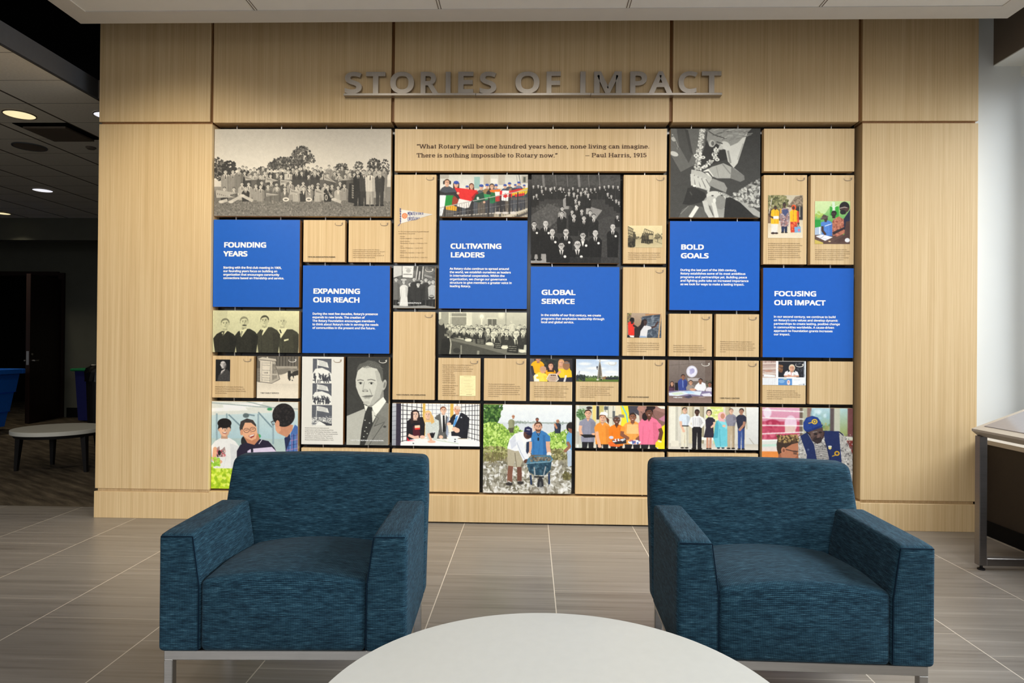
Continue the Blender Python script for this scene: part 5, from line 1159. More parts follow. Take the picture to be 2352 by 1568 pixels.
# -- three men laughing
def art_laugh():
    p = Pic(105, 640, 1095, 1630, (190, 208, 212)); R = p.rng; p.grad(105, 640, 1095, 1100, (206, 218, 216), (166, 194, 202)); p.grad(105, 1060, 1095, 1630, (172, 192, 190), (190, 200, 190))
    p.poly([(105, 640), (1095, 640), (1095, 740), (700, 770), (105, 800)], (214, 216, 208)); p.poly([(105, 720), (480, 700), (520, 740), (105, 760)], (236, 236, 230)); p.poly([(230, 680), (700, 650), (640, 700), (250, 720)], (242, 242, 238)); p.line([(105, 660), (650, 700), (1095, 720)], 10, (150, 164, 164)); p.line([(500, 640), (900, 730)], 9, (140, 156, 156))
    for x in (165, 280, 640, 810, 980): p.line([(x, 780), (x+4, 1120)], 18, (142, 164, 172))
    for a, b in (((300, 790), (440, 920)), ((640, 760), (800, 930)), ((480, 780), (600, 800))): p.line([a, b], 14, (112, 136, 146))
    p.ell(500, 800, 36, 26, (96, 110, 112)); p.ell(770, 725, 30, 16, (70, 150, 100)); p.ell(650, 1030, 22, 22, (64, 160, 96)); p.blur(2)
    p.grad(105, 1380, 1095, 1630, (196, 216, 60), (172, 200, 40)); p.specks(105, 1360, 400, 1630, 160, 10, 24, [(206, 226, 74), (150, 186, 40), (222, 236, 110), (176, 206, 52)], .9)
    sk = (224, 172, 138)
    p.body(265, 1085, 1400, 320, (228, 228, 226), (196, 200, 204)); p.poly([(170, 1170), (200, 1150), (205, 1200), (235, 1180), (260, 1155), (270, 1200), (262, 1270), (150, 1270)], (150, 120, 118), .8); p.specks(150, 1200, 265, 1270, 40, 6, 14, [(60, 54, 56), (200, 90, 100), (220, 190, 186)], .8); p.ell(200, 1225, 16, 30, (44, 40, 42))
    p.head(255, 955, 82, (226, 180, 150), (36, 30, 28), 'short', .15, None, False, True); p.ell(255, 890, 80, 56, (34, 29, 27)); p.poly([(178, 960), (190, 900), (325, 900), (330, 950), (280, 905), (230, 925)], (34, 29, 27))
    p.arm([(150, 1180), (140, 1300), (200, 1330)], 44, sk, sk, 0); p.ell(190, 1325, 44, 24, sk); p.specks(110, 1280, 200, 1370, 26, 10, 20, [(140, 190, 60), (180, 214, 84)], .9)
    p.ell(480, 1090, 34, 56, (44, 44, 46))
    p.poly([(400, 1200), (440, 1130), (560, 1090), (640, 1060), (760, 1085), (830, 1160), (850, 1200), (850, 1400), (400, 1400)], (44, 38, 58)); p.poly([(520, 1200), (560, 1175), (800, 1150), (850, 1200), (850, 1230), (520, 1230)], (212, 200, 222)); p.line([(570, 1150), (575, 1215)], 26, (40, 36, 56)); p.line([(650, 1120), (685, 1070)], 8, (220, 214, 224))
    p.poly([(470, 1030), (640, 1000), (660, 1060), (600, 1130), (520, 1110)], (190, 132, 100)); p.poly([(430, 960), (440, 880), (520, 835), (590, 860), (622, 930), (632, 1000), (615, 1060), (570, 1082), (510, 1060), (470, 1030)], sk); p.poly([(427, 940), (440, 868), (510, 832), (580, 850), (618, 905), (616, 925), (560, 880), (490, 880), (465, 940), (460, 1000), (440, 990)], (66, 60, 58)); p.ell(452, 990, 16, 34, (206, 150, 118))
    p.poly([(530, 1030), (600, 1005), (596, 1036), (560, 1056)], (150, 60, 56)); p.poly([(538, 1030), (598, 1008), (590, 1024), (548, 1040)], (246, 240, 232))
    for cx in (508, 580):
        for a in range(0, 360, 30): q = lambda d: (cx+32*math.cos(math.radians(d)), 968+24*math.sin(math.radians(d))-(cx-508)*.18); p.line([q(a), q(a+30)], 5, (84, 62, 58))
        p.line([(cx-16, 966-(cx-508)*.18), (cx+16, 962-(cx-508)*.18)], 5, (60, 44, 40))
    p.line([(548, 975), (566, 1000)], 6, (190, 130, 100))
    p.poly([(955, 1060), (1000, 1020), (1060, 895), (1095, 920), (1095, 1630), (960, 1630)], (76, 110, 170)); 
    for k in range(7): p.line([(975+k*18, 1000), (965+k*20, 1400)], 5, [(170, 120, 150), (44, 60, 110), (130, 170, 210)][k % 3]); p.line([(960, 1040+k*50), (1095, 1010+k*50)], 6, [(44, 60, 110), (180, 130, 160)][k % 2])
    p.poly([(940, 1050), (1000, 1000), (1010, 1060), (960, 1200)], (40, 50, 84)); p.poly([(840, 880), (1040, 900), (1030, 960), (970, 1040), (880, 1000), (850, 950)], (196, 142, 112)); p.poly([(828, 850), (880, 830), (900, 960), (870, 1000), (840, 960)], (214, 160, 128))
    p.ell(930, 790, 128, 132, (36, 33, 33)); p.specks(815, 660, 1050, 910, 140, 6, 14, [(48, 44, 44), (28, 26, 26), (60, 56, 54)], .7, 1.0, lambda x, y: ((x-930)/118)**2+((y-790)/122)**2 < 1); p.ell(862, 890, 24, 42, (206, 150, 120)); p.line([(785, 870), (870, 840)], 8, (36, 30, 32)); p.line([(790, 872), (806, 905), (830, 890)], 5, (60, 50, 50))
    return p
# -- four people round a model table
def art_model():
    p = Pic(92, 613, 1090, 1105, (232, 232, 230)); R = p.rng; bk = (34, 34, 42)
    p.grad(92, 613, 150, 1105, (190, 194, 200), (150, 154, 162)); p.rect(140, 613, 195, 1105, (58, 52, 66)); p.rect(440, 613, 470, 1000, (214, 178, 92)); p.rect(752, 613, 790, 900, (214, 176, 90))
    for x in (215, 262, 318, 372, 425): p.line([(x, 613), (x, 1060)], 6, bk)
    for x in (505, 550, 595, 640, 690, 735): p.line([(x, 613), (x, 980)], 4, (120, 124, 140))
    for x in (830, 880, 925, 965, 1000, 1030, 1060, 1085): p.line([(x, 613), (x, 1080)], 5, bk)
    for k in range(9): p.line([(195, 640+k*52), (440, 665+k*42)], 6, bk); p.line([(470, 640+k*44), (752, 640+k*44)], 4, (140, 144, 156)); p.line([(800, 660+k*42), (1090, 628+k*58)], 5, bk)
    for k in range(9): p.line([(92, 660+k*54), (140, 655+k*54)], 4, (110, 114, 124))
    sk = (232, 190, 164)
    p.poly([(190, 1075), (360, 1020), (960, 1015), (1090, 1050), (1090, 1105), (190, 1105)], (232, 234, 240)); p.line([(360, 1022), (960, 1016)], 5, (214, 196, 160))
    p.body(655, 745, 1020, 150, (104, 104, 102)); p.poly([(640, 730), (705, 730), (695, 940), (665, 940)], (232, 230, 228)); p.poly([(668, 750), (688, 750), (702, 930), (680, 950), (668, 930)], (34, 34, 36)); p.head(675, 690, 40, sk, (128, 78, 52), 'short', .4, None, False, False); p.poly([(740, 760), (725, 1000), (705, 960), (720, 780)], (150, 160, 180)); p.arm([(610, 790), (625, 930), (650, 1000)], 38, (96, 96, 94), None, 0, sk)
    p.body(860, 740, 1015, 215, (40, 40, 48)); p.poly([(815, 745), (870, 715), (855, 760), (800, 880), (785, 860)], (214, 222, 236)); p.poly([(818, 760), (840, 748), (820, 840), (792, 880), (786, 860)], (78, 146, 208)); p.ell(878, 770, 8, 8, (206, 210, 216)); p.head(830, 680, 44, (228, 170, 140), (214, 208, 200), 'bald', -.5, None, False, False); p.ell(845, 655, 34, 24, (224, 214, 204), 0, .7)
    p.arm([(945, 790), (930, 900), (830, 920)], 52, (40, 40, 48), None, 0, sk); p.arm([(790, 780), (740, 850)], 40, (40, 40, 48), None, 0, sk); p.poly([(725, 860), (785, 855), (795, 930), (740, 942)], (236, 226, 206)); p.ell(805, 905, 30, 24, sk)
    p.poly([(735, 985), (840, 1010), (835, 1062), (730, 1050)], (226, 230, 234)); p.poly([(735, 985), (840, 985), (880, 1005), (840, 1012)], (246, 246, 248)); p.ell(810, 1025, 8, 7, (40, 40, 44)); p.ell(808, 1050, 9, 6, (40, 40, 44)); p.line([(560, 1030), (850, 1075)], 7, (190, 204, 176)); p.line([(640, 1010), (730, 1060)], 6, (206, 212, 190))
    p.poly([(500, 950), (600, 950), (590, 1010), (520, 1015)], (36, 34, 40)); p.poly([(480, 800), (560, 780), (625, 810), (630, 900), (600, 1040), (560, 1030), (590, 930), (520, 960), (510, 1050), (470, 960)], (202, 208, 202)); p.specks(480, 800, 625, 960, 60, 3, 6, [(226, 230, 226), (176, 184, 178)], .7)
    p.head(500, 745, 44, sk, (226, 190, 128), 'long', -.3, None, False, False); p.poly([(525, 720), (560, 760), (575, 830), (540, 850), (530, 790)], (218, 178, 112)); p.line([(505, 960), (545, 1055)], 30, (222, 180, 154)); p.ell(545, 1055, 46, 16, (228, 184, 158))
    p.poly([(265, 820), (320, 780), (440, 770), (466, 850), (462, 1000), (420, 1010), (330, 1030), (262, 1040)], (34, 30, 36)); p.poly([(330, 880), (400, 860), (415, 990), (330, 1000)], (84, 34, 46)); p.poly([(350, 870), (410, 865), (412, 900), (352, 905)], (244, 206, 176)); p.poly([(352, 900), (412, 895), (412, 915), (352, 920)], (220, 60, 50))
    p.head(355, 745, 50, (232, 196, 176), (48, 36, 36), 'long', .1, None, False, False); p.poly([(305, 720), (330, 700), (335, 840), (305, 860)], (54, 40, 40)); p.poly([(392, 720), (410, 760), (410, 850), (388, 820)], (54, 40, 40)); p.line([(280, 980), (350, 1010), (400, 1000)], 34, (226, 186, 166)); p.ell(440, 1000, 30, 18, (226, 186, 166)); p.poly([(262, 1000), (290, 1040), (360, 1045), (270, 1052)], (206, 44, 60)); p.poly([(330, 1070), (350, 1076), (332, 1086)], (40, 40, 40))
    return p
# -- two men pushing a wheelbarrow through shallow water
def art_barrow():
    p = Pic(1118, 628, 2125, 1640, (214, 216, 214)); R = p.rng; p.grad(1118, 628, 2125, 850, (230, 234, 236), (218, 224, 228)); p.rect(1118, 836, 2125, 940, (206, 212, 216)); p.rect(1400, 828, 2125, 842, (150, 162, 156)); p.specks(1400, 824, 2125, 842, 60, 6, 10, [(136, 150, 140), (166, 176, 172)], .8, 1.8)
    g1 = [(60, 96, 46), (84, 120, 60), (44, 74, 34), (110, 146, 76)]; g2 = [(150, 184, 84), (176, 206, 104), (124, 160, 66), (196, 220, 130), (104, 138, 58)]
    tree(p, 1190, 740, 120, 130, 420, g1, 9, 18); tree(p, 1280, 660, 60, 50, 60, g1, 8, 14)
    tree(p, 1230, 1010, 190, 170, 900, g2, 8, 17); tree(p, 1480, 940, 90, 60, 90, g2, 7, 13); tree(p, 1960, 1050, 150, 120, 420, g2, 8, 16); tree(p, 2080, 960, 60, 60, 60, g2, 7, 12); tree(p, 1400, 1060, 80, 110, 160, g2, 8, 14)
    p.grad(1118, 1200, 2125, 1640, (150, 144, 120), (190, 188, 180)); tree(p, 1230, 1190, 180, 80, 300, [(130, 134, 78), (160, 160, 104), (104, 104, 64), (176, 172, 126)], 8, 16); tree(p, 1960, 1190, 170, 60, 220, [(130, 128, 84), (170, 164, 120), (104, 100, 66)], 8, 14)
    for k in range(60): x = R.uniform(1130, 1400); p.line([(x, 1180), (x+R.uniform(-30, 30), 1300)], 4, (110, 100, 70), .7)
    p.specks(1118, 1290, 2125, 1640, 700, 5, 16, [(214, 214, 210), (130, 126, 112), (166, 162, 148), (230, 230, 228), (104, 100, 84)], .75, 2.6); p.specks(2030, 1390, 2125, 1470, 40, 8, 16, [(96, 92, 60), (130, 124, 84)])
    for x in (1300, 1350, 1250): p.line([(x, 1330), (x-6, 1440), (x, 1520)], 5, (84, 80, 64), .7)
    sk = (190, 134, 104); dkk = (96, 66, 54)
    # far figures
    p.body(1438, 805, 920, 70, (150, 152, 120)); p.head(1458, 765, 20, sk, (206, 206, 202), 'short', .5, None, False, False); p.poly([(1400, 900), (1470, 890), (1460, 950), (1420, 950)], (90, 88, 70)); p.body(1730, 845, 930, 110, (226, 196, 176)); p.head(1730, 800, 21, (170, 110, 90), (40, 36, 36), 'short', 0, (50, 40, 38), False, False)
    p.body(1962, 840, 950, 76, (52, 60, 76)); p.head(1962, 810, 21, sk, (220, 220, 216), 'short', -.2, None, False, False); p.arm([(1930, 850), (1950, 890)], 22, sk)
    p.poly([(2060, 980), (2090, 930), (2125, 920), (2125, 1150), (2060, 1080)], (110, 160, 200)); p.ell(2112, 880, 52, 56, (50, 44, 42)); p.poly([(2080, 890), (2095, 940), (2125, 950), (2125, 900)], (150, 104, 84)); p.arm([(2080, 1060), (2100, 1100), (2050, 1150)], 34, (150, 106, 84)); p.poly([(2070, 1150), (2125, 1140), (2125, 1320), (2080, 1330)], (176, 190, 206))
    # man in blue shirt
    p.poly([(1650, 1180), (1840, 1180), (1850, 1330), (1640, 1330)], (110, 98, 84)); p.body(1755, 945, 1200, 230, (62, 122, 178), (40, 84, 136), 170); p.arm([(1650, 1000), (1650, 1110), (1632, 1200)], 46, (62, 122, 178), (214, 168, 142), .45, (226, 220, 214)); p.arm([(1850, 1000), (1855, 1100), (1868, 1190)], 46, (62, 122, 178), (214, 168, 142), .45, (226, 220, 214)); p.head(1742, 880, 52, (216, 168, 142), (96, 66, 50), 'short', 0, (104, 74, 58), False, False); p.line([(1722, 940), (1745, 985)], 5, (40, 40, 44)); p.line([(1768, 935), (1746, 985)], 5, (40, 40, 44)); p.ell(1744, 1020, 10, 20, (34, 34, 40)); p.poly([(1610, 1050), (1640, 1040), (1640, 1160), (1605, 1220)], (44, 56, 80))
    # man in white shirt
    p.poly([(1395, 1120), (1560, 1140), (1580, 1240), (1540, 1350), (1480, 1345), (1490, 1250), (1460, 1340), (1398, 1330)], (176, 168, 146)); p.line([(1480, 1180), (1500, 1340)], 8, (120, 112, 94))
    p.poly([(1390, 1130), (1420, 1020), (1480, 960), (1570, 935), (1660, 990), (1665, 1040), (1600, 1060), (1580, 1150), (1480, 1160)], (228, 230, 236)); p.poly([(1420, 1040), (1480, 975), (1500, 1090), (1440, 1140)], (206, 210, 220)); p.line([(1520, 1040), (1560, 1150), (1610, 1260)], 74, (224, 227, 234)); p.line([(1500, 1060), (1545, 1170), (1590, 1250)], 8, (180, 186, 198)); p.ell(1618, 1275, 36, 26, dkk)
    p.ell(1622, 965, 46, 56, (104, 72, 62)); p.ell(1638, 990, 30, 22, (70, 48, 42)); p.poly([(1580, 940), (1590, 890), (1630, 876), (1672, 900), (1676, 960), (1620, 945)], (42, 44, 80)); p.poly([(1590, 950), (1676, 950), (1670, 985), (1620, 970)], (34, 36, 66)); p.line([(1610, 912), (1650, 916)], 8, (206, 208, 214))
    p.line([(1435, 1330), (1425, 1420), (1425, 1510)], 58, (130, 90, 74)); p.line([(1530, 1340), (1535, 1420), (1535, 1500)], 52, (112, 76, 62)); p.ell(1418, 1535, 40, 20, (60, 56, 54)); p.ell(1545, 1520, 36, 18, (60, 56, 54)); p.line([(1405, 1500), (1440, 1520)], 8, (206, 206, 204))
    # wheelbarrow
    p.poly([(1615, 1290), (1900, 1260), (1885, 1370), (1820, 1430), (1700, 1430), (1640, 1390)], (44, 74, 92)); p.poly([(1630, 1240), (1720, 1210), (1880, 1200), (1912, 1245), (1880, 1275), (1700, 1290), (1610, 1300)], (78, 122, 146)); p.poly([(1640, 1250), (1730, 1225), (1870, 1218), (1890, 1245), (1720, 1275)], (110, 110, 100)); p.specks(1660, 1225, 1880, 1270, 70, 6, 14, [(90, 84, 74), (140, 136, 124), (70, 96, 110), (120, 110, 96)]); p.line([(1605, 1300), (1700, 1292), (1880, 1276), (1912, 1245)], 12, (120, 156, 172))
    p.specks(1630, 1300, 1880, 1420, 60, 6, 16, [(60, 96, 116), (34, 58, 74), (84, 116, 130)], .6)
    p.line([(1700, 1340), (1712, 1470)], 16, (160, 166, 168)); p.line([(1830, 1330), (1800, 1470)], 14, (150, 158, 162)); p.line([(1660, 1430), (1670, 1540)], 20, (40, 58, 90)); p.line([(1868, 1410), (1872, 1530)], 20, (40, 58, 90)); p.ell(1772, 1545, 36, 96, (50, 50, 54)); p.ell(1772, 1560, 14, 60, (90, 92, 94)); p.line([(1700, 1450), (1810, 1450)], 16, (44, 44, 48))
    p.specks(1650, 1580, 1900, 1640, 60, 6, 18, [(196, 194, 188), (120, 114, 100)], .7, 2.4); return p
# -- five women in bright shirts
def art_women():
    p = Pic(593, 638, 1605, 1130, (214, 206, 190)); R = p.rng
    p.rect(593, 638, 800, 1130, (196, 200, 188)); p.rect(610, 638, 630, 1130, (226, 226, 220)); tree(p, 665, 740, 55, 60, 90, [(96, 130, 84), (130, 160, 112), (70, 104, 60)], 8, 14); p.rect(593, 940, 660, 1090, (206, 202, 190))
    for x in range(600, 665, 13): p.line([(x, 940), (x, 1080)], 4, (160, 154, 142))
    p.rect(785, 638, 825, 1000, (226, 206, 130)); p.rect(830, 645, 862, 800, (52, 54, 60)); p.rect(862, 638, 912, 900, (196, 184, 120)); p.rect(912, 638, 1050, 900, (216, 212, 196)); 
    for x in (930, 965, 1020): p.line([(x, 640), (x, 860)], 8, (150, 150, 136))
    p.rect(918, 650, 960, 690, (90, 96, 100)); p.rect(1012, 700, 1040, 800, (100, 104, 104)); p.rect(912, 775, 1050, 784, (170, 166, 150))
    p.poly([(1045, 638), (1110, 638), (1100, 900), (1045, 900)], (226, 214, 180)); p.poly([(1100, 638), (1200, 638), (1215, 800), (1180, 900), (1100, 900), (1120, 760)], (240, 220, 60)); p.line([(1120, 640), (1170, 740), (1190, 860)], 14, (110, 190, 214)); p.poly([(1185, 638), (1320, 638), (1330, 760), (1260, 720), (1200, 740)], (76, 74, 84)); p.poly([(1300, 638), (1605, 638), (1605, 900), (1330, 900)], (160, 122, 112)); p.poly([(1380, 700), (1480, 680), (1605, 720), (1605, 860), (1480, 840)], (140, 104, 96)); p.ell(1330, 670, 40, 30, (176, 130, 116)); p.poly([(1510, 640), (1605, 640), (1605, 670), (1560, 668)], (238, 232, 214)); p.poly([(1530, 790), (1605, 740), (1605, 820)], (190, 130, 150)); p.poly([(1560, 880), (1605, 850), (1605, 1130), (1530, 1130)], (238, 216, 40))
    for k in range(3): p.line([(1330+k*60, 700), (1400+k*50, 780), (1470+k*40, 800)], 5, (110, 80, 74))
    L = (228, 178, 148); D = (112, 74, 56); B = (40, 38, 42)
    def woman(cx, y, r, skin, hair, top, bottom, w_, style='short'):
        p.legs(cx, bottom-20, 1135, w_*.78, B); p.body(cx, y+1.45*r, bottom, w_, top, tuple(k*.82 for k in top), w_*.84); p.poly([(cx-.45*r, y+1.15*r), (cx+.45*r, y+1.15*r), (cx, y+2.0*r)], skin); p.head(cx, y, r, skin, hair, style, 0)
    woman(735, 735, 46, L, (74, 52, 44), (146, 146, 162), 1060, 175); p.ell(748, 668, 34, 16, (60, 50, 50)); p.arm([(660, 840), (645, 920), (660, 975)], 34, (146, 146, 162), L, .4, L); p.poly([(645, 975), (870, 970), (878, 1000), (700, 1012)], (38, 38, 42)); p.ell(800, 968, 24, 12, L)
    woman(900, 785, 44, L, (110, 66, 48), (240, 150, 62), 1085, 180); p.poly([(866, 745), (880, 715), (930, 710), (962, 735), (955, 755), (900, 745)], (240, 238, 234)); p.poly([(940, 770), (975, 800), (970, 850), (945, 820)], (96, 58, 44)); p.arm([(830, 900), (845, 1010), (870, 1105)], 36, (240, 150, 62), L, .35, L)
    woman(1060, 805, 46, D, (90, 84, 84), (238, 130, 36), 1100, 180); p.poly([(1065, 770), (1085, 740), (1140, 740), (1148, 775)], (140, 132, 124)); p.ell(1090, 800, 4, 4, D)
    for e in (-18, 22): p.ell(1100+e-38, 797, 15, 11, (60, 46, 44)); p.ell(1100+e-38, 797, 10, 7, (150, 130, 120))
    woman(1240, 770, 48, (150, 100, 76), (54, 42, 38), (244, 164, 84), 1080, 230); p.poly([(1180, 850), (1300, 850), (1310, 960), (1170, 960)], (250, 206, 150), .7); p.arm([(1130, 900), (1120, 970), (1180, 1010)], 40, (240, 150, 62), (140, 92, 70), .45, (140, 92, 70)); p.arm([(1345, 900), (1340, 980), (1300, 1020)], 40, (240, 150, 62), (140, 92, 70), .45, (140, 92, 70))
    woman(1425, 715, 52, (104, 68, 54), (44, 32, 32), (238, 122, 152), 1080, 240); p.ell(1380, 760, 34, 46, (44, 32, 32)); p.ell(1445, 655, 50, 30, (44, 32, 32)); p.head(1425, 718, 48, (112, 74, 58), (44, 32, 32), 'short', .1); p.arm([(1535, 860), (1565, 940), (1545, 1040)], 42, (238, 122, 152), (104, 68, 54), .42); p.poly([(1500, 1060), (1535, 1020), (1570, 1040), (1550, 1115), (1500, 1110)], (236, 214, 52)); p.line([(1530, 1040), (1568, 1048)], 12, (240, 236, 220))
    p.poly([(1010, 1035), (1165, 1010), (1172, 1070), (1030, 1085)], (52, 48, 52)); p.poly([(1010, 1045), (1150, 1015), (1165, 1025), (1030, 1060)], (236, 236, 236)); p.specks(1030, 1020, 1150, 1045, 20, 5, 9, [(200, 204, 210), (244, 244, 246), (160, 60, 50)]); p.ell(1262, 1055, 72, 26, (236, 238, 244)); p.specks(1205, 1035, 1320, 1070, 26, 6, 12, [(90, 110, 170), (240, 240, 244), (200, 120, 110)]); p.poly([(965, 1060), (1010, 1050), (1060, 1090), (1110, 1095), (1090, 1112), (980, 1105)], (236, 110, 50)); p.ell(1000, 1005, 26, 18, (206, 206, 220))
    return p
# -- six people talking in a colonnade
def art_six():
    p = Pic(70, 645, 1090, 1140, (206, 200, 184)); R = p.rng; p.grad(70, 645, 1090, 1140, (216, 212, 198), (206, 202, 190))
    for x, w_, c in ((135, 90, (226, 222, 206)), (250, 70, (196, 182, 152)), (330, 60, (206, 196, 168)), (450, 50, (176, 166, 138)), (600, 40, (196, 206, 150)), (745, 60, (190, 180, 150)), (960, 60, (214, 208, 192))): p.rect(x-w_/2, 645, x+w_/2, 1090, c); p.rect(x+w_*.18, 645, x+w_/2, 1090, tuple(k*.86 for k in c))
    p.specks(510, 650, 680, 800, 90, 10, 20, [(226, 230, 150), (206, 216, 120), (238, 240, 196)], .8); p.grad(950, 645, 1090, 1140, (226, 226, 220), (204, 204, 200)); p.line([(985, 1000), (1090, 1140)], 8, (176, 172, 160)); p.line([(940, 645), (960, 900)], 8, (166, 156, 132)); p.rect(420, 995, 620, 1030, (236, 232, 222)); p.grad(70, 1070, 1090, 1140, (196, 190, 176), (214, 208, 196)); p.rect(100, 1040, 190, 1110, (222, 216, 200))
    W_ = (226, 184, 158); Dk = (84, 58, 48)
    def person(x, y, r, skin, hair, top, low, wb, yw, yb, sw, style='short', turn=0.):
        p.legs(x, yw-6, yb, wb, low); p.body(x, y+1.5*r, yw, sw, top, None, wb*1.0); p.head(x, y, r, skin, hair, style, turn, None, False, False)
    person(255, 690, 32, W_, (62, 50, 44), (212, 222, 232), (222, 216, 196), 82, 870, 1122, 122, 'short', .6); p.arm([(205, 780), (215, 860), (245, 930)], 26, (212, 222, 232), W_, .45, W_); p.rect(225, 864, 300, 876, (50, 46, 46))
    person(395, 712, 32, Dk, (36, 30, 30), (236, 234, 232), (40, 36, 40), 110, 880, 1130, 136)
    for x in range(350, 450, 14): p.line([(x, 770), (x, 878)], 3, (150, 150, 158))
    p.arm([(335, 780), (308, 850), (340, 880)], 26, (232, 230, 228)); p.arm([(455, 780), (478, 830), (445, 878)], 26, (232, 230, 228))
    p.line([(515, 1000), (515, 1125)], 26, (196, 146, 122)); p.line([(550, 1000), (545, 1125)], 26, (196, 146, 122)); p.ell(515, 1128, 16, 7, (40, 34, 34)); p.ell(545, 1128, 16, 7, (40, 34, 34)); p.poly([(490, 800), (520, 765), (570, 770), (600, 800), (580, 880), (588, 1000), (472, 1000), (495, 890)], (54, 48, 60)); p.head(530, 715, 32, (230, 190, 166), (48, 36, 34), 'bob', -.4, None, False, False); p.arm([(585, 800), (590, 850), (560, 880)], 22, (54, 48, 60), W_, .4)
    p.poly([(630, 800), (700, 780), (745, 840), (740, 1100), (610, 1110), (580, 1010), (605, 850)], (112, 194, 206)); p.poly([(620, 800), (640, 860), (630, 1000), (582, 1010), (600, 850)], (84, 166, 184)); p.poly([(700, 800), (760, 880), (720, 900), (640, 810)], (140, 212, 220)); p.ell(675, 750, 46, 46, (232, 186, 186)); p.ell(684, 752, 24, 32, (196, 140, 116)); p.poly([(630, 770), (700, 790), (720, 820), (640, 810)], (226, 176, 178)); p.ell(700, 865, 20, 14, W_); p.line([(650, 900), (660, 1100)], 6, (78, 160, 176))
    for x in (640, 690): p.ell(x, 1118, 18, 10, (50, 60, 70)); p.rect(x-16, 1090, x+16, 1112, (126, 200, 210))
    person(780, 695, 30, W_, (120, 96, 80), (140, 138, 150), (186, 168, 140), 86, 865, 1122, 126, 'short', .3); p.arm([(735, 780), (760, 830), (850, 800)], 24, (140, 138, 150), None, 0, W_)
    person(895, 695, 32, (176, 130, 106), (36, 30, 30), (52, 54, 70), (62, 84, 140), 78, 890, 1128, 116, 'short', -.6); p.arm([(935, 780), (925, 850), (880, 905)], 28, (52, 54, 70), (176, 130, 106), .45, (176, 130, 106)); p.line([(900, 920), (915, 1110)], 8, (84, 108, 160))
    return p
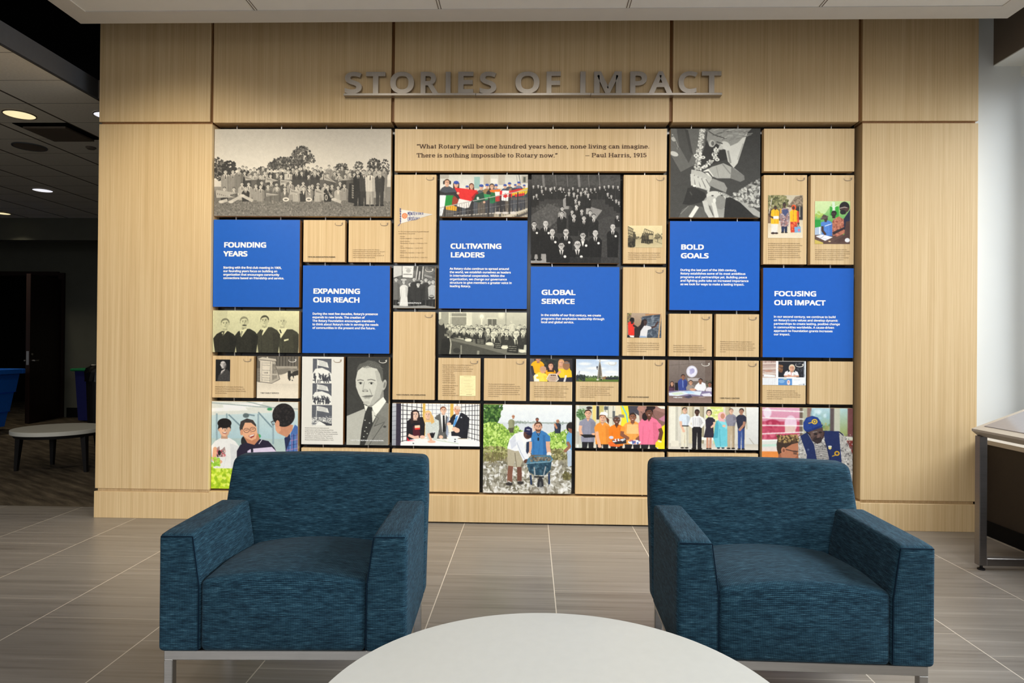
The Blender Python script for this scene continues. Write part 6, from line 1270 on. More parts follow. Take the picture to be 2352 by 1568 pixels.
# -- man in a blue cap and vest with a boy
def art_cap():
    p = Pic(1130, 660, 2158, 1690, (196, 190, 186)); R = p.rng; p.grad(1130, 660, 1560, 830, (214, 160, 182), (206, 140, 160)); p.rect(1130, 820, 1560, 1040, (186, 76, 100)); p.ell(1250, 850, 90, 50, (170, 56, 84)); p.ell(1190, 720, 46, 60, (226, 210, 220)); p.ell(1455, 850, 70, 100, (224, 196, 210)); p.rect(1390, 870, 1510, 950, (214, 186, 176)); p.specks(1130, 830, 1400, 1020, 30, 14, 34, [(200, 90, 112), (166, 60, 84), (214, 120, 140)], .6)
    p.rect(1555, 660, 1600, 1000, (112, 96, 84)); p.rect(1590, 660, 1640, 1000, (176, 176, 156)); p.rect(1640, 660, 1690, 1000, (140, 112, 104)); p.grad(1690, 660, 1910, 1000, (176, 204, 214), (120, 150, 110)); p.specks(1700, 840, 1900, 960, 60, 10, 22, [(150, 150, 96), (110, 140, 90), (176, 170, 110)], .7); p.specks(1690, 700, 1900, 800, 20, 14, 26, [(206, 224, 230), (150, 184, 190)], .6); p.rect(1900, 660, 1950, 1000, (96, 84, 84)); p.rect(1945, 660, 2010, 1000, (190, 190, 172)); p.grad(2010, 660, 2100, 980, (176, 204, 206), (150, 160, 96)); p.rect(2098, 660, 2158, 1000, (120, 76, 76)); p.rect(2080, 985, 2158, 1030, (206, 206, 190)); p.rect(2090, 1030, 2158, 1210, (130, 60, 56)); p.ell(1760, 700, 50, 30, (214, 230, 232), 0, .7, .8)
    for y0, y1 in ((690, 706), (780, 790), (868, 868), (965, 940)): p.line([(1130, y0), (1600, y1)], 12, (238, 236, 232))
    p.grad(1130, 1030, 1560, 1170, (206, 214, 206), (226, 206, 200)); p.line([(1130, 1040), (1560, 1020)], 14, (238, 240, 236)); p.line([(1130, 1100), (1560, 1080)], 26, (186, 214, 200)); p.rect(1130, 1165, 1560, 1690, (222, 138, 70)); p.blur(3)
    p.grad(1130, 1400, 2158, 1690, (150, 120, 100), (110, 90, 80))
    # patterned shirt and navy vest
    p.poly([(1550, 990), (1660, 940), (1880, 920), (2050, 950), (2158, 1190), (2158, 1690), (1520, 1690)], (176, 172, 166)); p.specks(1540, 940, 2158, 1690, 900, 4, 9, [(90, 88, 90), (214, 212, 206), (120, 118, 116)], .7, 1.6, lambda x, y: y > 960)
    for k in range(14): p.line([(1735, 1090+k*20), (1800, 1102+k*20), (1890, 1086+k*20)], 6, (84, 80, 84))
    nv = (38, 50, 92); p.poly([(1565, 985), (1640, 940), (1720, 1080), (1750, 1240), (1740, 1690), (1600, 1690), (1640, 1200)], nv); p.poly([(1820, 920), (2000, 925), (2015, 1100), (2030, 1250), (2060, 1690), (1900, 1690), (1890, 1230), (1840, 1010)], nv); p.line([(2000, 930), (2045, 965)], 12, (28, 34, 60)); p.line([(1840, 1020), (1905, 1240)], 8, (26, 34, 66))
    p.ell(1900, 1115, 18, 20, (214, 196, 120)); p.ell(1900, 1100, 22, 10, (206, 206, 200)); p.ell(1980, 1178, 30, 28, (206, 160, 44)); p.ell(1980, 1178, 16, 15, (60, 60, 90)); p.line([(1925, 1212), (1970, 1195)], 9, (206, 160, 44)); p.ell(1655, 1140, 12, 12, (84, 96, 130))
    # head
    sk = (88, 70, 66); p.poly([(1640, 930), (1700, 1040), (1760, 1075), (1830, 1000), (1840, 930)], (70, 54, 52)); p.poly([(1640, 935), (1660, 960), (1690, 1020), (1740, 1050), (1800, 1030), (1825, 960), (1815, 880), (1660, 900)], sk); p.ell(1760, 1025, 50, 42, (58, 48, 48)); p.ell(1735, 960, 26, 12, (46, 36, 36)); p.ell(1790, 940, 20, 10, (46, 36, 36)); p.poly([(1760, 950), (1785, 1000), (1750, 1005)], (112, 90, 84)); p.line([(1730, 1020), (1780, 1010)], 9, (40, 30, 32)); p.ell(1700, 960, 20, 34, (116, 94, 88), 20, .6); p.line([(1705, 940), (1755, 932)], 6, (150, 146, 140)); p.line([(1632, 935), (1680, 975)], 10, (30, 28, 32)); p.ell(1780, 975, 12, 20, (124, 100, 94), 0, .6)
    p.poly([(1600, 900), (1598, 830), (1630, 775), (1700, 752), (1760, 770), (1795, 820), (1812, 880), (1760, 900), (1690, 912), (1620, 930)], (40, 66, 132)); p.poly([(1620, 928), (1700, 900), (1815, 848), (1818, 862), (1760, 900), (1650, 940)], (34, 54, 112)); p.line([(1690, 760), (1700, 905)], 4, (30, 50, 104)); p.poly([(1640, 800), (1660, 775), (1700, 765), (1690, 820)], (60, 88, 156), .6)
    p.ell(1725, 818, 32, 30, (224, 186, 60)); p.ell(1725, 818, 20, 19, (60, 72, 110)); p.ell(1725, 818, 11, 11, (224, 186, 60)); p.line([(1655, 838), (1700, 826)], 10, (214, 176, 60))
    for a in range(0, 360, 30): p.line([(1725+20*math.cos(math.radians(a)), 818+19*math.sin(math.radians(a))), (1725+34*math.cos(math.radians(a)), 818+32*math.sin(math.radians(a)))], 5, (224, 186, 60))
    # boy
    bs = (176, 120, 92); p.poly([(1320, 1190), (1540, 1190), (1600, 1690), (1280, 1690)], (150, 96, 72)); p.poly([(1330, 1130), (1350, 1090), (1540, 1060), (1545, 1130), (1530, 1210), (1480, 1260), (1360, 1250)], bs); p.poly([(1296, 1080), (1310, 1010), (1390, 975), (1480, 975), (1535, 1010), (1545, 1060), (1470, 1080), (1420, 1110), (1390, 1130), (1350, 1180), (1320, 1200), (1300, 1140)], (66, 52, 44)); p.specks(1300, 975, 1540, 1060, 120, 7, 14, [(150, 126, 84), (110, 88, 60), (84, 66, 50), (176, 150, 100)]); p.ell(1375, 1150, 26, 36, (186, 128, 100)); p.ell(1378, 1152, 12, 20, (130, 84, 66)); p.line([(1400, 1140), (1480, 1158), (1540, 1160)], 8, (40, 34, 36)); p.ell(1510, 1172, 26, 18, (70, 54, 50), 0, .5); p.line([(1485, 1190), (1535, 1195)], 5, (40, 34, 36))
    return p
# -- small prints
def art_interact():
    p = Pic(698, 1215, 1082, 1462, (222, 206, 166)); p.grad(698, 1215, 1082, 1340, (236, 226, 198), (226, 208, 168)); p.grad(698, 1370, 1082, 1462, (206, 180, 128), (222, 200, 152)); br = (88, 64, 38); R = p.rng
    p.rect(698, 1355, 1082, 1372, (190, 166, 122)); p.specks(780, 1340, 1082, 1362, 40, 6, 10, [(150, 124, 84), (120, 98, 66)])
    for x in (702, 718, 734, 750): p.line([(x, 1230+(x-700)*.4), (x+16, 1400)], 7, br)
    for k in range(4): p.line([(698, 1225+k*38), (760, 1258+k*32)], 6, br)
    for x, y in ((715, 1360), (740, 1370), (765, 1350), (770, 1320)): p.legs(x, y+40, 1445, 26, (70, 52, 34)); p.body(x, y-8, y+45, 36, (96, 76, 50)); p.ell(x, y-22, 11, 13, (120, 92, 62))
    p.specks(700, 1400, 770, 1455, 50, 8, 14, [(66, 48, 30), (110, 86, 54)])
    q = [(885, 1252), (980, 1290), (978, 1360), (870, 1335)]
    for k in range(6): p.line([(885+k*19, 1252+k*7.6), (866+k*22, 1335+k*5)], 5, br)
    for a, b in ((0, 1), (3, 2)): p.line([q[a], q[b]], 6, br)
    p.line([(878, 1290), (980, 1325)], 5, br)
    for x in range(866, 980, 20): p.legs(x, 1365, 1410, 24, (66, 50, 34)); p.body(x, 1325, 1370, 32, [(110, 86, 54), (90, 70, 46), (206, 184, 140)][R.randint(3)]); p.ell(x, 1312, 9, 11, (110, 84, 56))
    p.line([(850, 1410), (865, 1320)], 9, (60, 46, 32)); p.line([(1030, 1300), (1030, 1400)], 6, br); p.line([(990, 1350), (1080, 1340)], 5, (120, 96, 60)); p.line([(1000, 1390), (1080, 1420)], 5, (150, 124, 82)); p.specks(1000, 1310, 1080, 1340, 20, 5, 10, [(120, 98, 64), (150, 126, 86)]); p.poly([(870, 1410), (960, 1415), (930, 1425)], (120, 96, 60)); p.mono((1.0, .93, .74)); return p
def art_vests():
    p = Pic(707, 873, 1095, 1355, (196, 186, 164)); R = p.rng; tree(p, 800, 960, 130, 100, 330, [(110, 110, 74), (140, 138, 96), (80, 84, 54), (160, 156, 116)], 9, 16); tree(p, 780, 1100, 90, 80, 120, [(120, 104, 76), (90, 80, 58)], 8, 14)
    p.poly([(930, 1000), (1010, 890), (1095, 873), (1095, 1000)], (140, 126, 108)); p.specks(940, 890, 1095, 1000, 160, 6, 12, [(120, 106, 90), (166, 150, 130), (104, 92, 78)], .8, 2, lambda x, y: y > 1000-(x-930)*.8); p.rect(920, 990, 1095, 1005, (92, 80, 66)); p.rect(1000, 1005, 1095, 1150, (54, 52, 54)); p.line([(1058, 1000), (1060, 1120)], 8, (190, 180, 160)); p.grad(707, 1160, 1095, 1355, (206, 192, 166), (226, 214, 190)); p.line([(720, 1080), (750, 910)], 9, (206, 200, 184)); p.line([(707, 1000), (745, 990)], 8, (120, 104, 84)); p.rect(707, 1100, 740, 1190, (130, 106, 84))
    dk = (84, 62, 54); yl = (240, 186, 36)
    p.poly([(745, 1190), (820, 1190), (812, 1300), (745, 1300)], (222, 218, 210)); p.ell(765, 1300, 22, 12, (60, 44, 40)); p.ell(802, 1300, 20, 10, (60, 44, 40)); p.body(785, 1040, 1195, 96, yl, (214, 150, 30), 86); p.line([(785, 1040), (785, 1190)], 5, (176, 120, 60)); p.arm([(735, 1060), (728, 1110), (770, 1130)], 18, dk); p.head(790, 1015, 19, dk, (34, 30, 32), 'short', 0, None, False, False); p.rect(768, 1108, 826, 1145, (226, 230, 234)); p.line([(740, 1140), (825, 1140)], 8, (220, 150, 60), .5)
    p.legs(890, 1220, 1292, 66, (42, 54, 84)); p.poly([(840, 1040), (885, 1010), (935, 1030), (950, 1120), (935, 1225), (855, 1225), (835, 1120)], (150, 130, 132)); p.specks(840, 1030, 945, 1225, 120, 4, 8, [(206, 192, 190), (104, 88, 96), (176, 120, 110)], .8); p.poly([(862, 1040), (920, 1030), (935, 1060), (900, 1110), (870, 1080)], (76, 84, 120)); p.head(888, 985, 22, dk, (40, 34, 34), 'short', 0, None, True, False); p.rect(840, 1024, 858, 1080, (232, 170, 50), .7)
    p.poly([(955, 1165), (1035, 1165), (1020, 1290), (960, 1290)], (206, 74, 50)); p.specks(958, 1170, 1030, 1290, 40, 4, 8, [(232, 120, 70), (160, 50, 40)]); p.body(995, 1045, 1170, 92, yl, (214, 150, 30), 82); p.line([(990, 1040), (985, 1165)], 5, (200, 110, 50)); p.ell(993, 1012, 26, 32, (222, 90, 44)); p.ell(990, 1016, 15, 20, dk); p.arm([(1038, 1060), (1040, 1130), (1045, 1190)], 20, (206, 74, 50), None, 0, dk); p.poly([(1000, 1230), (1070, 1225), (1072, 1290), (1005, 1292)], (120, 166, 206)); p.ell(1052, 1265, 12, 16, (214, 120, 140)); p.line([(1030, 1230), (1045, 1195), (1055, 1228)], 6, (60, 60, 70))
    return p
def art_green():
    p = Pic(1235, 940, 1627, 1422, (110, 170, 80)); R = p.rng; p.grad(1235, 940, 1627, 1240, (190, 214, 150), (70, 150, 70)); p.poly([(1235, 940), (1440, 940), (1350, 1080), (1235, 1120)], (206, 222, 170), .8); p.poly([(1400, 1000), (1500, 1000), (1500, 1140), (1400, 1100)], (60, 160, 60)); p.line([(1440, 950), (1445, 1050)], 30, (206, 222, 200)); p.poly([(1370, 975), (1440, 1010), (1520, 965), (1445, 1020)], (220, 230, 210)); p.rect(1235, 1150, 1300, 1230, (44, 150, 66)); p.specks(1240, 1060, 1330, 1130, 20, 8, 16, [(170, 190, 90), (150, 180, 80)], .6)
    dk = (74, 54, 50); p.poly([(1235, 1320), (1400, 1290), (1627, 1330), (1627, 1422), (1235, 1422)], (96, 74, 66)); p.poly([(1235, 1240), (1310, 1225), (1310, 1320), (1235, 1320)], (170, 186, 206)); p.line([(1290, 1230), (1290, 1310)], 12, (226, 230, 236))
    p.body(1372, 1170, 1330, 120, (84, 130, 200), (60, 100, 170), 120); p.line([(1345, 1222), (1420, 1195)], 9, (206, 218, 236)); p.head(1355, 1140, 26, dk, (60, 46, 44), 'short', .3, None, False, False); p.ell(1340, 1128, 46, 14, (96, 84, 76), -20); p.poly([(1308, 1120), (1330, 1092), (1362, 1100), (1370, 1122)], (84, 72, 66)); p.arm([(1318, 1190), (1320, 1270), (1350, 1310)], 26, (84, 130, 200), dk, .4)
    p.poly([(1430, 1160), (1500, 1110), (1560, 1150), (1570, 1300), (1480, 1340), (1430, 1310)], (176, 112, 90)); p.specks(1430, 1120, 1565, 1330, 90, 4, 9, [(120, 66, 60), (206, 140, 112), (150, 84, 70)], .8); p.head(1445, 1085, 34, (60, 44, 44), (30, 26, 28), 'short', -.4, None, False, False)
    p.poly([(1555, 1140), (1627, 1030), (1627, 1300), (1560, 1260)], (40, 44, 66)); p.ell(1562, 1010, 56, 62, (36, 32, 34)); p.poly([(1510, 1020), (1570, 990), (1605, 1040), (1570, 1090), (1530, 1082)], (78, 58, 54)); p.ell(1545, 1065, 32, 26, (36, 32, 34)); p.line([(1510, 1020), (1560, 1010), (1600, 1015)], 7, (206, 196, 186)); p.ell(1600, 1030, 12, 20, (84, 60, 54)); p.poly([(1580, 1170), (1627, 1160), (1627, 1360), (1500, 1410), (1440, 1390), (1560, 1330)], (84, 62, 56)); p.poly([(1430, 1290), (1560, 1230), (1570, 1250), (1440, 1320)], (50, 40, 44))
    p.poly([(1245, 1335), (1320, 1315), (1436, 1345), (1350, 1386)], (232, 232, 236)); p.line([(1340, 1325), (1300, 1360)], 4, (120, 120, 130)); p.line([(1270, 1340), (1380, 1370)], 3, (150, 150, 160)); p.ell(1596, 1378, 28, 24, (226, 226, 228)); p.poly([(1235, 1370), (1330, 1405), (1330, 1422), (1235, 1422)], (196, 176, 92)); p.ell(1400, 1392, 14, 7, (214, 190, 150)); return p
def art_board():
    p = Pic(1180, 728, 1562, 1007, (150, 130, 110)); R = p.rng; p.grad(1180, 728, 1562, 900, (176, 156, 136), (150, 126, 104)); p.rect(1180, 728, 1225, 860, (120, 104, 84)); p.specks(1180, 730, 1225, 860, 24, 8, 14, [(150, 140, 90), (96, 90, 76)]); p.poly([(1345, 770), (1562, 735), (1562, 1007), (1400, 1007), (1330, 900)], (66, 74, 86)); p.specks(1350, 770, 1550, 1000, 130, 4, 12, [(96, 106, 118), (80, 90, 102), (140, 150, 160)], .5, 3)
    for k in range(6): p.line([(1400, 790+k*22), (1540, 775+k*22)], 4, (150, 160, 168), .6)
    p.poly([(1380, 740), (1562, 728), (1562, 742), (1385, 758)], (176, 130, 90)); p.line([(1556, 728), (1530, 1007)], 14, (196, 160, 116)); p.rect(1420, 728, 1550, 736, (210, 190, 160))
    dk = (58, 44, 44); p.poly([(1190, 840), (1225, 815), (1258, 840), (1262, 980), (1195, 980)], (222, 60, 48)); p.poly([(1185, 975), (1250, 985), (1255, 1007), (1180, 1007)], (44, 44, 52)); p.poly([(1205, 980), (1260, 985), (1255, 1005), (1215, 1000)], (230, 228, 226)); p.head(1236, 815, 28, dk, (30, 26, 28), 'short', .5, None, False, False); p.ell(1236, 800, 24, 20, (30, 26, 28)); p.arm([(1255, 870), (1300, 900), (1335, 870)], 22, dk); p.poly([(1262, 900), (1320, 880), (1350, 1007), (1260, 1007)], (50, 44, 46))
    p.poly([(1335, 890), (1370, 860), (1440, 880), (1440, 910), (1410, 920), (1400, 1007), (1320, 1007)], (216, 214, 216)); p.poly([(1318, 985), (1395, 990), (1395, 1007), (1318, 1007)], (150, 170, 196)); p.head(1378, 830, 30, (78, 56, 52), (34, 28, 30), 'short', .5, None, False, False); p.poly([(1340, 820), (1360, 800), (1370, 870), (1330, 930), (1318, 900)], (40, 32, 34)); p.arm([(1440, 895), (1490, 880), (1520, 830)], 18, (216, 214, 216), (78, 56, 52), .1)
    return p
def art_attorney():
    p = Pic(175, 172, 335, 418, (34, 30, 30)); p.poly([(195, 418), (210, 350), (250, 310), (300, 280), (330, 310), (335, 418)], (72, 68, 66)); p.poly([(240, 300), (285, 275), (250, 330), (225, 345)], (206, 202, 196)); p.line([(262, 300), (235, 345)], 9, (120, 116, 112)); p.head(256, 228, 36, (206, 198, 188), (120, 114, 108), 'bald', -.25, None, False, False, True); p.ell(276, 240, 18, 34, (130, 122, 114), 0, .6); p.specks(200, 330, 335, 418, 60, 4, 9, [(84, 80, 78), (60, 56, 55)], .5); p.mono((1, .97, .95)); return p
def art_kiosk():
    p = Pic(628, 133, 1105, 605, (214, 208, 192)); R = p.rng; p.rect(628, 133, 1105, 290, (112, 100, 84))
    for x in range(850, 1080, 34): p.rect(x, 133, x+12, 260, (90, 80, 66)); p.rect(x+14, 133, x+20, 260, (134, 122, 104))
    p.rect(840, 245, 1090, 270, (176, 166, 146)); p.rect(628, 270, 680, 420, (140, 128, 108)); p.poly([(820, 275), (1000, 262), (1090, 290), (900, 340), (820, 330)], (150, 138, 116))
    for k in range(5): p.line([(640, 290+k*30), (668, 290+k*30)], 5, (110, 98, 80)); p.line([(830, 290+k*14), (1000, 282+k*8)], 4, (120, 108, 90))
    p.poly([(628, 440), (820, 400), (1000, 300), (1105, 300), (1105, 605), (628, 605)], (226, 221, 208)); p.rect(628, 520, 1105, 605, (230, 227, 218)); p.grad(628, 440, 1105, 530, (218, 212, 197), (230, 227, 218))
    p.poly([(665, 180), (800, 185), (790, 432), (668, 420)], (222, 214, 196)); p.poly([(800, 185), (838, 195), (890, 390), (790, 432)], (186, 176, 154)); p.poly([(640, 165), (690, 145), (845, 165), (852, 190), (660, 190)], (206, 196, 174)); p.line([(640, 172), (852, 192)], 7, (120, 106, 82)); p.rect(740, 140, 755, 162, (214, 204, 184))
    p.rect(690, 200, 782, 222, (206, 196, 174)); 
    for y in (235, 290, 345, 375, 400): p.line([(688, y), (782, y+4)], 4, (150, 136, 110))
    p.line([(684, 195), (686, 420)], 4, (150, 136, 110)); p.line([(784, 195), (780, 425)], 5, (130, 116, 92))
    for x in range(4): p.line([(714+x*12, 312), (714+x*12, 328)], 4, (60, 50, 38))
    for k in range(4): p.line([(812+k*10, 220), (812+k*14, 400-k*6)], 5, (96, 84, 64))
    p.line([(838, 230), (892, 388)], 7, (120, 106, 82)); p.rect(800, 330, 870, 345, (196, 186, 164)); p.line([(640, 420), (800, 436), (892, 390)], 7, (120, 104, 78))
    for x, y, h in ((1000, 285, 100), (1035, 310, 70), (1060, 290, 60), (1080, 285, 60), (1095, 280, 60)): p.body(x, y+12, y+h, 38, (70, 60, 48)); p.ell(x, y, 10, 12, (150, 130, 104)); 
    p.poly([(985, 370), (1020, 370), (1015, 395), (990, 395)], (84, 74, 60)); p.ell(1028, 375, 16, 22, (226, 220, 206)); p.ell(1005, 400, 8, 6, (50, 44, 36)); p.ell(1035, 402, 8, 6, (50, 44, 36)); p.mono((1.0, .955, .875)); return p
def art_cut(k):
    b = [(1268, 163, 1475, 437), (1264, 440, 1476, 678), (1257, 684, 1481, 917)][k]
    p = Pic(*b, (86, 88, 92)); R = p.rng; x0, y0, x1, y1 = b; w_, h = x1-x0, y1-y0; wt = (226, 226, 220); dk = (70, 72, 78)
    p.rect(x0, y0, x1, y1, (92, 95, 102))
    for i in range(int(h/9)): p.line([(x0, y0+i*9), (x1, y0+i*9)], 2.5, (112, 114, 120), .7)
    if k < 2:
        p.poly([(x0, y0+h*.62), (x0+w_*.15, y0+h*.42), (x0+w_*.5, y0+h*.38), (x0+w_*.85, y0+h*.5), (x1, y0+h*.62), (x1, y1), (x0, y1)], wt)
        for i in range(22):
            x = x0+R.uniform(0.02, .98)*w_; y = y0+h*(R.uniform(.66, .84)); p.line([(x, y), (x+R.uniform(-12, 12), y+30)], 13, dk); p.ell(x, y-8, 7, 8, dk); p.line([(x, y+4), (x+R.uniform(-18, 18), y-24)], 5, dk)
        for i in range(9):
            x = x0+w_*(.06+.11*i)+R.uniform(-5, 5); p.line([(x, y1-26), (x+R.uniform(-5, 5), y1)], 10, dk if i % 4 else wt); p.ell(x, y1-30, 7, 8, dk)
    else:
        p.poly([(x0, y0+h*.6), (x1, y0+h*.62), (x1, y1), (x0, y1)], (196, 196, 192)); p.specks(x0, y0+h*.56, x1, y1, 260, 3, 7, [(104, 106, 112), (222, 222, 218), (84, 86, 92)], .9); p.poly([(x0+w_*.3, y0+h*.74), (x1, y1-20), (x1, y1), (x0+w_*.75, y1)], dk); p.poly([(x0+w_*.2, y1-14), (x0+w_*.4, y0+h*.78), (x0+w_*.7, y1-10), (x0+w_*.6, y1), (x0+w_*.2, y1)], wt)
    fx = x0+w_*.25; p.line([(fx, y0+10), (fx-4*k, y0+h*.72)], 6, wt)
    p.poly([(fx+4, y0+h*.06), (fx+w_*.3, y0+h*.10), (fx+w_*.52, y0+h*.16), (fx+w_*.60, y0+h*.38), (fx+w_*.3, y0+h*.32), (fx+2, y0+h*.28)], wt)
    for i in range(3): p.line([(fx+14, y0+h*(.12+.055*i)), (fx+w_*.48, y0+h*(.185+.06*i))], 4, (130, 132, 136))
    return p
def art_doc():
    p = Pic(862, 305, 1040, 535, (240, 226, 176)); p.line([(910, 318), (990, 318)], 5, (190, 172, 120))
    for k in range(11): p.line([(872, 345+k*16), (1030-(k*13) % 40, 346+k*16)], 2.5, (206, 190, 140))
    p.line([(935, 518), (1000, 518)], 4, (150, 130, 92)); return p
def art_yellow():
    p = Pic(1650, 113, 2132, 375, (54, 52, 56)); R = p.rng; p.grad(1650, 113, 1700, 375, (110, 106, 110), (76, 72, 78)); tree(p, 1880, 150, 90, 60, 60, [(50, 54, 50), (64, 68, 60), (40, 42, 42)], 10, 18); yl = (238, 176, 36); sk = (222, 168, 138)
    p.body(1738, 150, 300, 150, yl, (210, 140, 24), 120); p.head(1745, 118, 34, (196, 138, 108), (60, 48, 44), 'short', .2); p.arm([(1672, 210), (1690, 290), (1720, 300)], 30, (60, 56, 62))
    p.body(1885, 240, 330, 120, (240, 168, 30)); p.head(1887, 195, 36, sk, (62, 44, 40), 'long', -.1)
    p.body(1775, 285, 375, 170, (246, 214, 90), (226, 190, 60), 150); p.ell(1800, 240, 36, 40, (214, 160, 128)); p.ell(1800, 228, 36, 30, (196, 156, 128)); p.poly([(1700, 300), (1740, 290), (1760, 375), (1700, 375)], (250, 240, 214)); p.ell(1742, 330, 20, 14, (244, 200, 70))
    p.poly([(1970, 210), (2020, 190), (2070, 200), (2120, 250), (2128, 330), (2010, 350), (1975, 300)], (244, 200, 60)); p.poly([(2030, 215), (2100, 215), (2128, 330), (2040, 330)], (240, 190, 40)); p.head(2005, 158, 36, sk, (206, 160, 112), 'long', -.4); p.ell(2062, 190, 40, 50, (150, 112, 84)); p.line([(2040, 160), (2100, 160)], 10, (120, 120, 130)); p.poly([(1990, 330), (2132, 320), (2132, 375), (1990, 375)], (50, 50, 64)); p.line([(2060, 300), (2040, 375)], 22, (220, 214, 208)); p.arm([(1990, 260), (1960, 290)], 26, sk)
    p.poly([(1840, 345), (1870, 285), (1950, 285), (1975, 345), (1950, 375), (1870, 375)], (196, 172, 152)); p.line([(1840, 345), (1870, 287), (1950, 287), (1975, 345), (1945, 375)], 7, (230, 224, 216))
    for x in (1895, 1915, 1935): p.ell(x, 302, 7, 8, (70, 50, 50))
    p.line([(1880, 330), (1945, 330)], 6, (140, 116, 104)); p.line([(1885, 350), (1940, 352)], 5, (150, 126, 112)); return p
def art_tower():
    p = Pic(598, 115, 1083, 375, (196, 210, 226)); R = p.rng; p.grad(598, 115, 1083, 320, (178, 198, 222), (230, 232, 234))
    for cx, cy, rx, ry in ((700, 170, 90, 22), (980, 160, 100, 26), (820, 220, 130, 20), (1000, 260, 90, 18), (680, 270, 80, 18), (900, 130, 90, 14)): p.ell(cx, cy, rx, ry, (234, 236, 238), 0, .8, .8)
    p.grad(598, 330, 1083, 376, (120, 146, 70), (84, 106, 50)); p.rect(598, 318, 1083, 333, (96, 112, 84)); p.specks(598, 312, 1083, 334, 70, 6, 11, [(70, 88, 60), (104, 120, 90), (60, 72, 56)]); p.specks(605, 300, 700, 362, 60, 6, 13, [(40, 44, 48), (66, 72, 78), (50, 60, 50)]); p.line([(630, 310), (642, 255)], 5, (110, 124, 140)); p.line([(605, 310), (640, 250)], 3, (120, 132, 146)); p.poly([(890, 330), (930, 312), (975, 330), (975, 345), (890, 345)], (150, 116, 84)); 
    for x in range(940, 1080, 13): p.legs(x, 335, 352, 10, (40, 44, 56)); p.body(x, 325, 338, 14, (44, 50, 66))
    p.poly([(838, 358), (856, 180), (864, 135), (872, 180), (852, 358)], (150, 142, 128)); p.poly([(868, 140), (880, 180), (902, 355), (884, 356), (866, 190)], (166, 156, 138)); p.poly([(858, 180), (876, 180), (890, 300), (856, 320)], (120, 114, 104)); p.line([(868, 120), (868, 360)], 4, (90, 86, 80)); p.ell(868, 140, 10, 10, (190, 184, 172))
    for k in range(6): p.line([(856-k*2, 200+k*24), (884+k*2, 205+k*24)], 4, (96, 90, 80))
    p.ell(838, 208, 8, 14, (50, 50, 60)); p.line([(835, 218), (842, 236)], 7, (50, 50, 60)); p.ell(885, 350, 10, 8, (40, 40, 44)); p.ell(845, 352, 14, 8, (214, 212, 206)); return p
def art_table():
    p = Pic(72, 127, 565, 612, (124, 112, 106)); R = p.rng; p.grad(72, 127, 565, 400, (132, 120, 112), (112, 100, 94)); p.line([(72, 190), (560, 150)], 3, (96, 86, 80)); p.line([(190, 127), (190, 300)], 4, (100, 90, 84)); p.line([(300, 127), (300, 190)], 3, (100, 90, 84)); p.line([(490, 127), (490, 400)], 4, (100, 90, 84)); p.rect(490, 127, 565, 400, (112, 98, 90))
    p.ell(335, 256, 63, 66, (206, 204, 216)); p.ell(335, 256, 52, 55, (222, 220, 230)); p.ell(340, 250, 26, 30, (150, 146, 186), 20, .8); p.ell(325, 270, 16, 20, (176, 172, 206), 0, .8); p.ell(318, 236, 12, 10, (170, 166, 200), 0, .8); p.poly([(285, 330), (430, 330), (430, 362), (290, 365)], (176, 168, 166)); p.specks(500, 360, 560, 420, 20, 6, 10, [(60, 70, 50), (84, 92, 66)], .7)
    sk = (206, 156, 128); dk = (150, 104, 82)
    p.rect(145, 385, 180, 470, (34, 32, 36)); p.body(232, 350, 470, 110, (62, 76, 142)); p.line([(232, 345), (236, 440)], 6, (150, 170, 210)); p.head(237, 318, 27, dk, (50, 40, 38), 'short', .4, None, False, False)
    p.body(320, 415, 480, 100, (150, 140, 134)); p.head(324, 380, 25, sk, (40, 32, 32), 'short', 0, None, False, False)
    p.poly([(380, 410), (430, 365), (490, 390), (500, 440), (470, 490), (400, 470), (370, 450)], (226, 226, 228)); p.head(433, 362, 27, dk, (36, 30, 30), 'short', -.4, None, False, False); p.arm([(385, 430), (370, 465)], 24, (226, 226, 228), None, 0, dk)
    p.body(105, 425, 480, 74, (96, 66, 82)); p.head(110, 395, 23, sk, (60, 44, 42), 'long', .4, None, False, False); p.body(535, 440, 505, 84, (216, 210, 216)); p.head(540, 400, 24, dk, (40, 34, 34), 'short', -.6, None, False, False)
    p.poly([(72, 480), (300, 465), (565, 480), (565, 540), (72, 545)], (130, 120, 150)); p.poly([(72, 500), (200, 480), (330, 475), (450, 480), (430, 525), (300, 510), (180, 535), (80, 530)], (214, 222, 230)); p.poly([(100, 500), (220, 490), (250, 510), (140, 525)], (206, 218, 196)); p.poly([(240, 480), (330, 476), (380, 500), (300, 508)], (176, 206, 230)); p.poly([(440, 510), (540, 495), (565, 520), (565, 535), (480, 540)], (214, 212, 222)); p.ell(345, 460, 34, 14, sk)
    p.grad(72, 535, 565, 612, (126, 106, 98), (150, 128, 118)); p.poly([(240, 545), (320, 520), (345, 545), (300, 560)], (76, 72, 92)); p.ell(450, 545, 40, 5, (190, 180, 176), 0, .6); return p
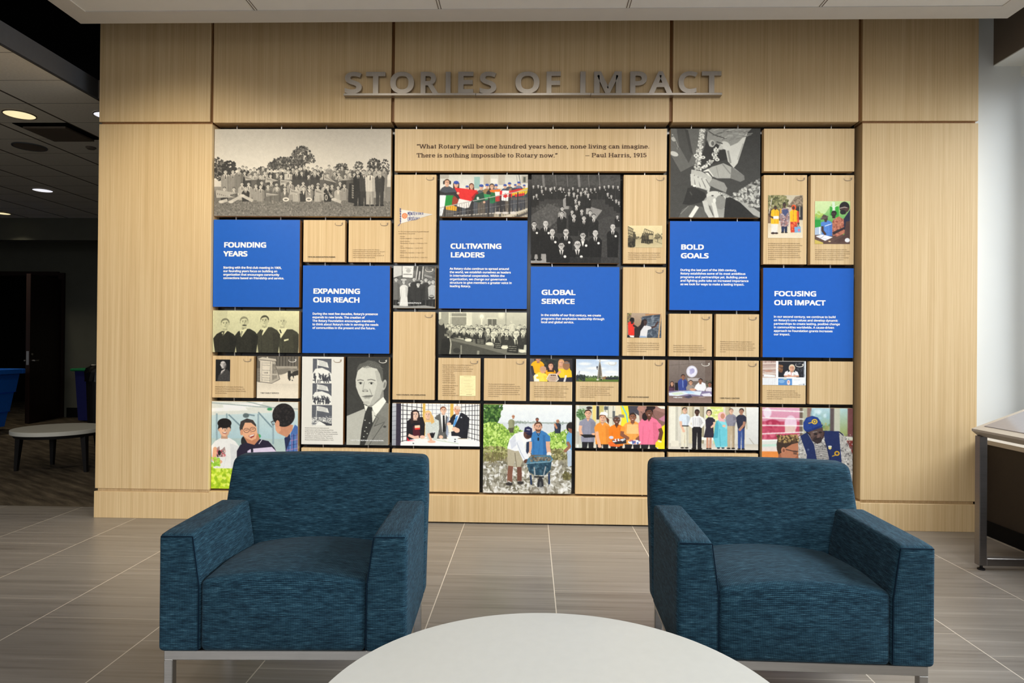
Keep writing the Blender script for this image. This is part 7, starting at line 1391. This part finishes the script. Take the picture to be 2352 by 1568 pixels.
def art_window():
    p = Pic(1132, 133, 1625, 415, (226, 224, 222)); R = p.rng; p.rect(1132, 133, 1285, 330, (196, 176, 166))
    for k in range(9): p.line([(1132, 145+k*20), (1285, 140+k*20)], 8, [(176, 150, 142), (210, 196, 186), (150, 120, 112)][k % 3])
    p.ell(1200, 250, 46, 12, (186, 140, 120), 0, .7); p.poly([(1150, 290), (1275, 300), (1275, 320), (1150, 318)], (226, 232, 240)); p.line([(1160, 270), (1260, 275)], 6, (214, 206, 200))
    p.rect(1285, 133, 1312, 415, (236, 236, 238)); p.rect(1312, 138, 1600, 322, (40, 40, 46)); p.rect(1598, 133, 1625, 415, (214, 218, 222)); p.line([(1604, 133), (1604, 330)], 6, (120, 126, 134)); p.specks(1320, 180, 1356, 260, 20, 8, 14, [(120, 86, 66), (150, 110, 80)], .8); p.specks(1500, 160, 1600, 300, 30, 6, 12, [(60, 60, 68), (80, 84, 92)], .7)
    p.body(1460, 265, 325, 130, (230, 228, 228)); p.head(1465, 215, 36, (214, 160, 130), (214, 200, 176), 'bob', .1); p.poly([(1375, 295), (1400, 280), (1470, 305), (1540, 285), (1548, 315), (1380, 318)], (206, 152, 124)); p.poly([(1390, 260), (1420, 245), (1420, 300), (1372, 300)], (226, 224, 226)); p.poly([(1500, 245), (1530, 260), (1545, 298), (1505, 300)], (226, 224, 226)); p.line([(1460, 260), (1458, 305)], 5, (214, 120, 120))
    p.rect(1300, 322, 1616, 334, (240, 240, 242)); p.rect(1132, 330, 1300, 415, (222, 224, 226)); p.rect(1312, 336, 1468, 415, (90, 140, 196)); p.ell(1350, 370, 34, 20, (150, 186, 216), 0, .7); p.ell(1428, 382, 18, 30, (226, 206, 200)); p.ell(1428, 375, 9, 12, (206, 150, 140)); p.ell(1390, 345, 22, 6, (226, 214, 130), 0, .7); p.rect(1470, 338, 1612, 410, (228, 230, 234)); p.line([(1480, 352), (1560, 350)], 4, (196, 200, 206)); p.ell(1600, 403, 9, 9, (140, 146, 154)); p.line([(1545, 405), (1585, 403)], 4, (150, 156, 164))
    for x in range(1140, 1290, 22): p.line([(x, 338), (x, 412)], 3, (206, 208, 212))
    p.specks(1150, 135, 1280, 150, 10, 6, 10, [(150, 120, 116)], .6); return p
def art_pennant():
    p = Pic(165, 1010, 570, 1230, (226, 218, 206), 0.0, 1.5, 2)
    p.poly([(206, 1035), (562, 1088), (200, 1192)], (218, 214, 208)); p.poly([(206, 1035), (330, 1054), (320, 1158), (200, 1192)], (232, 228, 222)); nv = (62, 66, 122)
    p.line([(192, 1018), (200, 1110), (198, 1190), (170, 1222)], 8, nv)
    for y in (1025, 1050, 1080, 1110, 1135, 1160): p.line([(188, y), (206, y+8)], 9, nv)
    p.ell(244, 1106, 31, 31, (226, 122, 70)); p.ell(244, 1106, 20, 20, (240, 190, 150)); p.ell(244, 1106, 15, 15, (226, 122, 70)); p.line([(222, 1106), (266, 1106)], 4, (240, 190, 150)); p.line([(244, 1084), (244, 1128)], 4, (240, 190, 150))
    def letters(txt, x, y, w_, h, k):
        segs = {'M': [(0, 1, 0, 0), (0, 0, .5, .6), (.5, .6, 1, 0), (1, 0, 1, 1)], 'O': [(0, 0, 1, 0), (1, 0, 1, 1), (1, 1, 0, 1), (0, 1, 0, 0)], 'N': [(0, 1, 0, 0), (0, 0, 1, 1), (1, 1, 1, 0)], 'T': [(0, 0, 1, 0), (.5, 0, .5, 1)], 'E': [(1, 0, 0, 0), (0, 0, 0, 1), (0, 1, 1, 1), (0, .5, .8, .5)], 'V': [(0, 0, .5, 1), (.5, 1, 1, 0)], 'I': [(.5, 0, .5, 1)], 'D': [(0, 0, 0, 1), (0, 0, 1, .3), (1, .3, 1, .7), (1, .7, 0, 1)], 'U': [(0, 0, 0, 1), (0, 1, 1, 1), (1, 1, 1, 0)], 'R': [(0, 1, 0, 0), (0, 0, 1, 0), (1, 0, 1, .5), (1, .5, 0, .5), (.4, .5, 1, 1)], 'G': [(1, 0, 0, 0), (0, 0, 0, 1), (0, 1, 1, 1), (1, 1, 1, .5)], 'A': [(0, 1, .5, 0), (.5, 0, 1, 1), (.2, .65, .8, .65)], 'Y': [(0, 0, .5, .5), (1, 0, .5, .5), (.5, .5, .5, 1)]}
        for i, ch in enumerate(txt):
            hh = h*(1-k*i)
            for a, b, c, d in segs[ch]: p.line([(x+i*w_+a*w_*.68, y+i*k*h*.35+b*hh), (x+i*w_+c*w_*.68, y+i*k*h*.35+d*hh)], 5, nv)
    letters('MONTEVIDEO', 280, 1062, 17.5, 40, .055); letters('URUGUAY', 280, 1116, 19.5, 44, .075)
    return p
# hang the prints ---------------------------------------------------------
def photo(c, r, w_, h, label, fn, arr=None): 
    t = panel(c, r, w_, h, label, 'print', 'photograph panels', 'photograph panel'); pic(t, fn()); 
    if arr: arrow(t, arr)
    return t
photo(0, 0, 4, 2, 'wide sepia photograph of a large crowd on grass under trees', art_crowd)
photo(10, 0, 2, 2, 'black and white photograph of a kneeling man with garland feeding a child', art_hands)
photo(5, 1, 2, 1, 'colour photograph of young people holding national flags at a railing', art_flags)
photo(7, 1, 2, 2, 'black and white photograph of men in dark suits seen from above', art_group)
photo(0, 4, 2, 1, 'sepia photograph of four men in dark suits', art_founders)
t = photo(4, 3, 1, 1, 'small black and white photograph of women in procession beside a flag', art_peace, 'inkpale'); title(t, 913.5, 696.8, 'FOR CITIZENS/PEACE', 54, 'inkwhite')
photo(5, 4, 2, 1, 'sepia photograph of delegates seated along a curved desk', art_council)
t = photo(3, 5, 1, 2, 'tall black and white portrait of a man in jacket and tie', art_portrait, 'inkpale'); title(t, 805, 1012, '1917 THE ROTARY FOUNDATION', 75.5, 'inkwhite')
photo(0, 6, 2, 2, 'colour photograph of three laughing men in a greenhouse', art_laugh)
photo(4, 6, 2, 1, 'colour photograph of four people around a white model table', art_model)
photo(6, 6, 2, 2, 'colour photograph of two men pushing a blue wheelbarrow through water', art_barrow)
photo(8, 6, 2, 1, 'colour photograph of five women in orange grey and pink shirts', art_women)
photo(10, 6, 2, 1, 'colour photograph of six people talking between pale columns', art_six)
photo(12, 6, 2, 2, 'colour photograph of a man in blue cap leaning over a boy', art_cap)
t = photo(1, 5, 1, 1, 'small sepia photograph of a street kiosk titled 1907 EARLY SERVICE', art_kiosk, 'inkpale'); title(t, 598.4, 903.5, '1907 EARLY SERVICE', 42.2)
t = photo(10, 5, 1, 1, 'small colour photograph of people meeting under a round emblem', art_table, 'inkpale'); title(t, 1546, 913.7, '1988 APEC', 21.4, 'inkwhite')
Z = lambda ox, oy, b: (ox+b[0]/ZS, oy+b[1]/ZS, ox+b[2]/ZS, oy+b[3]/ZS)
t = panel(4, 1, 1, 2, 'tall wooden panel with a pennant reading MONTEVIDEO URUGUAY'); arrow(t, 'inkgrey')
pic(t, art_pennant(), Z(880, 270, (165, 1010, 570, 1230)), 'pennant_print')
caption(t, (915.3, 532.8, 4.5, 0, 69.4, ['In 1912, we begin a period of growth that will', 'make Rotary truly global.']),
        *[(919.2, y, 4.45, 1, wd, ls) for y, wd, ls in ((544, 52, ['Europe', 'London, England \u2014 1 August 1912']), (555, 62, ['South America', 'Montevideo, Uruguay \u2014 1 February 1919']), (566, 51.5, ['Asia', 'Manila, Philippines \u2014 1 June 1919']), (576.7, 55, ['Oceania', 'Melbourne, Australia \u2014 1 April 1921']), (587.3, 62.5, ['Africa', 'Johannesburg, South Africa \u2014 1 July 1921']))])
t = panel(9, 1, 1, 2, 'tall wooden panel with a small sepia picture of people raising a frame'); arrow(t, 'inkgrey')
pic(t, art_interact(), Z(1300, 270, (698, 1215, 1082, 1462)))
caption(t, (1442.4, 581.8, 4.6, 1, 73, ['The first Interact club is certified on 5 November', '1962 at Melbourne High School, in Florida, USA.', 'Interact empowers students in intermediate and', 'secondary school to learn leadership skills.']))
t = panel(12, 1, 1, 2, 'tall wooden panel with a picture of two women in yellow vests and a third between'); arrow(t, 'inkgrey')
pic(t, art_vests(), Z(1620, 270, (707, 873, 1095, 1355)))
caption(t, (1763.5, 559.8, 4.55, 1, 79, ['A challenge grant from the Bill & Melinda Gates', 'Foundation in 2007 begins a long-term partnership', 'in our fight to end polio. The Gates Foundation', 'becomes a core partner and the largest private', 'source of funding for the Global Polio Eradication', 'Initiative, contributing technical and financial', 'resources to accelerate vaccine breakthroughs,', 'targeted vaccination campaigns, and community', 'mobilization.']))
t = panel(13, 1, 1, 2, 'tall wooden panel with a picture of three men before a green wall'); arrow(t, 'inkgrey')
pic(t, art_green(), Z(1620, 270, (1235, 940, 1627, 1422)))
caption(t, (1872, 574.1, 4.55, 1, 79, ['Our unique public-private partnership with the', 'U.S. Agency for International Development (USAID)', 'begins in 2009. It combines our members\u2019 business', 'skills and community leadership with USAID\u2019s', 'technical expertise and government relationships', 'to improve water, sanitation, and hygiene.']))
t = panel(9, 3, 1, 2, 'tall wooden panel with a picture of two people writing on a blackboard'); arrow(t, 'inkgrey')
pic(t, art_board(), Z(1200, 570, (1180, 728, 1562, 1007)))
caption(t, (1440.4, 788.4, 4.7, 1, 74.5, ['The Rotary Foundation begins to offer grants to', 'support club and district service projects in 1965.', 'Members identify humanitarian and educational', 'needs in their own communities or partner with', 'clubs from around the world.']))
t = panel(0, 5, 1, 1, 'small wooden panel with a dark portrait of a balding man'); arrow(t, 'inkgrey')
pic(t, art_attorney(), Z(460, 790, (175, 172, 335, 418)))
caption(t, (494.3, 888.8, 4.8, 2, 70.4, ['Attorney Paul P. Harris leads the first Rotary', 'meeting on 23 February 1905 in Chicago, USA.', 'He\u2019s joined by Gustavus Loehr, Silvester Schiele,', 'and Hiram Shorey.']))
t = panel(2, 5, 1, 2, 'tall white panel with three woodcut pictures of waving flags', 'white'); arrow(t, 'inkgrey')
for k_, b_ in enumerate(((1268, 163, 1475, 437), (1264, 440, 1476, 678), (1257, 684, 1481, 917))):
    pic(t, art_cut(k_), Z(460, 790, b_), 'woodcut_print')
caption(t, (700.4, 983.3, 4.53, 3, 75.5, ['Rotary becomes an international', 'organization with the chartering of the', 'Rotary Club of Winnipeg, Manitoba, Canada,', 'in April 1912. To reflect this, the organization', 'changes its name to the International', 'Association of Rotary Clubs. The name', 'Rotary International is adopted in 1922.']), mat='inkblack')
t = panel(5, 5, 1, 1, 'small wooden panel with long caption and a pale yellow letter'); arrow(t, 'inkgrey')
pic(t, art_doc(), Z(880, 800, (862, 305, 1040, 535)), None or 'letter_print')
caption(t, (1016, 838.8, 4.5, 0, 71.6, ['Rotary International is one of the organizations', 'that the United States invites to serve as', 'consultant to its delegation at the 1945 United', 'Nations Charter Conference in San Francisco,', 'USA. Many other', 'people with Rotary', 'connections attend', 'as members of and', 'consultants to their', 'nations\u2019 delegations.']),
        (1016, 885.9, 4.5, 3, 26, ['Creating the Rotary', 'Representative', 'Network in 1991', 'reinforces our', 'relationship with', 'several UN agencies.']))
t = panel(7, 5, 1, 1, 'small panel with a picture of people in yellow shirts above its caption')
pic(t, art_yellow(), Z(880, 800, (1640, 100, 2140, 375)))
caption(t, (1227, 888.2, 4.65, 1, 78.8, ['Rotary certifies its first Rotaract club on 13 March', '1968 in the University of North Carolina at Charlotte', 'in the United States. Rotaract is created as a', 'program for service-minded students and young', 'professionals, but in 2019 Rotaract clubs are', 'redefined as a unique type of membership in RI.']))
t = panel(8, 5, 1, 1, 'small panel with a picture of a tall climbing tower under clouds')
pic(t, art_tower(), Z(1200, 800, (590, 100, 1090, 375))); arrow(t, 'inkpale')
caption(t, (1332.7, 888.8, 4.65, 0, 76.5, ['In 1971, Rotary starts the Rotary Youth Leadership', 'Awards (RYLA) program, inspired by a Rotary', 'youth program in Australia. RYLA events', 'teach secondary school students and young', 'professionals leadership, communication, and', 'problem-solving skills.']))
t = panel(12, 5, 1, 1, 'small panel with a picture of a woman leaning out of a dark window')
pic(t, art_window(), Z(1520, 800, (1125, 120, 1632, 415))); arrow(t, 'inkpale')
caption(t, (1761.2, 897.6, 4.6, 3, 76.7, ['In 2013, we implement a grant model that', 'supports service projects in six areas of focus.', 'The new approach increases our ability to change', 'lives while supporting causes that members have', 'worked on for decades.']))
for o_ in list(bpy.data.objects):
    if 'rect' in o_: del o_['rect']
